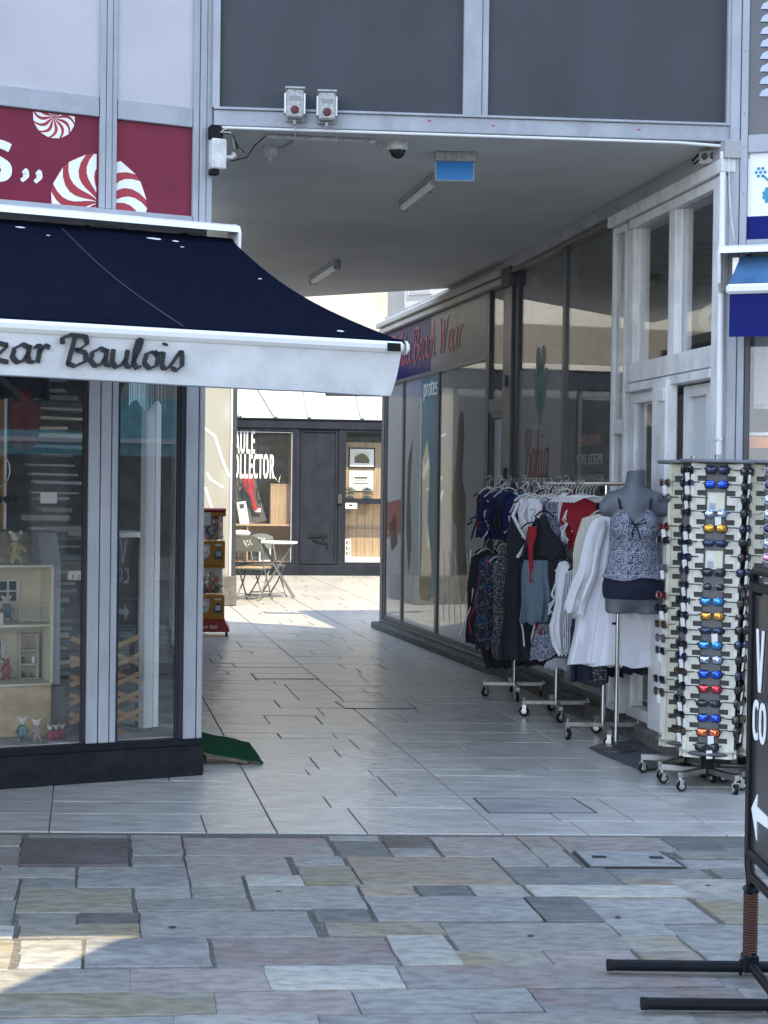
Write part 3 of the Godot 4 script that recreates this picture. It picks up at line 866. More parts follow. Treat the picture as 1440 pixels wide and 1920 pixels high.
func build_right_corner() -> void:
	var t := thing("right_corner_shop", "pale blue framed shop front with white and blue sign panel beside the sunglasses", "shop", Vector3(1.935, 0, -8.5), -18)
	bar("column", .0, .055, 0, 4.93, -.3, .0, M.alu, t)
	bar("column", .059, .098, 0, 4.93, -.3, .006, M.alu, t)
	for y in [3.3, 3.56, 3.75, 4.1]:
		var s := MB.new()
		s.lathe([[.004, 0], [.004, .002], [0, .003]], Vector3.ZERO, 8)
		s.X = Transform3D(Basis.IDENTITY, Vector3.ZERO)
		var o := part("screw", s, M.dark_steel, t, Vector3(.078, y, .006))
		o.rotation.x = PI / 2
	bar("rail", .1, 3.4, 3.53, 3.63, -.06, .0, M.alu, t)
	bar("rail", .1, 3.4, 3.0, 3.04, -.06, .004, M.alu, t)
	bar("rail", .1, 3.4, 4.93, 5.03, -.06, .0, M.alu, t)
	var sp := bar("sign_panel", .1, 1.5, 3.04, 3.53, -.05, -.02, M.sign_white, t, 0)
	bar("blue_band", .1, 1.5, 3.04, 3.173, -.02, -.018, M.royal, sp, 0)
	# printed emblem: a flower of dots on a stalk, a ragged disc below
	var em := MB.new()
	var c0 := Vector2(.17, 3.42)
	for k in 7:
		var c := c0 + (Vector2.ZERO if k == 6 else Vector2.from_angle(TAU * k / 6) * .024)
		var p := PackedVector2Array()
		for i in 10: p.append(c + Vector2.from_angle(TAU * i / 10) * .0095)
		em.prism(p, -.02, -.0185)
	em.stroke([Vector2(.185, 3.4), Vector2(.21, 3.375), Vector2(.24, 3.365)], .012, .012, -.02, -.0185)
	var rag := PackedVector2Array()
	for i in 22: rag.append(Vector2(.235, 3.29) + Vector2.from_angle(TAU * i / 22) * (.058 if i % 2 == 0 else .048))
	em.prism(rag, -.02, -.0187)
	part("emblem", em, M.teal_print, sp)
	bar("upper_backing", .1, 3.4, 3.63, 4.93, -.1, -.08, M.panel_pale, t, 0)
	var lf := MB.new()
	for i in 12:
		for j in 8:
			var c := Vector2(.2 + j * .085, 3.86 + i * .07)
			lf.prism(PackedVector2Array([c + Vector2(-.045, -.012), c + Vector2(.035, -.02), c + Vector2(.04, .012), c + Vector2(.0, .03), c + Vector2(-.03, .018)]), -.016, -.014)
	part("leaf_film", lf, mat(Color(.42, .46, .55), .3), t)
	bar("upper_pane", .1, 3.4, 3.63, 4.93, -.03, -.024, M.glass_dark, t, 0)
	# shop window below
	bar("window_frame", .1, .13, .1, 2.96, -.06, .0, M.dark_frame, t)
	bar("glass_pane", .13, 3.4, .1, 2.96, -.03, -.024, M.glass, t, 0)
	bar("plinth", .1, 3.4, 0, .1, -.06, .02, M.plinth, t)
	bar("inside_blind", .13, 3.4, 2.13, 2.96, -.35, -.33, M.white_paint, t, 0)
	bar("blind_rail", .13, 3.4, 2.10, 2.13, -.36, -.32, M.white_plastic, t)
	bar("display_shelf", .12, 2.0, 1.935, 1.955, -.4, -.1, M.white_paint, t)
	bar("orange_strip", .12, 2.0, 1.865, 1.93, -.12, -.1, M.orange, t, .002)
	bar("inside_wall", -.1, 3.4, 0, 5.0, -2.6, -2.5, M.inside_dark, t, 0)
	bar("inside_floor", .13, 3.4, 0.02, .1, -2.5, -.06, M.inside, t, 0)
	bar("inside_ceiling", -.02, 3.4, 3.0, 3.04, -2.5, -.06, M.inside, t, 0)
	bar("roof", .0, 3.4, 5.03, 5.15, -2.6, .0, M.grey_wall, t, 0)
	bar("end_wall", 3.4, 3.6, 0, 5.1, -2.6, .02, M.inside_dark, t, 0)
	for k in 7:
		var g := MB.new()
		g.span(.22 + k * .16, .36 + k * .16, .8, 1.85, -.5, -.42, .02)
		part("hanging_cloth", g, [M.red, mat(Color(.02, .03, .06), .9), mat(Color(.13, .02, .03), .9)][k % 3], t)
	# pale pipe down the corner
	var p := thing("wall_pipe", "white pipe and thin cable running down the passage corner from the beam", "pipe", Vector3(1.935, 0, -8.5), -18)
	rod("pipe", [Vector3(-.035, .0, .012), Vector3(-.035, 3.54, .012)], .019, M.soffit_edge, p, 10)
	for y in [.9, 1.9, 2.75]: bar("clip", -.058, -.012, y, y + .018, -.01, .032, M.white_plastic, p)
	rod("cable", [Vector3(-.03, 3.58, .035), Vector3(-.005, 3.55, .036), Vector3(.0, 3.42, .03), Vector3(.005, 3.3, .03), Vector3(.012, 3.2, .03), Vector3(.035, 3.03, .02)], .004, M.white_plastic, p, 6)

func frame_rect(parent: Node3D, x0: float, x1: float, y0: float, y1: float, w: float, z0: float, z1: float, m: Material, called := "frame") -> void:
	bar(called, x0, x0 + w, y0, y1, z0, z1, m, parent)
	bar(called, x1 - w, x1, y0, y1, z0, z1, m, parent)
	bar(called, x0 + w, x1 - w, y1 - w, y1, z0, z1 - .002, m, parent)
	bar(called, x0 + w, x1 - w, y0, y0 + w, z0, z1 - .002, m, parent)

# right hand wall of the passage, first stretch: white framed entrance, then tall dark framed panes
func build_entrance_wall() -> void:
	var t := thing("entrance_shopfront", "white framed shop entrance and tall windows along the right of the passage", "shopfront", Vector3(1.06, 0, -13.0), -79.06)
	var W: StandardMaterial3D = M.white_frame
	bar("kerb", -.05, 4.62, -.01, .105, -.3, .09, M.concrete, t, .01)
	bar("wall_head", -.05, 4.62, 3.5, 3.6, -.2, .04, M.grey_wall, t)
	bar("cornice", 2.68, 4.6, 3.425, 3.5, -.16, .05, W, t)
	bar("cornice", -.05, 2.68, 3.46, 3.5, -.16, .05, M.bronze, t)
	# white entrance: upper lights
	bar("post", 4.44, 4.56, .1, 3.42, -.14, .03, W, t, .006)
	bar("transom", 3.03, 4.44, 2.335, 2.46, -.14, .02, W, t, .004)
	bar("door_head", 3.03, 4.44, 2.27, 2.325, -.14, .035, W, t, .004)
	bar("upper_rail", 3.03, 4.44, 3.36, 3.42, -.14, .02, W, t)
	for w in [[2.97, 3.09], [3.715, 3.82]]:
		bar("mullion", w[0], w[1], 2.46, 3.36, -.1, .008, W, t, .004)
	bar("bead", 3.09, 3.115, 2.46, 3.36, -.1, -.025, M.white_paint, t)
	bar("bead", 3.82, 3.845, 2.46, 3.36, -.1, -.025, M.white_paint, t)
	bar("glass_pane", 3.115, 3.715, 2.46, 3.36, -.04, -.034, M.glass, t, 0)
	bar("glass_pane", 3.845, 4.44, 2.46, 3.36, -.04, -.034, M.glass, t, 0)
	# door: fixed leaf, sliding leaf in front of it, an opening at the corner
	frame_rect(t, 3.03, 3.62, .105, 2.27, .075, -.1, -.01, W, "fixed_leaf")
	bar("glass_pane", 3.1, 3.56, .18, 2.2, -.03, -.024, M.glass, t, 0)
	bar("jamb", 3.6, 3.84, .105, 2.3, -.02, .06, W, t, .01)
	bar("door_closer", 3.74, 3.83, 2.17, 2.25, .06, .075, W, t)
	frame_rect(t, 3.85, 4.27, .105, 2.26, .07, -.13, -.05, W, "sliding_leaf")
	bar("glass_pane", 3.91, 4.21, .17, 2.2, -.09, -.082, M.frost, t, 0)
	bar("leaf_seal", 4.272, 4.295, .105, 2.26, -.12, -.06, M.groove, t, 0)
	bar("leaf_edge", 4.297, 4.33, .105, 2.26, -.12, -.05, W, t)
	# narrow light between the door and the windows
	frame_rect(t, 2.68, 2.965, .105, 3.42, .045, -.1, .01, W, "narrow_frame")
	bar("narrow_transom", 2.725, 2.92, 2.0, 2.1, -.1, .0, W, t)
	bar("glass_pane", 2.725, 2.92, .15, 3.37, -.018, -.012, M.glass, t, 0)
	# tall windows
	bar("window_post", 1.55, 1.62, .105, 3.46, -.1, .004, M.bronze, t)
	bar("window_post", .24, .33, .105, 3.46, -.1, .01, M.dark_frame, t)
	bar("window_post", -.02, .22, .105, 3.5, -.1, .035, M.bronze, t)
	bar("post_cap", -.04, .24, 3.36, 3.52, -.1, .06, M.concrete, t)
	for y in [.9, 1.7, 2.5]: rod("hinge", [Vector3(.1, y, .045), Vector3(.1, y + .1, .045)], .012, M.dark_frame, t, 8)
	bar("bottom_rail", .33, 2.68, .105, .17, -.1, .0, M.bronze, t)
	bar("glass_pane", 1.62, 2.68, .17, 3.46, -.018, -.012, M.glass, t, 0)
	bar("film_pane", .33, 1.55, .17, 2.62, -.018, -.012, M.film, t, 0)
	bar("glass_pane", .33, 1.55, 2.62, 3.46, -.018, -.012, M.glass, t, 0)
	# printing on the filmed pane: a flower emblem and a handwritten name
	var em := MB.new()
	for q in [[.87, 2.66, .12, .24, .12], [1.0, 2.66, .12, .24, -.12], [.80, 2.52, .11, .2, .7], [1.06, 2.5, .13, .22, -.7], [.93, 2.50, .15, .3, 0.0], [.85, 2.36, .12, .22, .35], [1.02, 2.36, .12, .22, -.35], [.94, 2.26, .11, .28, 0.0]]:
		var p := PackedVector2Array()
		for i in 14: p.append(Vector2(q[0], q[1]) + (Vector2(cos(TAU * i / 14) * q[2] * .5, sin(TAU * i / 14) * q[3] * .5)).rotated(q[4]))
		em.prism(p, -.0118, -.0105)
	part("flower_emblem", em, mat(Color(.035, .13, .14), .5), t)
	script_text("Bahia", .50, .026, .010, .15, .56, mat(Color(.15, .045, .045), .5), t, Vector3(.52, 1.70, -.0118))
	var pale := mat(Color(.34, .35, .34), .5)
	for q in [["ANTI-AGE", 1.98, mat(Color(.40, .12, .10), .5)], ["PERTE DE P", 1.84, pale], ["MENOPAUSE", 1.69, pale]]:
		var o := text("window_lettering", q[0], .075, q[2], t, Vector3(2.12, q[1], -.03), -1.0)
		o.scale = Vector3(-1.15, 1, 1)
	# inside
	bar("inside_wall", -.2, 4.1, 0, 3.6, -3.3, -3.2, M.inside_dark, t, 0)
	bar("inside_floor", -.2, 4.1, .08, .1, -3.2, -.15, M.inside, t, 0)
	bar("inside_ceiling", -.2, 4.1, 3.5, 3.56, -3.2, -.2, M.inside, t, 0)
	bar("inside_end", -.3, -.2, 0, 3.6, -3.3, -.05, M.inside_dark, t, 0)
	bar("inside_screen", 1.68, 2.6, .1, 2.35, -.9, -.86, M.inside, t, 0)
	for k in 14:
		var m: Material = [M.navy_cloth, M.inside, mat(Color(.16, .02, .04), .9), mat(Color(.10, .10, .11), .9)][k % 4]
		var b := MB.new()
		var x := .5 + k * .26
		b.span(x, x + .17, .75 + (k % 3) * .12, 1.85, -1.5 - (k % 2) * .3, -1.42, .02)
		part("hanging_cloth", b, m, t)
	# light disc of a lamp seen through the upper pane
	var d := MB.new()
	d.lathe([[0, 0], [.1, .004], [.11, .014], [.1, .02], [0, .02]], Vector3.ZERO, 18)
	var dl := part("lamp_disc", d, M.paper, t, Vector3(3.62, 2.72, -.35))
	dl.rotation.z = .9

# second stretch: the beach wear shop with its sign and filmed windows
func build_beach_shop() -> void:
	var t := thing("beachwear_shopfront", "beach wear shop front with blue fascia sign and filmed windows beside the courtyard", "shopfront", Vector3(0, 0, -17.3), -76.15)
	var K: StandardMaterial3D = M.dark_frame
	bar("kerb", -.05, 4.4, -.01, .07, -.3, .13, M.concrete, t, .015)
	bar("kerb_lip", -.03, 4.4, .07, .10, -.2, .03, M.bronze, t)
	bar("cornice", -.15, 4.42, 3.47, 3.53, -.3, .09, M.cream, t, .008)
	bar("cornice", -.15, 4.42, 3.405, 3.46, -.3, .055, M.cream, t, .006)
	bar("roof", -.1, 4.42, 3.53, 3.6, -3.0, .0, M.grey_wall, t, 0)
	# fascia of four sheets; the left ones blue
	for k in 4:
		var x := .02 + k * .955
		bar("fascia_sheet", x, x + .95, 2.83, 3.40, -.06, .0, M.fascia_blue if k < 2 else M.fascia_grey, t, .001)
	bar("fascia_trim", .0, 3.85, 2.79, 2.825, -.06, .015, M.bronze, t)
	script_text("Bahia Beach Wear", .44, .03, .012, .18, .86, mat(Color(.26, .02, .035), .4), t, Vector3(.22, 2.97, .001), .004)
	# windows
	for x in [.0, .79, 2.19]:
		bar("window_post", x, x + .085, .1, 2.79, -.08, .002, K, t)
	bar("window_post", 3.83, 3.93, .1, 3.40, -.08, .012, K, t)
	bar("window_post", 4.32, 4.42, .1, 3.42, -.08, .012, M.bronze, t)
	for w in [[.085, .79], [.875, 2.19], [2.275, 3.83]]:
		bar("film_pane", w[0], w[1], .1, 2.79, -.018, -.012, M.film, t, 0)
		bar("bottom_rail", w[0], w[1], .1, .15, -.08, .0, K, t)
	bar("glass_pane", 3.93, 4.32, 2.4, 3.40, -.018, -.012, M.glass, t, 0)
	# door with its transom and handle
	bar("door_head", 3.93, 4.32, 2.3, 2.42, -.08, .01, M.bronze, t)
	frame_rect(t, 3.93, 4.32, .1, 2.3, .05, -.06, .0, M.bronze, "door_leaf")
	bar("glass_pane", 3.98, 4.27, .15, 2.25, -.04, -.034, M.frost, t, 0)
	bar("door_handle", 4.0, 4.03, 1.05, 1.35, .01, .06, M.dark_frame, t, .004)
	# prints on the film
	bar("poster", 1.55, 2.18, .5, 2.78, -.0118, -.0105, mat(Color(.03, .15, .19), .4, 0, tex_cache.soft, Vector3(1, 1, 1)), t, 0)
	text("poster_lettering", "protes", .17, M.letter_white, t, Vector3(1.90, 2.66, -.009), .8)
	for q in [[[1.02, 1.9], [1.2, 2.15], [1.12, 1.6], [1.2, 1.0], [1.1, .7], [.98, 1.2]], [[1.62, 1.9], [1.8, 2.15], [1.92, 1.8], [1.85, 1.3], [2.05, .8], [1.95, .45], [1.6, .45], [1.66, 1.2]], [[2.72, 1.5], [2.86, 1.9], [2.92, 2.3], [3.06, 2.4], [3.12, 2.1], [3.05, 1.75], [3.2, 1.5], [3.18, 1.1], [3.3, .7], [3.1, .5], [2.95, .9], [2.9, 1.3], [2.8, 1.25]], [[.2, 1.2], [.5, 1.35], [.6, 1.0], [.35, .9]]]:
		var cu := Curve2D.new()
		for i in q.size() + 1:
			var a: Array = q[(i - 1 + q.size()) % q.size()]
			var c: Array = q[i % q.size()]
			var e: Array = q[(i + 1) % q.size()]
			var tg := Vector2(e[0] - a[0], e[1] - a[1]) / 6.0
			cu.add_point(Vector2(c[0], c[1]), -tg, tg)
		var p := PackedVector2Array()
		for i in 40: p.append(cu.sample_baked(cu.get_baked_length() * i / 40.0))
		var b := MB.new()
		b.prism(p, -.0104, -.009)
		part("film_print", b, M.film_brown, t)
	var redp := MB.new()
	redp.prism(PackedVector2Array([Vector2(.1, 1.05), Vector2(.75, 1.12), Vector2(.75, 1.5), Vector2(.1, 1.45)]), -.0104, -.009)
	part("film_print", redp, pane_mat(Color(.30, .09, .06), .45, .05), t)
	for k in 6:
		var b := MB.new()
		b.stroke([Vector2(2.45 + k * .2, 1.0), Vector2(2.5 + k * .2, .85), Vector2(2.43 + k * .2, .6), Vector2(2.5 + k * .2, .3)], .02, .008, -.0118, -.0105)
		part("film_lettering", b, pale_ink(), t)
	bar("inside_wall", -.1, 4.4, 0, 3.5, -1.3, -1.2, M.inside, t, 0)
	bar("inside_floor", .0, 4.4, .06, .09, -1.2, -.1, M.inside, t, 0)
	bar("end_wall", -.12, -.001, .0, 3.4, -3.0, .012, M.bronze, t, .004)
	# sign board standing out from the end of the front
	var s := thing("projecting_sign", "dark blue sign board standing out from the end of the beach wear shop", "sign", Vector3(-.02, 0, -17.38), 0)
	bar("board", -.66, -.02, 2.70, 3.02, -.03, .0, M.royal, s, .003)
	frame_rect(s, -.68, 0, 2.68, 3.04, .022, -.035, .008, M.dark_frame)

func pale_ink() -> Material:
	if not M.has("pale_ink"): M.pale_ink = mat(Color(.55, .54, .50), .5)
	return M.pale_ink

# ---------------------------------------------------------------- courtyard behind the passage, and what stands behind the camera
func picture(parent: Node3D, called: String, x: float, y: float, w: float, h: float, z: float, border: Material, mount: Material) -> MeshInstance3D:
	var p := bar(called, x - w / 2, x + w / 2, y - h / 2, y + h / 2, z, z + .02, border, parent, .003)
	bar("mount", x - w / 2 + .025, x + w / 2 - .025, y - h / 2 + .025, y + h / 2 - .025, z + .02, z + .022, mount, p, 0)
	return p

func build_far_shop() -> void:
	var t := thing("collectors_shop", "dark grey collectors shop across the courtyard with white lettering on its window", "shop", Vector3(-3.0, 0, -27.3), 8)
	var A: StandardMaterial3D = M.anthracite
	bar("base", -3.0, 7.0, 0, .19, -.2, .03, A, t, .008)
	bar("fascia", -3.0, 7.0, 2.70, 2.86, -.3, .04, A, t, .008)
	bar("corner_wall", -3.0, -1.2, .19, 2.70, -.2, .0, A, t)
	bar("pier", 1.372, 1.45, .19, 2.70, -.15, .02, A, t)
	bar("pier", 2.17, 2.26, .19, 2.70, -.15, .02, A, t)
	bar("pier", 3.45, 7.0, .19, 2.70, -.15, .0, A, t)
	# door panel
	bar("door_panel", 1.45, 2.17, .19, 2.70, -.12, -.01, A, t, 0)
	frame_rect(t, 1.47, 2.15, .21, 2.68, .035, -.01, .012, A, "door_frame")
	bar("lock_box", 2.16, 2.24, 1.33, 1.50, .02, .05, M.dark_frame, t, .006)
	var sc := MB.new()
	sc.stroke([Vector2(1.62, .72), Vector2(1.75, .73), Vector2(1.98, .74)], .05, .03, .0125, .014)
	sc.stroke([Vector2(1.7, .68), Vector2(1.85, .62), Vector2(1.98, .60), Vector2(1.98, .5)], .035, .02, .0125, .014)
	sc.stroke([Vector2(1.9, .72), Vector2(1.92, .64)], .03, .02, .0125, .014)
	part("painted_scrawl", sc, M.black, t)
	var s2 := MB.new()
	s2.stroke([Vector2(1.45, .06), Vector2(1.5, .12), Vector2(1.55, .05), Vector2(1.6, .08)], .03, .015, .031, .0325)
	part("painted_scrawl", s2, M.black, t)
	# left window
	frame_rect(t, -1.2, 1.37, .19, 2.70, .05, -.1, .02, A, "window_frame")
	bar("pale_edge", -1.15, 1.32, 2.62, 2.635, -.05, -.02, M.alu_light, t)
	bar("pale_edge", 1.30, 1.32, .24, 2.62, -.05, -.02, M.alu_light, t)
	var gp := bar("glass_pane", -1.15, 1.30, .24, 2.62, -.04, -.034, M.glass, t, 0)
	text("window_lettering", "BAULE", .44, M.letter_white, gp, Vector3(.14, 2.44, -.03), .26, 0, true, false)
	text("window_lettering", "COLLECTOR", .44, M.letter_white, gp, Vector3(.13, 1.985, -.03), .25, 0, true, false)
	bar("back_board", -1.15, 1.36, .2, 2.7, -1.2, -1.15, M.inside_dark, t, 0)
	bar("side_board", 1.33, 1.36, .2, 2.7, -1.15, -.1, M.pine, t)
	bar("window_floor", -1.15, 1.36, .2, .24, -1.15, -.06, M.pine, t)
	bar("shelf", -1.15, 1.33, .90, .935, -.9, -.1, M.pine, t)
	bar("shelf_back", -1.15, 1.33, .24, .90, -.8, -.78, M.pine, t)
	for x in [-.3, .5]: bar("divider", x, x + .025, .24, .90, -.78, -.12, M.pine, t)
	# right window
	frame_rect(t, 2.26, 3.45, .19, 2.70, .05, -.1, .02, A, "window_frame")
	bar("window_rail", 2.31, 3.40, 1.33, 1.43, -.08, .015, A, t)
	bar("glass_pane", 2.31, 3.40, .24, 1.33, -.04, -.034, M.glass, t, 0)
	bar("glass_pane", 2.31, 3.40, 1.43, 2.65, -.04, -.034, M.glass, t, 0)
	for k in 8: bar("pine_board", 2.27 + k * .15, 2.415 + k * .15, .24, 2.48, -.42, -.40, M.pine, t, .003)
	bar("pine_ledge", 2.31, 3.42, .24, .33, -.4, -.1, M.paper, t)
	bar("pine_seam", 2.31, 3.42, .86, .875, -.4, -.39, M.wood, t)
	bar("display_shelf", 2.31, 3.42, 1.40, 1.425, -.4, -.09, M.glass_dark, t)
	bar("notice", 2.29, 2.52, 1.24, 1.345, .016, .019, M.paper, t, 0)
	bar("notice_print", 2.37, 2.44, 1.28, 1.32, .019, .021, M.dark_frame, t, 0)
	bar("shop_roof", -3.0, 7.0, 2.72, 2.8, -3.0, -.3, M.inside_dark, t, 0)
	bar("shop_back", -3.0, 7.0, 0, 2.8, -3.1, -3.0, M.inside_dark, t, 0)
	# things on show
	var o := t.transform
	var p := thing("framed_photograph", "black framed photograph of a round golden hill on pine boards", "picture", o * Vector3(2.65, 2.19, -.39), 8)
	picture(p, "frame", 0, 0, .50, .38, 0, M.black, M.paper)
	bar("print", -.145, .145, -.10, .11, .022, .024, mat(Color(.62, .60, .42), .6), p, 0)
	var hill := MB.new()
	hill.prism(PackedVector2Array([Vector2(-.14, -.1), Vector2(.14, -.1), Vector2(.14, -.02), Vector2(.08, .05), Vector2(.0, .085), Vector2(-.07, .06), Vector2(-.14, .01)]), .024, .0255)
	part("print", hill, mat(Color(.09, .07, .03), .7), p)
	p = thing("unframed_drawing", "pale drawing of a long low form below the framed photograph", "picture", o * Vector3(2.64, 1.76, -.39), 8)
	bar("sheet", -.23, .23, -.19, .19, 0, .012, mat(Color(.62, .68, .62), .7), p, .002)
	for q in [[-.12, .12, .04, .07], [-.14, .14, -.06, -.045], [-.13, .1, .0, .006]]: bar("drawn_line", q[0], q[1], q[2], q[3], .012, .014, M.dark_frame, p, 0)
	for q in [[3.2, 2.06, "upper small price card beside the framed photograph"], [3.08, 1.78, "lower small price card beside the pale drawing"]]:
		p = thing("price_card", q[2], "card", o * Vector3(q[0], q[1], -.39), 8)
		bar("card", -.055, .055, -.04, .04, 0, .004, M.paper, p, 0)
		bar("print", -.035, .035, -.01, .012, .004, .005, M.alu, p, 0)
	for k in 2:
		for j in 3:
			p = thing("model_box", "small clear boxed model car in stack %s on the display shelf" % ["under the drawing's left edge", "under the drawing's right edge"][k], "model car", o * Vector3(2.42 + k * .32, 1.425 + j * .075, -.25), 8, "boxed model cars in the right window")
			bar("case", -.1, .1, 0, .07, -.05, .05, M.glass, p, 0)
			bar("car_body", -.075, .075, .012, .04, -.03, .03, [M.dark_frame, M.teal_toy, M.steel][(j + k) % 3], p, .01)
			bar("car_roof", -.035, .03, .04, .058, -.026, .026, M.dark_frame, p, .008)
			bar("stand", -.098, .098, .001, .01, -.048, .048, M.black, p, 0)
	p = thing("leaning_print", "mottled print leaning in the lower right window corner", "picture", o * Vector3(2.38, .33, -.3), 8)
	var lp := bar("sheet", -.08, .08, 0, .34, 0, .012, M.paper, p, .002)
	lp.rotation.x = -.15
	for k in 9:
		var bb := bar("print", -.06 + (k % 3) * .045, -.03 + (k % 3) * .045, .03 + (k / 3) * .1, .1 + (k / 3) * .1, .012, .0135, [M.wood, M.dark_frame, M.inside][k % 3], p, 0)
		bb.rotation.x = -.15
	# left window goods
	p = thing("leaning_poster_board", "dark poster board with a red model hung on it leaning in the window", "display board", o * Vector3(.66, .935, -.25), 8)
	var bd := bar("board", -.22, .22, 0, 1.05, -.012, .012, mat(Color(.05, .045, .045), .6), p, .003)
	bd.rotation = Vector3(-.25, 0, .26)
	var rm := MB.new()
	rm.lathe([[0, 0], [.05, .02], [.03, .16], [.045, .3], [.10, .42], [.11, .56], [.09, .66], [0, .7]], Vector3.ZERO, 14, 1.0, .5)
	var ro := part("red_model", rm, M.red, p, Vector3(.0, .25, .05))
	ro.rotation.z = .26
	bar("paint_strip", -.02, .10, .22, .29, .03, .036, M.paper, p, 0)
	p = thing("leaflet", "white printed leaflet standing before the dark poster board", "leaflet", o * Vector3(.46, .935, -.12), 8)
	var lf := bar("sheet", -.085, .085, 0, .42, 0, .004, M.paper, p, 0)
	lf.rotation = Vector3(-.2, 0, .16)
	for k in 5:
		var ln := bar("print", -.06, .06, .05 + k * .035, .065 + k * .035, .004, .0055, M.alu, p, 0)
		ln.rotation = Vector3(-.2, 0, .16)
	var lb := bar("print", -.045, .045, .29, .38, .004, .0055, M.dark_frame, p, 0)
	lb.rotation = Vector3(-.2, 0, .16)
	p = thing("plywood_crate", "tall pale plywood crate standing on the window shelf", "crate", o * Vector3(1.13, .935, -.45), 8)
	bar("crate_body", -.19, .19, 0, .72, -.2, .2, M.pine, p, .004)
	bar("crate_lid", -.195, .195, .72, .745, -.205, .205, M.pine, p, .003)
	p = thing("small_sculpture", "spiky dark metal sculpture on top of the plywood crate", "sculpture", o * Vector3(1.1, 1.68, -.45), 8)
	for k in 7: rod("rod", [Vector3(0, .02, 0), Vector3(cos(k * 1.7) * .12, .05 + .05 * (k % 4), sin(k * 1.7) * .1)], .006, M.steel, p, 6)
	bar("foot", -.05, .05, 0, .02, -.05, .05, M.black, p)
	for q in [[.75, .24, .3, .42, "black canvas leaning in the crate compartment behind the table"], [.85, .24, .22, .34, "white framed black print on the compartment floor behind the table"]]:
		p = thing("stored_picture", q[4], "picture", o * Vector3(q[0], q[1], -.5 if q[2] > .25 else -.3), 8)
		var pc := picture(p, "frame", 0, q[3] / 2, q[2], q[3], 0, M.black if q[2] > .25 else M.paper, M.dark_frame)
		pc.rotation.x = -.12

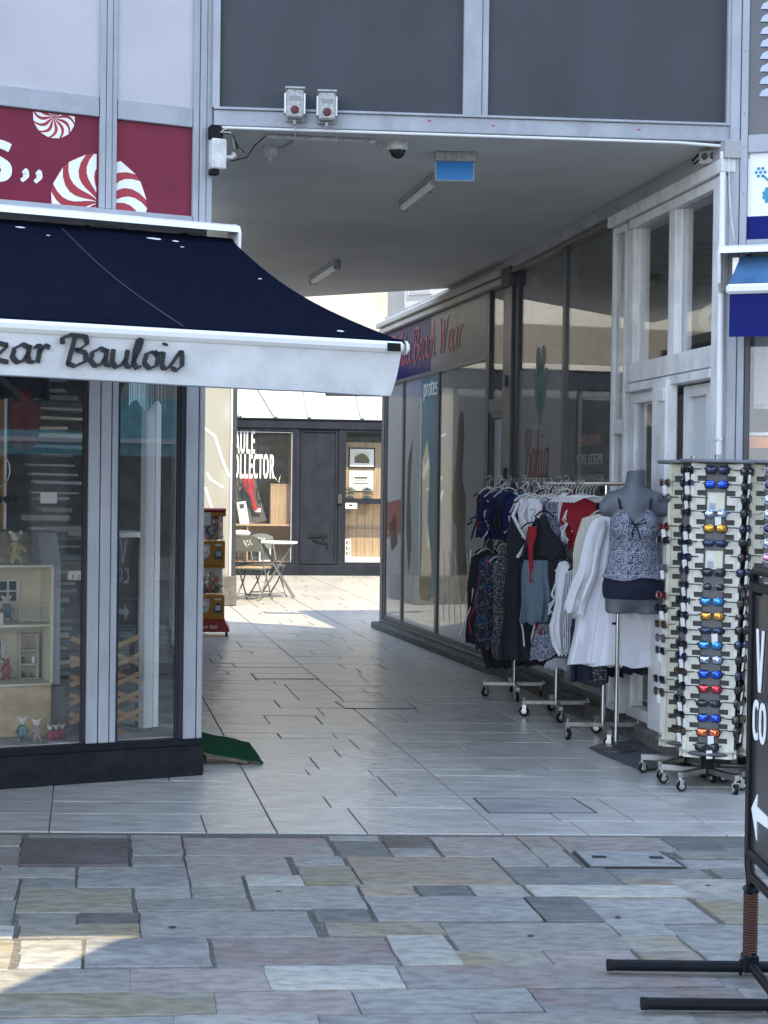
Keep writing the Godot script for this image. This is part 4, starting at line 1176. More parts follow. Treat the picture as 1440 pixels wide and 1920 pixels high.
func build_courtyard() -> void:
	# the storeys over the far shop: white glazed slope, cream wall above
	var t := thing("courtyard_building", "cream rendered building across the courtyard above a white glazed slope", "building", Vector3(-3.0, 0, -27.3), 8)
	bar("wall", -9.0, 3.62, 3.3, 8.5, -1.7, -1.3, M.cream, t, .01)
	bar("wall_band", -9.0, 3.6, 4.48, 4.56, -1.3, -1.26, M.cream, t)
	var xs := [-3.0, -1.6, -.4, .35, 1.0, 1.62, 2.6, 3.6, 4.6]
	var xt := [-4.6, -3.0, -1.6, -.55, .45, 1.52, 2.52, 3.6, 4.7]
	for k in xs.size() - 1:
		var g := MB.new()
		var a := Vector3(xs[k], 2.88, .0)
		var b := Vector3(xs[k + 1], 2.88, .0)
		var c := Vector3(xt[k + 1], 3.98, -1.28)
		var d := Vector3(xt[k], 3.98, -1.28)
		g.quad(a, b, c, d)
		var down := Vector3(0, -.02, -.015)
		g.quad(a + down, d + down, c + down, b + down)
		part("white_sheet", g, M.white_slope, t)
		var r := MB.new()
		r.tube([a + Vector3(0, .012, .01), d + Vector3(0, .012, .01)], .035, 6)
		part("rafter", r, M.alu, t)
	bar("gutter", -3.0, 7.0, 2.86, 2.885, -.05, .06, M.anthracite, t)
	# next facet, turned towards the camera, in grey render
	var f := thing("courtyard_side_building", "grey rendered upper wall with a small vent above the beach wear roof", "building", Vector3(.33, 0, -28.35), -32)
	bar("wall", -.0, 12.0, 2.9, 8.5, -.4, .0, M.grey_wall, f, .01)
	bar("lower_wall", .3, 12.0, .0, 2.9, -.3, -.02, M.anthracite, f, 0)
	bar("vent", .1, .62, 5.28, 5.5, .0, .04, M.alu_light, f)
	for k in 4: bar("vent_slat", .13, .6, 5.31 + k * .045, 5.33 + k * .045, .04, .055, M.alu, f)
	bar("flood_light", 1.85, 2.0, 4.75, 4.95, .1, .26, M.black, f, .01)
	rod("bracket", [Vector3(1.93, 4.75, .18), Vector3(1.93, 4.7, .02)], .015, M.black, f)
	# shop on the left of the courtyard, seen past the toy shop
	var s := thing("courtyard_left_shop", "cream filmed shop window with a white drawn line at the courtyard's left corner", "shop", Vector3(-2.0, 0, -20.2), 6)
	bar("plinth", -3.5, .015, 0, .4, -.35, .02, M.concrete, s, .01)
	bar("corner_post", -.055, .0, .4, 3.05, -.3, .0, M.dark_frame, s)
	bar("film_pane", -.56, -.055, .4, 3.05, -.04, -.03, M.film_cream, s, 0)
	bar("inner_post", -.38, -.30, .4, 3.05, -.2, -.1, M.cream, s)
	for k in 3:
		bar("window_post", -.62 - k * 1.0, -.56 - k * 1.0, .4, 3.05, -.1, .0, M.dark_frame, s)
		bar("glass_pane", -1.56 - k * 1.0, -.62 - k * 1.0, .4, 3.05, -.04, -.03, M.glass_dark, s, 0)
	bar("pale_trim", -3.6, .02, 3.32, 3.40, -.3, .07, M.cream, s, .006)
	bar("upper_wall", -3.6, .02, 3.95, 5.2, -.4, .0, M.cream, s, .01)
	bar("white_edge", -.085, -.06, .4, 3.05, -.02, .0, M.white_frame, s)
	bar("fascia", -3.5, .02, 3.05, 3.32, -.4, .04, M.anthracite, s, .01)
	bar("brown_band", -3.6, .02, 3.40, 3.95, -.4, .03, mat(Color(.16, .145, .12), .8), s, .01)
	bar("side_wall", -.1, -.0, .4, 3.05, -3.0, -.3, M.dark_frame, s, 0)
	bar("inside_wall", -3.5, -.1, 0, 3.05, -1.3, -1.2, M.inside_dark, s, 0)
	bar("roof", -3.5, .02, 3.6, 3.75, -3.2, -.4, M.grey_wall, s, 0)
	var ln := MB.new()
	ln.stroke([Vector2(-.45, 2.4), Vector2(-.3, 2.3), Vector2(-.2, 2.0), Vector2(-.1, 1.75)], .03, .02, -.029, -.026)
	part("drawn_line", ln, M.letter_white, s)
	ln = MB.new()
	ln.stroke([Vector2(-.4, 1.8), Vector2(-.36, 1.72), Vector2(-.18, 1.6)], .03, .02, -.029, -.026)
	part("drawn_line", ln, M.letter_white, s)
	ln = MB.new()
	ln.stroke([Vector2(-.42, 1.6), Vector2(-.32, 1.3), Vector2(-.25, 1.1), Vector2(-.22, .8)], .03, .02, -.029, -.026)
	part("drawn_line", ln, M.letter_white, s)
	# left side of the courtyard: what the right hand glass mirrors
	var c := thing("courtyard_left_building", "cream rendered courtyard front with shaded shop windows mirrored in the right hand glass", "building", Vector3(-12.0, 0, -20.5), 32)
	bar("upper_wall", -6, 9.5, 3.4, 7.0, -.4, .0, M.cream, c, .01)
	bar("canopy", -6, 9.5, 2.85, 3.0, -.1, .7, mat(Color(.10, .09, .07), .8), c, .01)
	bar("fascia", -6, 9.5, 3.0, 3.4, -.3, .06, mat(Color(.13, .115, .09), .8), c, .01)
	bar("base", -6, 9.5, 0, .3, -.3, .02, M.anthracite, c)
	for k in 10:
		bar("pier", -6 + k * 1.6, -5.85 + k * 1.6, .3, 2.85, -.3, .0, M.anthracite, c)
		bar("glass_pane", -5.85 + k * 1.6, -4.4 + k * 1.6, .3, 2.85, -.06, -.05, M.glass_dark, c, 0)
	bar("inside_wall", -6, 9.5, 0, 2.85, -1.4, -1.3, M.inside, c, 0)

func window_grid(parent: Node3D, x0: float, nx: int, dx: float, y0: float, ny: int, dy: float, z: float, w: float, h: float) -> void:
	var fr := MB.new()
	fr.box(Vector3.ZERO, Vector3(w + .12, h + .12, .05), .005)
	var fm := fr.done()
	var pn := MB.new()
	pn.box(Vector3(0, 0, -.02), Vector3(w, h, .03))
	var pm := pn.done()
	for i in nx:
		for j in ny:
			var f := part("window", fm, M.white_paint, parent, Vector3(x0 + i * dx, y0 + j * dy, z))
			part("pane", pm, M.dark_frame, f, Vector3(0, 0, -.0101))

func build_behind() -> void:
	# tower block behind the camera: it keeps the sun off the street
	var t := thing("apartment_tower", "tall cream apartment block standing behind the street and shading it", "building", Vector3(0, 0, 12.0), 180)
	# local x runs the other way (to the left of the street), z towards the street is negative here
	bar("tower_wall", -20.0, -3.2, 0, 25.2, -6.0, .0, M.cream, t, 0)
	bar("roof_screen", -20.0, -7.7, 25.2, 40, -.25, .0, M.cream, t, 0)
	bar("roof_screen", -7.7, -3.2, 30.2, 40, -.25, .0, M.cream, t, 0)
	bar("roof_screen", -4.9 + 1.4, -3.2, 25.2, 30.2, -.25, .0, M.cream, t, 0)
	window_grid(t, -18.5, 6, 2.6, 4.5, 5, 3.0, .02, 1.3, 1.5)
	# shops across the street, mirrored in the toy shop's glass
	var s := thing("opposite_shop", "pale shop front across the street with a teal awning", "shop", Vector3(9.5, 0, 5.5), 215)
	bar("wall", -5, 5, 0, 5.5, -.5, .0, M.cream, s, 0)
	for x in [-4.0, -1.2, 1.6]: bar("shop_window", x, x + 2.2, .4, 2.4, .0, .03, M.glass_dark, s, 0)
	for k in 3:
		var w := bar("upper_window", -4 + k * 3.0, -2.6 + k * 3.0, 3.6, 4.9, .0, .04, M.white_paint, s, 0)
		bar("pane", -3.9 + k * 3.0, -2.7 + k * 3.0, 3.7, 4.8, .04, .05, M.dark_frame, w, 0)
	var a := thing("teal_awning", "teal cloth awning with a pale front bar over the shop across the street", "awning", s.position, 215)
	var b := MB.new()
	b.quad(Vector3(-3, 2.35, 1.7), Vector3(3, 2.35, 1.7), Vector3(3, 3.1, .02), Vector3(-3, 3.1, .02))
	b.quad(Vector3(-3, 2.33, 1.7), Vector3(-3, 3.08, .02), Vector3(3, 3.08, .02), Vector3(3, 2.33, 1.7))
	part("cloth", b, M.teal_cloth, a)
	bar("front_bar", -3, 3, 2.28, 2.35, 1.68, 1.74, M.white_paint, a)
	bar("valance", -3, 3, 2.08, 2.28, 1.70, 1.705, M.teal_cloth, a, 0)
	var u := thing("cafe_table", "white cafe table in front of the shop across the street", "table", Vector3(6.6, 0, 2.2))
	var tp := MB.new()
	tp.lathe([[0, .70], [.38, .70], [.4, .715], [.38, .73], [0, .73]], Vector3.ZERO, 24)
	part("table_top", tp, M.white_paint, u)
	rod("pedestal", [Vector3(0, 0, 0), Vector3(0, .70, 0)], .03, M.steel, u)
	var ft := MB.new()
	ft.lathe([[.25, 0], [.24, .02], [.03, .04]], Vector3.ZERO, 16)
	part("foot", ft, M.steel, u)

func build_parasols() -> void:
	# two big cantilever parasols over the camera; their rims shape the patch of sun on the flags
	for q in [[Vector3(-.14, 0, -4.115), Vector3(2.6, 0, .6), "teal cantilever parasol reaching over the street flags"], [Vector3(1.14, 0, -2.015), Vector3(3.4, 0, 1.6), "teal cantilever parasol over the café terrace behind"]]:
		var t := thing("cantilever_parasol", q[2], "parasol", q[0])
		for k in 12:
			var a := TAU * k / 12 + .2
			var e := TAU * (k + 1) / 12 + .2
			var A := Vector3(cos(a) * 1.27, 3.9, sin(a) * 1.27)
			var E := Vector3(cos(e) * 1.27, 3.9, sin(e) * 1.27)
			var mid := (A + E) * .5
			mid.y = 3.9
			var top := Vector3(0, 4.3, 0)
			var b := MB.new()
			b.tri(A, top, mid)
			b.tri(mid, top, E)
			b.tri(A + Vector3(0, -.006, 0), mid + Vector3(0, -.006, 0), top + Vector3(0, -.006, 0))
			b.tri(mid + Vector3(0, -.006, 0), E + Vector3(0, -.006, 0), top + Vector3(0, -.006, 0))
			part("canopy_panel", b, M.teal_cloth, t)
			rod("rib", [Vector3(0, 4.28, 0), A + Vector3(0, -.02, 0)], .01, M.white_paint, t, 6)
		var off: Vector3 = q[1] - q[0]
		rod("arm", [Vector3(0, 4.28, 0), Vector3(0, 4.6, 0), off + Vector3(0, 4.6, 0)], .03, M.dark_frame, t, 8)
		rod("mast", [off, off + Vector3(0, 4.65, 0)], .04, M.dark_frame, t, 10)
		var f := MB.new()
		f.box(off + Vector3(0, .05, 0), Vector3(.9, .1, .9), .02)
		part("base", f, M.concrete, t)

# ---------------------------------------------------------------- awnings, fittings on the beam and the soffit
func build_awnings() -> void:
	var t := thing("navy_awning", "navy awning with white lettered valance over the corner toy shop", "awning", Vector3(-1.0, 0, -8.3), 24.2)
	# hood: a white cover bent over the roller, with end cheek
	var prof := [Vector2(.0, 3.045), Vector2(.10, 3.05), Vector2(.17, 3.03), Vector2(.19, 2.995), Vector2(.18, 2.995), Vector2(.16, 3.02), Vector2(.10, 3.035), Vector2(.0, 3.03)]
	var h := MB.new()
	for i in prof.size():
		var a: Vector2 = prof[i]
		var b: Vector2 = prof[(i + 1) % prof.size()]
		h.quad(Vector3(-4.6, a.y, a.x), Vector3(.13, a.y, a.x), Vector3(.13, b.y, b.x), Vector3(-4.6, b.y, b.x))
	part("hood", h, M.soffit_edge, t)
	var ck := MB.new()
	ck.X = Transform3D(Basis(Vector3.UP, PI / 2), Vector3(.13, 0, 0))
	ck.prism(PackedVector2Array([Vector2(.0, 2.80), Vector2(-.12, 2.80), Vector2(-.185, 2.83), Vector2(-.195, 2.99), Vector2(-.17, 3.03), Vector2(-.1, 3.052), Vector2(.0, 3.047)]), -.012, .004)
	part("end_cheek", ck, M.soffit_edge, t)
	rod("roller", [Vector3(-4.6, 2.93, .09), Vector3(.11, 2.93, .09)], .045, M.navy_cloth, t, 12)
	bar("roller_bracket", .04, .11, 2.86, 2.95, .0, .12, M.zinc, t)
	# cloth with a slight sag and a seam
	var rows := []
	var rows2 := []
	for i in 19:
		var f := i / 18.0
		var row := []
		var row2 := []
		for j in 41:
			var g := j / 40.0
			var x := lerpf(-4.6, .105, g)
			var sag := -.062 * sin(f * PI) * (.75 + .25 * sin(x * 1.3))
			var edge := clampf((g - .9) * 10.0, 0, 1)
			x -= edge * .045 * sin(f * PI)
			var y := lerpf(2.955, 2.208, f) + sag + .004 * sin(x * 9.0 + f * 3.0)
			row.append(Vector3(x, y, lerpf(.12, 2.405, f)))
			row2.append(Vector3(x, y - .004, lerpf(.12, 2.405, f)))
		rows.append(row)
		rows2.append(row2)
	var c := MB.new()
	c.grid(rows, false, true)
	c.grid(rows2, false, false)
	part("cloth", c, M.navy_cloth, t)
	for x in [-3.3, -2.05, -.72]:
		var sm := []
		for i in 19: sm.append((rows[i][int((x + 4.6) / 4.705 * 40)] as Vector3) + Vector3(0, .003, 0))
		rod("seam", sm, .003, mat(Color(.02, .026, .045), .9), t, 5)
	rod("hem", [Vector3(-4.6, 2.207, 2.405), Vector3(.09, 2.204, 2.405)], .014, M.navy_cloth, t, 8)
	var r := RandomNumberGenerator.new()
	r.seed = 4
	for q in [[-1.02, .06, .03], [-.86, .16, .012], [-.3, .08, .05], [-.18, .1, .025], [-.24, .14, .014], [.0, .42, .012], [-.02, .97, .02]]:
		var m := MB.new()
		var p := PackedVector2Array()
		for i in 11: p.append(Vector2.from_angle(TAU * i / 11) * q[2] * r.randf_range(.45, 1.0) * Vector2(1, .7))
		m.prism(p, 0, .002)
		var at: Vector3 = rows[clampi(int(q[1] * 18), 0, 17)][clampi(int((q[0] + 4.6) / 4.705 * 40), 0, 40)]
		var o := part("dropping", m, M.paper, t, at + Vector3(0, .004, .002))
		o.rotation.x = -PI / 2 + .33
	# front bar, end cap, badge
	bar("front_bar", -4.6, .085, 2.158, 2.204, 2.40, 2.45, M.soffit_edge, t, .014)
	var ec := MB.new()
	ec.X = Transform3D(Basis(Vector3(0, 0, 1), -PI / 2), Vector3(.085, 2.181, 2.425))
	ec.lathe([[.03, 0], [.028, .012], [.018, .02], [0, .022]], Vector3.ZERO, 14)
	part("end_cap", ec, M.soffit_edge, t)
	bar("badge", .0, .06, 2.162, 2.196, 2.45, 2.453, M.black, t)
	# folding arms under the cloth
	for x in [-.45, -3.4]:
		rod("arm", [Vector3(x, 2.86, .06), Vector3(x - .75, 2.5, 1.15), Vector3(x - .05, 2.16, 2.38)], .022, M.white_paint, t, 8)
	# valance
	var vr := []
	var vb := []
	for i in 9:
		var f := i / 8.0
		var row := []
		var rb := []
		for j in 121:
			var g := j / 120.0
			var x := lerpf(-4.6, lerpf(.075, .03, f), g)
			var k := clampf((x + .35) * 3.0, 0, 1)
			var z := 2.43 + f * (.006 * sin(x * 7.0) + .004 * sin(x * 17.0 + 1.0)) + f * k * .012 * sin(x * 46.0 - f * 2.5)
			var y := lerpf(2.17, 1.992 + .006 * sin(x * 3.1) - .012 * k, f)
			row.append(Vector3(x, y, z))
			rb.append(Vector3(x, y, z - .002))
		vr.append(row)
		vb.append(rb)
	var va := MB.new()
	va.grid(vr, false, true)
	va.grid(vb, false, false)
	var vo := part("valance", va, M.white_cloth, t)
	rod("valance_hem", vr[8], .003, mat(Color(.16, .17, .2), .8), vo, 5)
	script_text("Bazar Baulois", .137, .0225, .008, .10, 1.14, M.ink, vo, Vector3(-1.751, 2.046, 2.4415), .003)
	# the blue awning of the right hand shop
	var a := thing("blue_awning", "pale blue awning with a royal blue valance on the right hand shop", "awning", Vector3(1.935, 0, -8.5), -18)
	var hd := MB.new()
	for i in prof.size():
		var p: Vector2 = prof[i]
		var q: Vector2 = prof[(i + 1) % prof.size()]
		hd.quad(Vector3(-.03, p.y - .055, p.x), Vector3(3.4, p.y - .055, p.x), Vector3(3.4, q.y - .055, q.x), Vector3(-.03, q.y - .055, q.x))
	part("hood", hd, M.soffit_edge, a)
	var c2 := MB.new()
	c2.X = Transform3D(Basis(Vector3.UP, PI / 2), Vector3(-.03, 0, 0))
	c2.prism(PackedVector2Array([Vector2(.0, 2.74), Vector2(-.06, 2.74), Vector2(-.14, 2.78), Vector2(-.185, 2.94), Vector2(-.1, 2.998), Vector2(.0, 2.993)]), -.012, .004)
	part("end_cheek", c2, M.soffit_edge, a)
	bar("bracket", .03, .07, 2.83, 2.93, .01, .09, M.zinc, a)
	var b2 := MB.new()
	b2.quad(Vector3(.03, 2.76, .26), Vector3(3.3, 2.76, .26), Vector3(3.3, 2.93, .08), Vector3(.075, 2.93, .08))
	b2.quad(Vector3(.03, 2.755, .26), Vector3(.075, 2.925, .08), Vector3(3.3, 2.925, .08), Vector3(3.3, 2.755, .26))
	part("cloth", b2, M.blue_cloth, a)
	bar("front_bar", .015, 3.3, 2.70, 2.755, .235, .285, M.soffit_edge, a, .014)
	var rr := []
	for i in 7:
		var row := []
		for j in 30:
			var x := lerpf(.035, 3.3, j / 29.0)
			row.append(Vector3(x, lerpf(2.71, 2.465, i / 6.0), .262 + (i / 6.0) * .008 * sin(x * 14.0)))
		rr.append(row)
	var v2 := MB.new()
	v2.grid(rr, false, true)
	part("valance", v2, M.royal, a)

func build_fittings() -> void:
	var fr := Transform3D(Basis(Vector3.UP, deg_to_rad(4.4)), Vector3(-.95, 0, -8.29))
	# two grey boxes with red buttons
	for q in [[.373, .479, 3.632, 3.806, "grey metal box with red button on the beam, wired to the sensor"], [.551, .655, 3.625, 3.795, "grey metal box with red button on the beam, without a cable"]]:
		var t := thing("alarm_box", q[4], "alarm box", fr * Vector3((q[0] + q[1]) / 2, q[2], .014), 4.4)
		var w: float = (q[1] - q[0]) / 2
		var h: float = q[3] - q[2]
		bar("back_plate", -w, w, 0, h, 0, .012, M.old_plastic, t, .002)
		bar("housing", -w + .006, w - .006, .008, h - .01, .012, .075, M.old_plastic, t, .008)
		bar("cap", -w - .002, w + .002, h - .012, h, 0, .082, M.old_plastic, t, .003)
		var b := MB.new()
		b.X = Transform3D(Basis(Vector3.RIGHT, PI / 2), Vector3(0, .048, .075))
		b.lathe([[.023, 0], [.023, .003], [.018, .006], [0, .007]], Vector3.ZERO, 16)
		part("button", b, mat(Color(.10, .010, .016), .5), t)
		for s in [-1, 1]: bar("latch", s * w - .006, s * w + .006, .03, h - .03, .02, .06, M.zinc, t, .002)
		bar("worn_label", -w + .02, w - .02, h - .075, h - .05, .0752, .076, mat(Color(.25, .25, .26), .6), t, 0)
		rod("gland", [Vector3(.0, .0, .04), Vector3(.0, -.025, .04)], .009, M.old_plastic, t, 8)
	# sensor on the soffit with its bent conduit
	var s := thing("ceiling_sensor", "round white sensor on the soffit with a bent conduit to the alarm box", "sensor", Vector3(-.70, 3.6, -8.79))
	var d := MB.new()
	d.lathe([[0, -.085], [.016, -.085], [.018, -.055], [.03, -.055], [.03, -.05], [.048, -.045], [.05, -.02], [.05, 0]], Vector3.ZERO, 20)
	part("housing", d, M.white_plastic, s)
	rod("conduit", [Vector3(.05, -.012, .0), Vector3(.1, -.012, .05), Vector3(.16, -.012, .2), Vector3(.175, -.012, .4), Vector3(.18, .0, .47)], .007, M.white_plastic, s, 8)
	# dome camera
	s = thing("dome_camera", "white dome security camera with a smoked bubble under the soffit", "camera", Vector3(.05, 3.6, -8.6))
	d = MB.new()
	d.lathe([[.052, -.055], [.06, -.05], [.062, -.01], [.058, 0]], Vector3.ZERO, 24)
	part("housing", d, M.white_plastic, s)
	d = MB.new()
	var pr := []
	for i in 9: pr.append([.046 * sin(i / 8.0 * PI / 2), -.055 - .046 * cos(i / 8.0 * PI / 2)])
	d.lathe(pr, Vector3.ZERO, 20)
	part("bubble", d, mat(Color(.015, .015, .018), .06), s)
	rod("cable", [Vector3(-.06, -.02, .0), Vector3(-.09, -.05, .01), Vector3(-.12, -.03, .01), Vector3(-.125, -.012, .0)], .005, M.old_plastic, s, 6)
	# ribbed conduit from the camera towards the corner
	s = thing("ceiling_conduit", "straight grey conduit under the soffit between the sensor and the dome camera", "conduit", Vector3(-.075, 3.588, -8.56))
	rod("pipe", [Vector3(0, 0, 0), Vector3(-.62, 0, .1)], .012, M.white_plastic, s, 10)
	for k in 4: bar("clip", -.06 - k * .17, -.045 - k * .17, -.016, .012, k * .027 - .012, k * .027 + .03, M.white_plastic, s)
	rod("loose_wire", [Vector3(-.62, 0, .1), Vector3(-.68, -.06, .12), Vector3(-.72, -.13, .14), Vector3(-.80, -.16, .17), Vector3(-.86, -.1, .2), Vector3(-.85, -.02, .22)], .004, M.rubber, s, 6)
	# white box with wires on the corner post
	s = thing("junction_box", "small white box with loose wires on the corner post under the beam", "junction box", Vector3(-.985, 3.355, -8.262), 24.2)
	bar("housing", .0, .085, 0, .165, -.03, .04, M.white_plastic, s, .006)
	bar("black_holder", -.005, .06, .165, .24, -.03, .03, M.rubber, s, .006)
	bar("black_foot", .0, .05, -.03, .0, -.03, .02, M.rubber, s, .004)
	rod("spout", [Vector3(.085, .075, .0), Vector3(.13, .08, -.02), Vector3(.15, .1, -.03)], [.012, .012, .018], M.white_plastic, s, 8)
	for k in 4:
		rod("wire", [Vector3(.05, .2, .03), Vector3(.08 + k * .01, .225 - k * .01, .04), Vector3(.12 + k * .012, .19 - k * .02, .03), Vector3(.14 + k * .02, .13 - k * .006, .0)], .0035, M.white_plastic if k % 2 == 0 else M.rubber, s, 5)
	# exit sign box
	s = thing("ceiling_sign", "plain blue sign hanging from a white ceiling lamp housing", "sign", Vector3(.395, 3.6, -8.87), 2)
	bar("housing", -.125, .125, -.055, .0, -.04, .04, M.old_plastic, s, .008)
	bar("sign_plate", -.113, .108, -.165, -.056, -.008, .008, M.blue_sign, s, .002)
	frame_rect(s, -.118, .112, -.168, -.05, .006, -.01, .01, M.alu_light, "edge")
	# two tube lamps on the soffit
	for q in [[Vector3(.30, 3.6, -9.45), Vector3(.105, 3.6, -10.35), "white tube lamp on the soffit just behind the blue sign"], [Vector3(-.44, 3.6, -13.1), Vector3(-.70, 3.6, -14.1), "white tube lamp on the soffit deep in the passage"]]:
		var a: Vector3 = q[0]
		var b: Vector3 = q[1]
		var l := thing("tube_lamp", q[2], "lamp", (a + b) / 2, rad_to_deg(atan2((a - b).x, (a - b).z)))
		var n := (a - b).length() / 2
		bar("base", -.03, .03, -.03, 0, -n, n, M.old_plastic, l, .004)
		rod("diffuser", [Vector3(0, -.05, -n + .02), Vector3(0, -.05, n - .02)], .026, M.lamp, l, 10)
		for z in [-n, n]: bar("end_cap", -.032, .032, -.078, .0, z - .015, z + .015, M.old_plastic, l, .006)
		rod("wire", [Vector3(.03, -.01, .1), Vector3(.07, -.04, .05), Vector3(.05, -.012, -.05)], .003, M.rubber, l, 5)
	# small camera box at the right corner
	s = thing("twin_socket_box", "small grey box with two round openings at the passage's right top corner", "socket box", Vector3(1.86, 3.54, -8.66), -30)
	bar("housing", -.06, .06, -.035, .04, -.03, .03, M.old_plastic, s, .005)
	for x in [-.025, .025]:
		var e := MB.new()
		e.X = Transform3D(Basis(Vector3.RIGHT, PI / 2), Vector3(x, .005, .03))
		e.lathe([[.02, 0], [.02, .006], [.012, .006], [.011, .001], [0, .001]], Vector3.ZERO, 14)
		part("opening", e, M.dark_frame, s)
	rod("cable", [Vector3(-.06, .0, 0), Vector3(-.09, -.03, .02), Vector3(-.1, -.01, .02), Vector3(-.07, .03, .0)], .006, M.rubber, s, 6)

# ---------------------------------------------------------------- smooth bodies: tapered capsules joined by a smooth minimum, meshed as surface nets
func capsule_d(p: Vector3, a: Vector3, b: Vector3, ra: float, rb: float, flat: float) -> float:
	var q := Vector3(p.x, p.y, p.z)
	var ab := b - a
	var t := clampf((q - a).dot(ab) / maxf(ab.length_squared(), 1e-9), 0, 1)
	var d := q - (a + ab * t)
	d.z *= flat
	return (d.length() - lerpf(ra, rb, t)) / maxf(1.0, flat * .7)
func body_field(p: Vector3, bones: Array, k: float) -> float:
	var d := 9.0
	for b in bones:
		var e := capsule_d(p, b[0], b[1], b[2], b[3], b[4] if b.size() > 4 else 1.0)
		var h := clampf(.5 + .5 * (d - e) / k, 0, 1)
		d = lerpf(d, e, h) - k * h * (1 - h)
	return d
func nets(f: Callable, lo: Vector3, hi: Vector3, cell: float) -> MB:
	var nx := int((hi.x - lo.x) / cell) + 2
	var ny := int((hi.y - lo.y) / cell) + 2
	var nz := int((hi.z - lo.z) / cell) + 2
	var val := PackedFloat32Array()
	val.resize(nx * ny * nz)
	for z in nz:
		for y in ny:
			for x in nx:
				val[x + nx * (y + ny * z)] = f.call(lo + Vector3(x, y, z) * cell)
	var vert := {}
	var pos := []
	var nrm := []
	for z in nz - 1:
		for y in ny - 1:
			for x in nx - 1:
				var s := Vector3.ZERO
				var n := 0
				for e in [[0, 0, 0, 1, 0, 0], [0, 1, 0, 1, 1, 0], [0, 0, 1, 1, 0, 1], [0, 1, 1, 1, 1, 1], [0, 0, 0, 0, 1, 0], [1, 0, 0, 1, 1, 0], [0, 0, 1, 0, 1, 1], [1, 0, 1, 1, 1, 1], [0, 0, 0, 0, 0, 1], [1, 0, 0, 1, 0, 1], [0, 1, 0, 0, 1, 1], [1, 1, 0, 1, 1, 1]]:
					var a := val[x + e[0] + nx * (y + e[1] + ny * (z + e[2]))]
					var b := val[x + e[3] + nx * (y + e[4] + ny * (z + e[5]))]
					if (a < 0) != (b < 0):
						var t := a / (a - b)
						s += Vector3(x + lerpf(e[0], e[3], t), y + lerpf(e[1], e[4], t), z + lerpf(e[2], e[5], t))
						n += 1
				if n > 0:
					var p := lo + s / n * cell
					vert[x + nx * (y + ny * z)] = pos.size()
					pos.append(p)
					var h := cell * .5
					nrm.append(Vector3(f.call(p + Vector3(h, 0, 0)) - f.call(p - Vector3(h, 0, 0)), f.call(p + Vector3(0, h, 0)) - f.call(p - Vector3(0, h, 0)), f.call(p + Vector3(0, 0, h)) - f.call(p - Vector3(0, 0, h))).normalized())
	var b := MB.new()
	var st := [1, nx, nx * ny]
	for z in range(1, nz - 1):
		for y in range(1, ny - 1):
			for x in range(1, nx - 1):
				var i := x + nx * (y + ny * z)
				for ax in 3:
					var A := val[i]
					var B := val[i + st[ax]]
					if (A < 0) == (B < 0): continue
					var u: int = st[(ax + 1) % 3]
					var w: int = st[(ax + 2) % 3]
					if not (vert.has(i) and vert.has(i - u) and vert.has(i - w) and vert.has(i - u - w)): continue
					var q := [vert[i - u - w], vert[i - w], vert[i], vert[i - u]]
					if A > 0: q = [q[0], q[3], q[2], q[1]]
					b.tri_n(pos[q[0]], pos[q[1]], pos[q[2]], nrm[q[0]], nrm[q[1]], nrm[q[2]])
					b.tri_n(pos[q[0]], pos[q[2]], pos[q[3]], nrm[q[0]], nrm[q[2]], nrm[q[3]])
	return b

